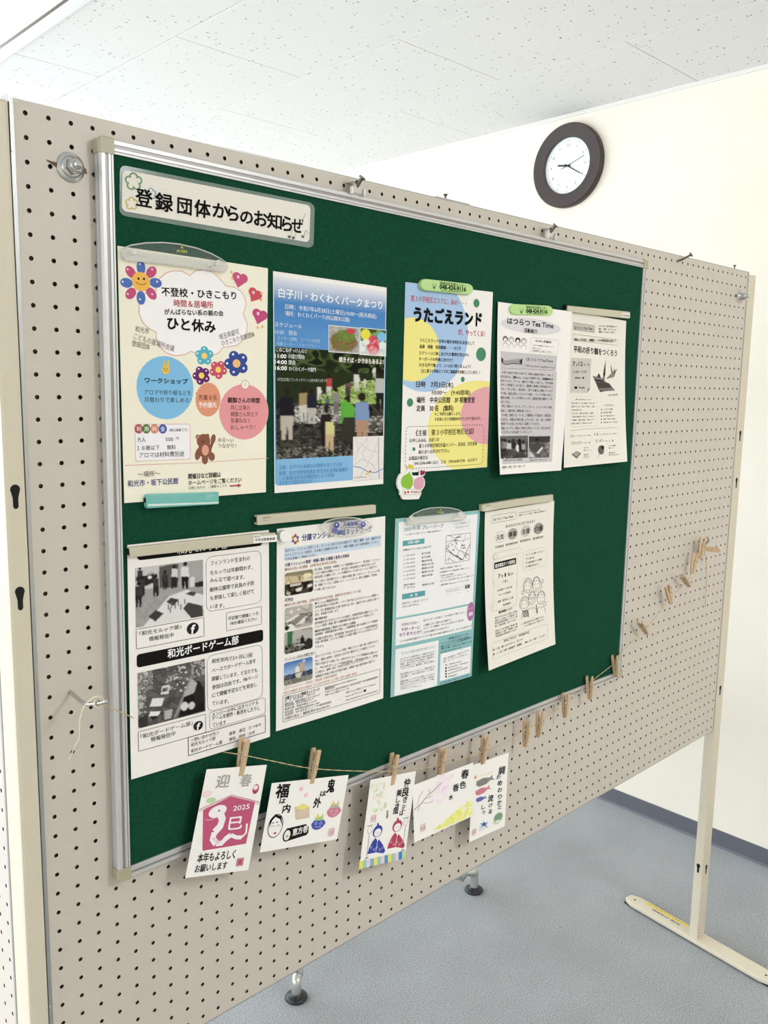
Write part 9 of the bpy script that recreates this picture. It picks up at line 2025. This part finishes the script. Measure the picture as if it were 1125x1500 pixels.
D = {'name': 'souvenir_magnet', 'label': 'small white die-cut magnet lettered in red, at the corner of the singing poster', 'cat': 'magnet', 'parts': [{'name': 'plate', 'poly': [(0.58475, 0.41876), (0.58551, 0.41679), (0.58832, 0.4152), (0.59284, 0.41526), (0.59698, 0.41582), (0.59995, 0.41783), (0.60033, 0.42192), (0.59895, 0.42562), (0.59482, 0.42568), (0.59662, 0.43043), (0.59924, 0.43466), (0.60675, 0.43511), (0.61348, 0.43552), (0.61457, 0.4303), (0.61402, 0.42646), (0.61737, 0.42577), (0.62331, 0.42622), (0.62722, 0.42838), (0.62795, 0.43226), (0.6262, 0.4357), (0.62157, 0.43719), (0.62643, 0.44222), (0.6279, 0.44764), (0.62682, 0.45349), (0.62272, 0.45794), (0.61981, 0.4601), (0.61959, 0.46601), (0.61635, 0.47049), (0.61392, 0.47356), (0.59049, 0.47256), (0.57815, 0.47128), (0.5744, 0.46837), (0.5739, 0.46485), (0.57062, 0.46373), (0.57001, 0.45647), (0.56628, 0.45274), (0.56386, 0.44626), (0.56429, 0.43883), (0.56735, 0.43329), (0.57048, 0.43004), (0.57851, 0.42821), (0.58417, 0.42681), (0.58778, 0.42412)], 'd': (0.0145, 0.0175), 'mat': 'white_plastic', 'bevel': 0.0006}], 'poly': [(0.58475, 0.41876), (0.58551, 0.41679), (0.58832, 0.4152), (0.59284, 0.41526), (0.59698, 0.41582), (0.59995, 0.41783), (0.60033, 0.42192), (0.59895, 0.42562), (0.59482, 0.42568), (0.59662, 0.43043), (0.59924, 0.43466), (0.60675, 0.43511), (0.61348, 0.43552), (0.61457, 0.4303), (0.61402, 0.42646), (0.61737, 0.42577), (0.62331, 0.42622), (0.62722, 0.42838), (0.62795, 0.43226), (0.6262, 0.4357), (0.62157, 0.43719), (0.62643, 0.44222), (0.6279, 0.44764), (0.62682, 0.45349), (0.62272, 0.45794), (0.61981, 0.4601), (0.61959, 0.46601), (0.61635, 0.47049), (0.61392, 0.47356), (0.59049, 0.47256), (0.57815, 0.47128), (0.5744, 0.46837), (0.5739, 0.46485), (0.57062, 0.46373), (0.57001, 0.45647), (0.56628, 0.45274), (0.56386, 0.44626), (0.56429, 0.43883), (0.56735, 0.43329), (0.57048, 0.43004), (0.57851, 0.42821), (0.58417, 0.42681), (0.58778, 0.42412)], 'd0': 0.0145, 'size': (66, 75), 'corners': [[0.5628, 0.41361, 0.0175], [0.62741, 0.41691, 0.0175], [0.6295, 0.4757, 0.0175], [0.56436, 0.47046, 0.0175]]}
D['items'] = [
('P',[(25.3,53),(11.4,48.5),(8,37.9),(11.8,27.3),(19.4,22.7),(25.3,19.7),(28,15.2),(29.5,19.7),(33.8,25.8),(36.7,33.3),(35.9,43.2),(31.2,51.5)],'#8fbf48',1),
('P',[(48.1,53),(39.7,51.5),(37.1,42.4),(39.7,33.3),(46.4,28.8),(53.2,26.9),(56.5,25),(61.6,32.6),(62.9,40.9),(60.8,48.5),(55.7,52.7)],'#dba3b4',1),
('P',[(28,10.6),(23.6,6.8),(26.6,1.9),(31.2,1.4),(32.9,3.8),(36.3,1.9),(38,6.1),(36.7,12.1),(32.1,10.6)],'#dcc94c',1),
('P',[(53.8,25),(53.6,14),(56.5,12.9),(59.1,15.9),(62,12.9),(65,16.3),(63.7,22),(57.8,23.6)],'#9a2c44',1),
('R',13.1,53.5,54.9,64.6,2,'#f4eee8',2),
('B',13.1,53.5,54.9,64.6,2,.5,'#6a5a5a',3,False),
('T','I',16.7,59.8,2.9,6.7,-.053,'#b02c3c',.03,4,2),
('T','WAKO',30.4,58.6,22.4,6.4,.0,'#b02c3c',.02,4,2),
('E',23.6,58.3,1.43,1.52,0,'#c01c2c',4),
('E',26.2,58.3,1.43,1.52,0,'#c01c2c',4),
('P',[(22.5,58.9),(27.3,58.9),(24.9,62.1)],'#c01c2c',4),
]
SLABS.append(D)

HOOK_L = [(0.0375, 0.6625, -0.004), (0.0375, 0.6625, 0.006), (0.0375, 0.6637, 0.014), (0.0375, 0.665, 0.04), [0.04421, 0.66132, 0.058], [0.0481, 0.65638, 0.07]]
HOOK_R = [[1.66237, 0.68705, -0.004], [1.64737, 0.67823, 0.008], [1.63518, 0.66556, 0.02], [1.63146, 0.65546, 0.028], [1.62472, 0.64707, 0.028]]
TWINE = [[0.04669, 0.66154, 0.058], [0.07102, 0.67974, 0.04], [0.10374, 0.70444, 0.018], [0.12847, 0.72207, 0.0144], [0.17212, 0.75099, 0.0138], [0.21298, 0.77704, 0.0138], [0.24167, 0.79317, 0.0142], [0.25149, 0.79628, 0.021], [0.26461, 0.80033, 0.028], [0.31563, 0.82487, 0.028], [0.38041, 0.85534, 0.028], [0.45896, 0.8843, 0.028], [0.5512, 0.91446, 0.028], [0.59593, 0.92613, 0.028], [0.67386, 0.94056, 0.028], [0.78793, 0.95009, 0.03], [0.84969, 0.9509, 0.03], [0.91423, 0.94192, 0.03], [0.95577, 0.9394, 0.03], [1.04844, 0.92645, 0.026], [1.13967, 0.90578, 0.022], [1.20744, 0.89166, 0.02], [1.242, 0.88431, 0.0185], [1.27686, 0.86423, 0.0165], [1.36361, 0.83002, 0.02], [1.41621, 0.80743, 0.02], [1.46947, 0.77564, 0.02], [1.54927, 0.74985, 0.02], [1.57879, 0.71532, 0.02], [1.62047, 0.68682, 0.02]]
KNOT_L = [[0.04218, 0.65883, 0.052], [0.04614, 0.66787, 0.05], [0.04856, 0.66317, 0.054], [0.04537, 0.65519, 0.056], [0.04011, 0.66069, 0.058], [0.04477, 0.66541, 0.06], [0.04919, 0.66135, 0.058], [0.04614, 0.65703, 0.056], [0.04253, 0.66213, 0.058], [0.04834, 0.66585, 0.056], [0.05071, 0.66198, 0.06]]
TAIL_L = [[0.04992, 0.65626, 0.062], [0.04346, 0.65137, 0.062], [0.03796, 0.65498, 0.056], [0.03227, 0.66348, 0.05], [0.02916, 0.67734, 0.045], [0.02961, 0.69394, 0.04], [0.03097, 0.70764, 0.035], [0.02793, 0.71681, 0.03], [0.0265, 0.72651, 0.025], [0.02504, 0.73781, 0.018]]
KNOT_R = [[1.62648, 0.67592, 0.018], [1.62982, 0.68084, 0.022], [1.61148, 0.68168, 0.024], [1.60737, 0.67471, 0.022], [1.62537, 0.67208, 0.02], [1.63806, 0.68075, 0.018], [1.62047, 0.68682, 0.02]]
TAIL_R = [[1.63039, 0.68122, 0.02], [1.6587, 0.71015, 0.012], [1.67473, 0.7479, 0.008], [1.68411, 0.78136, 0.006], [1.68834, 0.80704, 0.005], [1.6918, 0.83991, 0.004]]
PINS = [('wooden clothespin holding the pink snake postcard', 0.26228, 0.80956, 0.028, 10, 10, 0), ('wooden clothespin holding the landscape postcard with the mask', 0.38824, 0.86208, 0.028, 12, 5, 0), ('wooden clothespin holding the postcard of the seated doll couple', 0.556, 0.91951, 0.028, 8, 5, 0), ('wooden clothespin holding the blossom branch postcard', 0.67401, 0.94436, 0.028, 8, 5, 0), ('wooden clothespin holding the carp streamer postcard', 0.78618, 0.9535, 0.03, 8, 5, 0), ('empty wooden clothespin below the board frame, first one right of the postcards', 0.91705, 0.95993, 0.028, 3, 10, 0), ('empty wooden clothespin below the board frame, second one right of the postcards', 0.95832, 0.95194, 0.028, 4, 12, 0), ('empty wooden clothespin in front of the lower frame rail, third right of the postcards', 1.04932, 0.93683, 0.026, -2, 8, 0), ('empty wooden clothespin crossing the bottom rail, fourth right of the postcards', 1.14068, 0.92195, 0.024, -8, 20, 0), ('empty wooden clothespin over the lower right corner of the green felt', 1.2432, 0.89762, 0.022, -14, 15, 0), ('tilted wooden clothespin on the pegboard just right of the board corner', 1.35887, 0.8305, 0.021, -48, 20, 0), ('dangling wooden clothespin, second along the rising twine on the pegboard', 1.46729, 0.77345, 0.021, -28, 75, 0), ('tilted wooden clothespin, third along the rising twine on the pegboard', 1.54724, 0.74937, 0.021, -52, 20, 0), ('upright wooden clothespin, fourth along the rising twine on the pegboard', 1.57469, 0.71291, 0.021, 14, 35, 0), ('upright wooden clothespin hanging at the right hook', 1.60816, 0.67989, 0.022, 8, 40, 0), ('wooden clothespin sticking out sideways at the right hook', 1.63665, 0.67826, 0.022, 97, 20, 38)]


# ---------------------------------------------------------------- printed matter
GR = 26        # grid rows of a sheet
GC = 16

class Sheet:
    """a w x h mm sheet: position from four corners (u, v, d), bottom curl follows t**pw"""
    def __init__(s, d):
        s.w, s.h = d['size']; s.c = np.array(d['corners'], float); s.pw = d.get('pw', 1.8); s.bow = d.get('bow', 0.0)
    def __call__(s, x, y, lift):
        a, b = x / s.w, y / s.h
        w = np.array([(1 - a) * (1 - b), a * (1 - b), a * b, (1 - a) * b])
        p = w @ s.c
        # depth: straight for the top edge, curling towards the bottom corners
        tb = max(b, 0.0) ** s.pw
        top = (1 - a) * s.c[0, 2] + a * s.c[1, 2]; bot = a * s.c[2, 2] + (1 - a) * s.c[3, 2]
        d = top + (bot - top) * tb + s.bow * math.sin(PI * min(max(a, 0), 1)) * (0.3 + 0.7 * b)
        return W(p[0], p[1], d + lift)


def clip_grid(poly, w, h):
    """cut a polygon (list of x,y) on the sheet's grid so that it follows the curl"""
    xs = [p[0] for p in poly]; ys = [p[1] for p in poly]
    bm = bmesh.new(); vs = [bm.verts.new((p[0], p[1], 0)) for p in poly]
    try: bm.faces.new(vs)
    except ValueError: bm.free(); return None
    if len(poly) > 4 or True:
        for k in range(1, GR):
            y = h * k / GR
            if min(ys) < y < max(ys):
                bmesh.ops.bisect_plane(bm, geom=bm.verts[:] + bm.edges[:] + bm.faces[:], plane_co=(0, y, 0), plane_no=(0, 1, 0), dist=1e-6)
        for k in range(1, GC):
            x = w * k / GC
            if min(xs) < x < max(xs):
                bmesh.ops.bisect_plane(bm, geom=bm.verts[:] + bm.edges[:] + bm.faces[:], plane_co=(x, 0, 0), plane_no=(1, 0, 0), dist=1e-6)
    bmesh.ops.triangulate(bm, faces=bm.faces[:])
    bm.verts.index_update()
    r = ([(v.co.x, v.co.y) for v in bm.verts], [[v.index for v in f.verts] for f in bm.faces])
    bm.free(); return r


class Print:
    def __init__(s): s.v = []; s.f = []; s.c = []
    def add(s, vs, fs, col):
        b = len(s.v); s.v += vs; s.f += [[b + i for i in f] for f in fs]
        if isinstance(col, list): s.c += col
        else: s.c += [col] * len(vs)
    def obj(s, name, parent):
        if not s.f: return None
        me = bpy.data.meshes.new(name); me.from_pydata([tuple(v) for v in s.v], [], s.f)
        a = me.color_attributes.new('ink', 'FLOAT_COLOR', 'POINT')
        a.data.foreach_set('color', np.array([(*c, 1.0) for c in s.c], dtype=np.float32).ravel())
        me.update(); o = link(name, me, M['ink'], parent)
        if name in ('lettering', 'printed_graphics'): o['kind'] = 'stuff'
        return o


LV = {0: 0.00008, 1: 0.00016, 2: 0.00024, 3: 0.00032, 4: 0.00040, 5: 0.00048}
FONT_CACHE = {}

def stroke(pts, w, closed=False):
    """ribbon quads along a polyline"""
    n = len(pts); out = []
    L = []; R = []
    for i in range(n):
        a = pts[i - 1] if (i > 0 or closed) else pts[i]; b = pts[(i + 1) % n] if (i < n - 1 or closed) else pts[i]
        dx, dy = b[0] - a[0], b[1] - a[1]; q = math.hypot(dx, dy) or 1
        nx, ny = -dy / q * w / 2, dx / q * w / 2
        L.append((pts[i][0] + nx, pts[i][1] + ny)); R.append((pts[i][0] - nx, pts[i][1] - ny))
    for i in range(n if closed else n - 1):
        j = (i + 1) % n; out.append([L[i], L[j], R[j], R[i]])
    return out

def ellipse_pts(cx, cy, rx, ry, rot=0.0, n=28, a0=0, a1=360):
    out = []
    full = abs(a1 - a0) >= 360; m = n if full else n + 1
    for k in range(m):
        a = math.radians(a0 + (a1 - a0) * k / n); x, y = rx * math.cos(a), ry * math.sin(a)
        out.append((cx + x * math.cos(rot) - y * math.sin(rot), cy + x * math.sin(rot) + y * math.cos(rot)))
    return out

def rrect_pts(x0, y0, x1, y1, r):
    if r <= 0: return [(x0, y0), (x1, y0), (x1, y1), (x0, y1)]
    out = []
    for cx, cy, a in ((x1 - r, y0 + r, -90), (x1 - r, y1 - r, 0), (x0 + r, y1 - r, 90), (x0 + r, y0 + r, 180)):
        out += [(cx + r * math.cos(math.radians(a + 90 * k / 5)), cy + r * math.sin(math.radians(a + 90 * k / 5))) for k in range(6)]
    return out

def paint(canvas, ops):
    """tiny rasteriser for printed photographs: canvas h x w x 3 in linear colour, shapes in 0..1"""
    h, w, _ = canvas.shape
    Y, X = np.mgrid[0:h, 0:w]; X = (X + 0.5) / w; Y = (Y + 0.5) / h; asp = w / h
    for o in ops:
        k = o[0]
        if k == 'e':
            _, cx, cy, rx, ry, c = o; m = ((X - cx) / rx) ** 2 + ((Y - cy) / ry) ** 2 <= 1; canvas[m] = lin(c)
        elif k == 'p':
            pts, c = o[1], o[2]; m = np.zeros((h, w), bool); n = len(pts)
            for i in range(n):
                x0, y0 = pts[i]; x1, y1 = pts[(i + 1) % n]
                if y0 == y1: continue
                cond = ((Y >= min(y0, y1)) & (Y < max(y0, y1))) & (X < (x1 - x0) * (Y - y0) / (y1 - y0) + x0)
                m ^= cond
            canvas[m] = lin(c)
        elif k == 'g':       # vertical gradient between two heights
            _, y0, y1, c0, c1 = o; t = np.clip((Y - y0) / (y1 - y0), 0, 1)[..., None]; m = (Y >= y0) & (Y <= y1)
            g = np.array(lin(c0)) * (1 - t) + np.array(lin(c1)) * t; canvas[m] = g[m]
        elif k == 'n':       # mottling of a region: value noise of given cell size
            _, x0, y0, x1, y1, cell, amp, cols, seed = o
            rs = np.random.RandomState(seed); gh, gw = max(2, int(h * 1.0 / cell)), max(2, int(w * 1.0 / cell))
            n = rs.rand(gh + 1, gw + 1); fy = Y * gh; fx = X * gw; iy = fy.astype(int); ix = fx.astype(int); ty = fy - iy; tx = fx - ix
            v = n[iy, ix] * (1 - ty) * (1 - tx) + n[iy, np.minimum(ix + 1, gw)] * (1 - ty) * tx + n[np.minimum(iy + 1, gh), ix] * ty * (1 - tx) + n[np.minimum(iy + 1, gh), np.minimum(ix + 1, gw)] * ty * tx
            m = (X >= x0) & (X <= x1) & (Y >= y0) & (Y <= y1)
            if cols:
                q = np.clip((v - 0.5) * 2.2 + 0.5, 0, 0.999) * len(cols); ci = q.astype(int)
                tab = np.array([lin(c) for c in cols]); mm = m & (rs.rand(h, w) < amp); canvas[mm] = tab[ci][mm]
            else:
                canvas[m] = np.clip(canvas[m] * (1 + amp * (v[m][:, None] - 0.5) * 2), 0, 1)
    for _ in range(1):       # soften as print does
        q = np.pad(canvas, ((1, 1), (1, 1), (0, 0)), 'edge')
        canvas = (q[:-2, 1:-1] + q[2:, 1:-1] + q[1:-1, :-2] + q[1:-1, 2:] + 4 * q[1:-1, 1:-1]) / 8
    return canvas

def build_print(D, parent):
    sh = Sheet(D); w, h = D['size']
    shapes = Print(); text = Print()
    cnt = [0]
    def put(P, polys, lv, col, cut=True):
        # every inked shape lies a few microns above the one printed before it
        c = lin(col); cnt[0] = (cnt[0] + 1) % 17
        for poly in polys:
            lift = LV[lv] + cnt[0] * 4e-6
            if cut:
                r = clip_grid(poly, w, h)
                if r is None: continue
                P.add([sh(x, y, lift) for x, y in r[0]], r[1], c)
            else:
                P.add([sh(x, y, lift) for x, y in poly], [list(range(len(poly)))], c)
    rnd = random.Random(11)
    for it in D['items']:
        k = it[0]
        if k == 'T':
            _, s, x, y, tw, th, rot, col, bold, lv, res = it
            key = (s, res)
            if key not in FONT_CACHE:
                me = glyph_mesh(s, 1.0, 0.0, res)
                V = np.array([v.co[:2] for v in me.vertices]) if len(me.vertices) else np.zeros((0, 2))
                F = [list(p.vertices) for p in me.polygons]; bpy.data.meshes.remove(me)
                FONT_CACHE[key] = (V, F)
            V, F = FONT_CACHE[key]
            if not len(V): continue
            x0, x1 = V[:, 0].min(), V[:, 0].max(); sx = tw / (x1 - x0) if x1 > x0 else th
            sy = th / 0.92; cr, sr = math.cos(rot), math.sin(rot); c = lin(col); lift = LV[lv]
            px = (V[:, 0] - x0) * sx; py = -(V[:, 1] - 0.38) * sy
            # weight: the same outline printed again slightly shifted
            k = bold * th
            sh4 = [(0, 0)] if bold <= 0 else ([(-k, 0), (k, 0)] if th < 5 or bold < 0.012 else [(-k, -k), (k, -k), (k, k), (-k, k), (0, 0)])
            for j, (ox, oy) in enumerate(sh4):
                lift = LV[lv] + j * 6e-6
                X = x + (px + ox) * cr - (py + oy) * sr; Y = y + (px + ox) * sr + (py + oy) * cr
                text.add([sh(a, b, lift) for a, b in zip(X, Y)], F, c)
        elif k == 'P': put(shapes, [it[1]], it[3], it[2])
        elif k == 'E':
            _, cx, cy, rx, ry, rot, col, lv = it; put(shapes, [ellipse_pts(cx, cy, rx, ry, rot)], lv, col, max(rx, ry) > 4)
        elif k == 'O':
            _, cx, cy, rx, ry, rot, wd, col, lv, a0, a1 = it
            p = ellipse_pts(cx, cy, rx, ry, rot, 28, a0, a1); put(shapes, stroke(p, wd, abs(a1 - a0) >= 360), lv, col, False)
        elif k == 'R':
            _, x0, y0, x1, y1, r, col, lv = it; put(shapes, [rrect_pts(x0, y0, x1, y1, r)], lv, col)
        elif k == 'B':
            _, x0, y0, x1, y1, r, wd, col, lv, dash = it
            p = rrect_pts(x0, y0, x1, y1, r)
            q = []
            for i in range(len(p)):
                a, b = p[i], p[(i + 1) % len(p)]; L = math.hypot(b[0] - a[0], b[1] - a[1]); m = max(1, int(L / 3.0))
                q += [(a[0] + (b[0] - a[0]) * j / m, a[1] + (b[1] - a[1]) * j / m) for j in range(m)]
            st = stroke(q, wd, True)
            if dash: st = [s_ for i, s_ in enumerate(st) if i % 2 == 0]
            put(shapes, st, lv, col, False)
        elif k == 'L':
            _, pts, wd, col, lv = it
            q = []
            for i in range(len(pts) - 1):
                a, b = pts[i], pts[i + 1]; L = math.hypot(b[0] - a[0], b[1] - a[1]); m = max(1, int(L / 8.0))
                q += [(a[0] + (b[0] - a[0]) * j / m, a[1] + (b[1] - a[1]) * j / m) for j in range(m)]
            q.append(pts[-1]); put(shapes, stroke(q, wd), lv, col, False)
        elif k == 'F':       # printed photograph as a fine grid of coloured points
            _, x0, y0, x1, y1, r, nx, ny, base, ops, name, lv = it
            cv = np.zeros((ny, nx, 3)); cv[:] = lin(base); cv = paint(cv, ops)
            P = Print(); idx = {}
            vs = []; cs = []
            for j in range(ny + 1):
                for i in range(nx + 1):
                    vs.append(sh(x0 + (x1 - x0) * i / nx, y0 + (y1 - y0) * j / ny, LV[lv]))
                    cs.append(tuple(cv[min(j, ny - 1), min(i, nx - 1)]))
            fs = []
            for j in range(ny):
                for i in range(nx):
                    if r > 0:
                        px = min(i + 0.5, nx - i - 0.5) * (x1 - x0) / nx; py = min(j + 0.5, ny - j - 0.5) * (y1 - y0) / ny
                        if px < r and py < r and (r - px) ** 2 + (r - py) ** 2 > r * r: continue
                    b = j * (nx + 1) + i; fs.append((b, b + 1, b + nx + 2, b + nx + 1))
            P.add(vs, fs, cs); P.obj(name, parent)
    shapes.obj('printed_graphics', parent); text.obj('lettering', parent)


def build_sheet(D):
    t = thing(D['name'], D['label'], D['cat'], W(*D['corners'][0]), group=D.get('group'))
    inv = Matrix.Translation(-Vector(t.location))
    sh = Sheet(D); w, h = D['size']; mb = MB()
    r = D.get('round', 0)
    n0 = len(bpy.data.objects)
    if r:
        res = clip_grid(rrect_pts(0, 0, w, h, r), w, h)
        vs = [sh(x, y, 0) for x, y in res[0]]; mb.add(vs, res[1]); 
    else:
        vs = [sh(w * i / GC, h * j / GR, 0) for j in range(GR + 1) for i in range(GC + 1)]
        fs = [(j * (GC + 1) + i, j * (GC + 1) + i + 1, (j + 1) * (GC + 1) + i + 1, (j + 1) * (GC + 1) + i) for j in range(GR) for i in range(GC)]
        mb.add(vs, fs, True)
        # real thickness: a back face 0.25 mm behind, joined round the rim
        vb = [sh(w * i / GC, h * j / GR, -0.00025) for j in range(GR + 1) for i in range(GC + 1)]
        mb.add(vb, [f[::-1] for f in fs], True)
        ring = [i for i in range(GC + 1)] + [j * (GC + 1) + GC for j in range(1, GR + 1)] + [GR * (GC + 1) + i for i in range(GC - 1, -1, -1)] + [j * (GC + 1) for j in range(GR - 1, 0, -1)]
        mb.add([vs[k] for k in ring] + [vb[k] for k in ring], [(k, (k + 1) % len(ring), len(ring) + (k + 1) % len(ring), len(ring) + k) for k in range(len(ring))])
    o = mb.obj('sheet', M[D.get('mat', 'paper')], t)
    build_print(D, t)
    for ch in t.children:            # geometry was laid out in world space
        ch.data.transform(inv)
    return t


def slab(D):
    """magnets, labels and clips: an outline in the board plane with front and back depth"""
    t = thing(D['name'], D['label'], D['cat'], W(*D['poly'][0], D['d0']), group=D.get('group'))
    inv = Matrix.Translation(-Vector(t.location))
    for part in D['parts']:
        if part.get('tube'):
            mb = MB(); pl = [W(p[0], p[1], part['d'][1]) for p in part['poly']]
            mb.tube(pl + pl[:1], part['tube'], 6); mb.obj(part['name'], M[part['mat']], t); continue
        mb = MB(); poly = part['poly']; d0, d1 = part['d']; b = part.get('bevel', 0.001); n = len(poly)
        c = np.mean(poly, 0)
        bm = bmesh.new(); vs = [bm.verts.new(W(p[0], p[1], d1)) for p in poly]; f = bm.faces.new(vs)
        r = bmesh.ops.extrude_face_region(bm, geom=[f]); ev = [g for g in r['geom'] if isinstance(g, bmesh.types.BMVert)]
        for v in ev: v.co.y = -d0
        bmesh.ops.recalc_face_normals(bm, faces=bm.faces[:])
        if b > 0:
            ed = [e for e in bm.edges if all(abs(v.co.y + d1) < 1e-7 for v in e.verts)]
            bmesh.ops.bevel(bm, geom=ed, offset=b, segments=3, affect='EDGES', profile=0.5, clamp_overlap=True)
        mb.frombm(bm); mb.obj(part['name'], M[part['mat']], t)
    if D.get('items'):
        build_print({'size': D['size'], 'corners': D['corners'], 'items': D['items']}, t)
    for ch in t.children: ch.data.transform(inv)
    return t


for D in SHEETS: build_sheet(D)
for D in SLABS: slab(D)

# ---------------------------------------------------------------- hooks, twine and clothespins
def hook(label, pts):
    t = thing('pegboard_hook', label, 'hook', W(*pts[0]))
    P = [W(*p) - Vector(t.location) for p in pts]
    mb = MB(); mb.tube(catmull(P, 4), 0.0024, 10); mb.obj('rod', M['zinc'], t)
    mb = MB(); bm = bmesh.new(); bmesh.ops.create_uvsphere(bm, u_segments=12, v_segments=8, radius=0.0031); mb.frombm(bm, Matrix.Translation(P[-1]), True); mb.obj('ball_tip', M['zinc'], t)
hook('steel pegboard hook left of the notice board with twine wound round it', HOOK_L)
hook('steel pegboard hook at the right end of the twine', HOOK_R)

def strand(mb, P, r, seed):
    """two plied yarns with a little fuzz"""
    rnd = random.Random(seed); P = catmull(P, 14)
    for ph in (0, PI):
        Q = []
        for i, p in enumerate(P):
            tt = (P[min(i + 1, len(P) - 1)] - P[max(i - 1, 0)]).normalized(); a = tt.orthogonal().normalized(); b = tt.cross(a)
            an = i * 0.9 + ph; Q.append(p + (a * math.cos(an) + b * math.sin(an)) * r * 0.55)
        mb.tube(Q, r * 0.75, 5)

t = thing('twine', 'thin jute twine sagging across the notice board from hook to hook', 'twine', W(*HOOK_L[0]))
mb = MB(); strand(mb, [W(*p) for p in TWINE], 0.00065, 3); o = mb.obj('line', M['twine'], t)
mb = MB(); rnd = random.Random(4)
P = catmull([W(*p) for p in TWINE], 14)
for k in range(260):
    p = P[rnd.randrange(len(P))]; d = Vector((rnd.gauss(0, 1), rnd.gauss(0, 1), rnd.gauss(0, 1))).normalized() * rnd.uniform(0.002, 0.006)
    a = d.orthogonal().normalized() * 0.00007
    mb.add([p - a, p + a, p + d + Vector((0, 0, -0.001))], [(0, 1, 2)])
mb.obj('fuzz', M['twine'], t)['kind'] = 'stuff'
for nm, key in (('knot', 'KNOT_L'), ('loose_end', 'TAIL_L'), ('knot', 'KNOT_R'), ('loose_end', 'TAIL_R')):
    mb = MB(); strand(mb, [W(*p) for p in globals()[key]], 0.0009 if nm == 'knot' else 0.0007, 9)
    mb.obj(nm, M['string'] if key.endswith('L') else M['twine'], t)
for ch in t.children: ch.data.transform(Matrix.Translation(-Vector(t.location)))

def half_pin(sgn):
    """side outline: l down from the handle end, d away from the other half"""
    out = [(0.0, 0.0040), (0.0, 0.0068), (0.002, 0.0076), (0.016, 0.0070), (0.030, 0.0060), (0.0445, 0.0040), (0.0455, 0.0028), (0.0455, 0.0002), (0.031, 0.0002), (0.0300, 0.0012), (0.028, 0.0012), (0.0270, 0.0003), (0.019, 0.0006), (0.010, 0.0022)]
    out = [(l * 1.14, d) for l, d in out]; mb = MB(); w = 0.0037
    mb.prism(out, lambda l, d: (-w, -sgn * d, -l), lambda l, d: (w, -sgn * d, -l))
    me = mb.mesh('pin_half')
    bm = bmesh.new(); bm.from_mesh(me); bmesh.ops.bevel(bm, geom=bm.edges[:], offset=0.00035, segments=1, affect='EDGES'); bm.to_mesh(me); bm.free()
    me.materials.append(M['wood']); return me
pin_f, pin_b = half_pin(1), half_pin(-1)
mb = MB(); N = 36
mb.tube([(-0.0042 + 0.0084 * k / N, -0.0016 * math.cos(k * 2 * PI * 4 / N), -0.0185 + 0.0016 * math.sin(k * 2 * PI * 4 / N)) for k in range(N + 1)], 0.0005, 5)
mb.tube([(-0.0044, 0, -0.017), (-0.0044, -0.0072, -0.022), (0.0, -0.0073, -0.024), (0.002, -0.0073, -0.024)], 0.0005, 5)
mb.tube([(0.0044, 0, -0.017), (0.0044, 0.0072, -0.022), (0.0, 0.0073, -0.024), (-0.002, 0.0073, -0.024)], 0.0005, 5)
spring_me = mb.mesh('spring'); spring_me.materials.append(M['zinc'])
proto = None
for i, (lab, u, v, d, roll, yaw, pitch) in enumerate(PINS):
    if proto is None:
        t = thing('clothespin', lab, 'clothespin', group='wooden clothespins on the twine'); proto = t
        link('front_half', pin_f, None, t); link('back_half', pin_b, None, t); link('spring', spring_me, None, t)
    else:
        t = proto.copy(); COL.objects.link(t); t['label'] = lab
        for ch in proto.children:
            c = ch.copy(); COL.objects.link(c); c.parent = t
    R = Matrix.Rotation(math.radians(roll), 4, 'Y') @ Matrix.Rotation(math.radians(pitch), 4, 'X') @ Matrix.Rotation(math.radians(yaw), 4, 'Z')
    # (u, v, d) is the point where the jaws hold the twine
    t.matrix_world = Matrix.Translation(W(u, v, d)) @ R @ Matrix.Translation((0, 0, 0.0330))
bpy.context.view_layer.update()
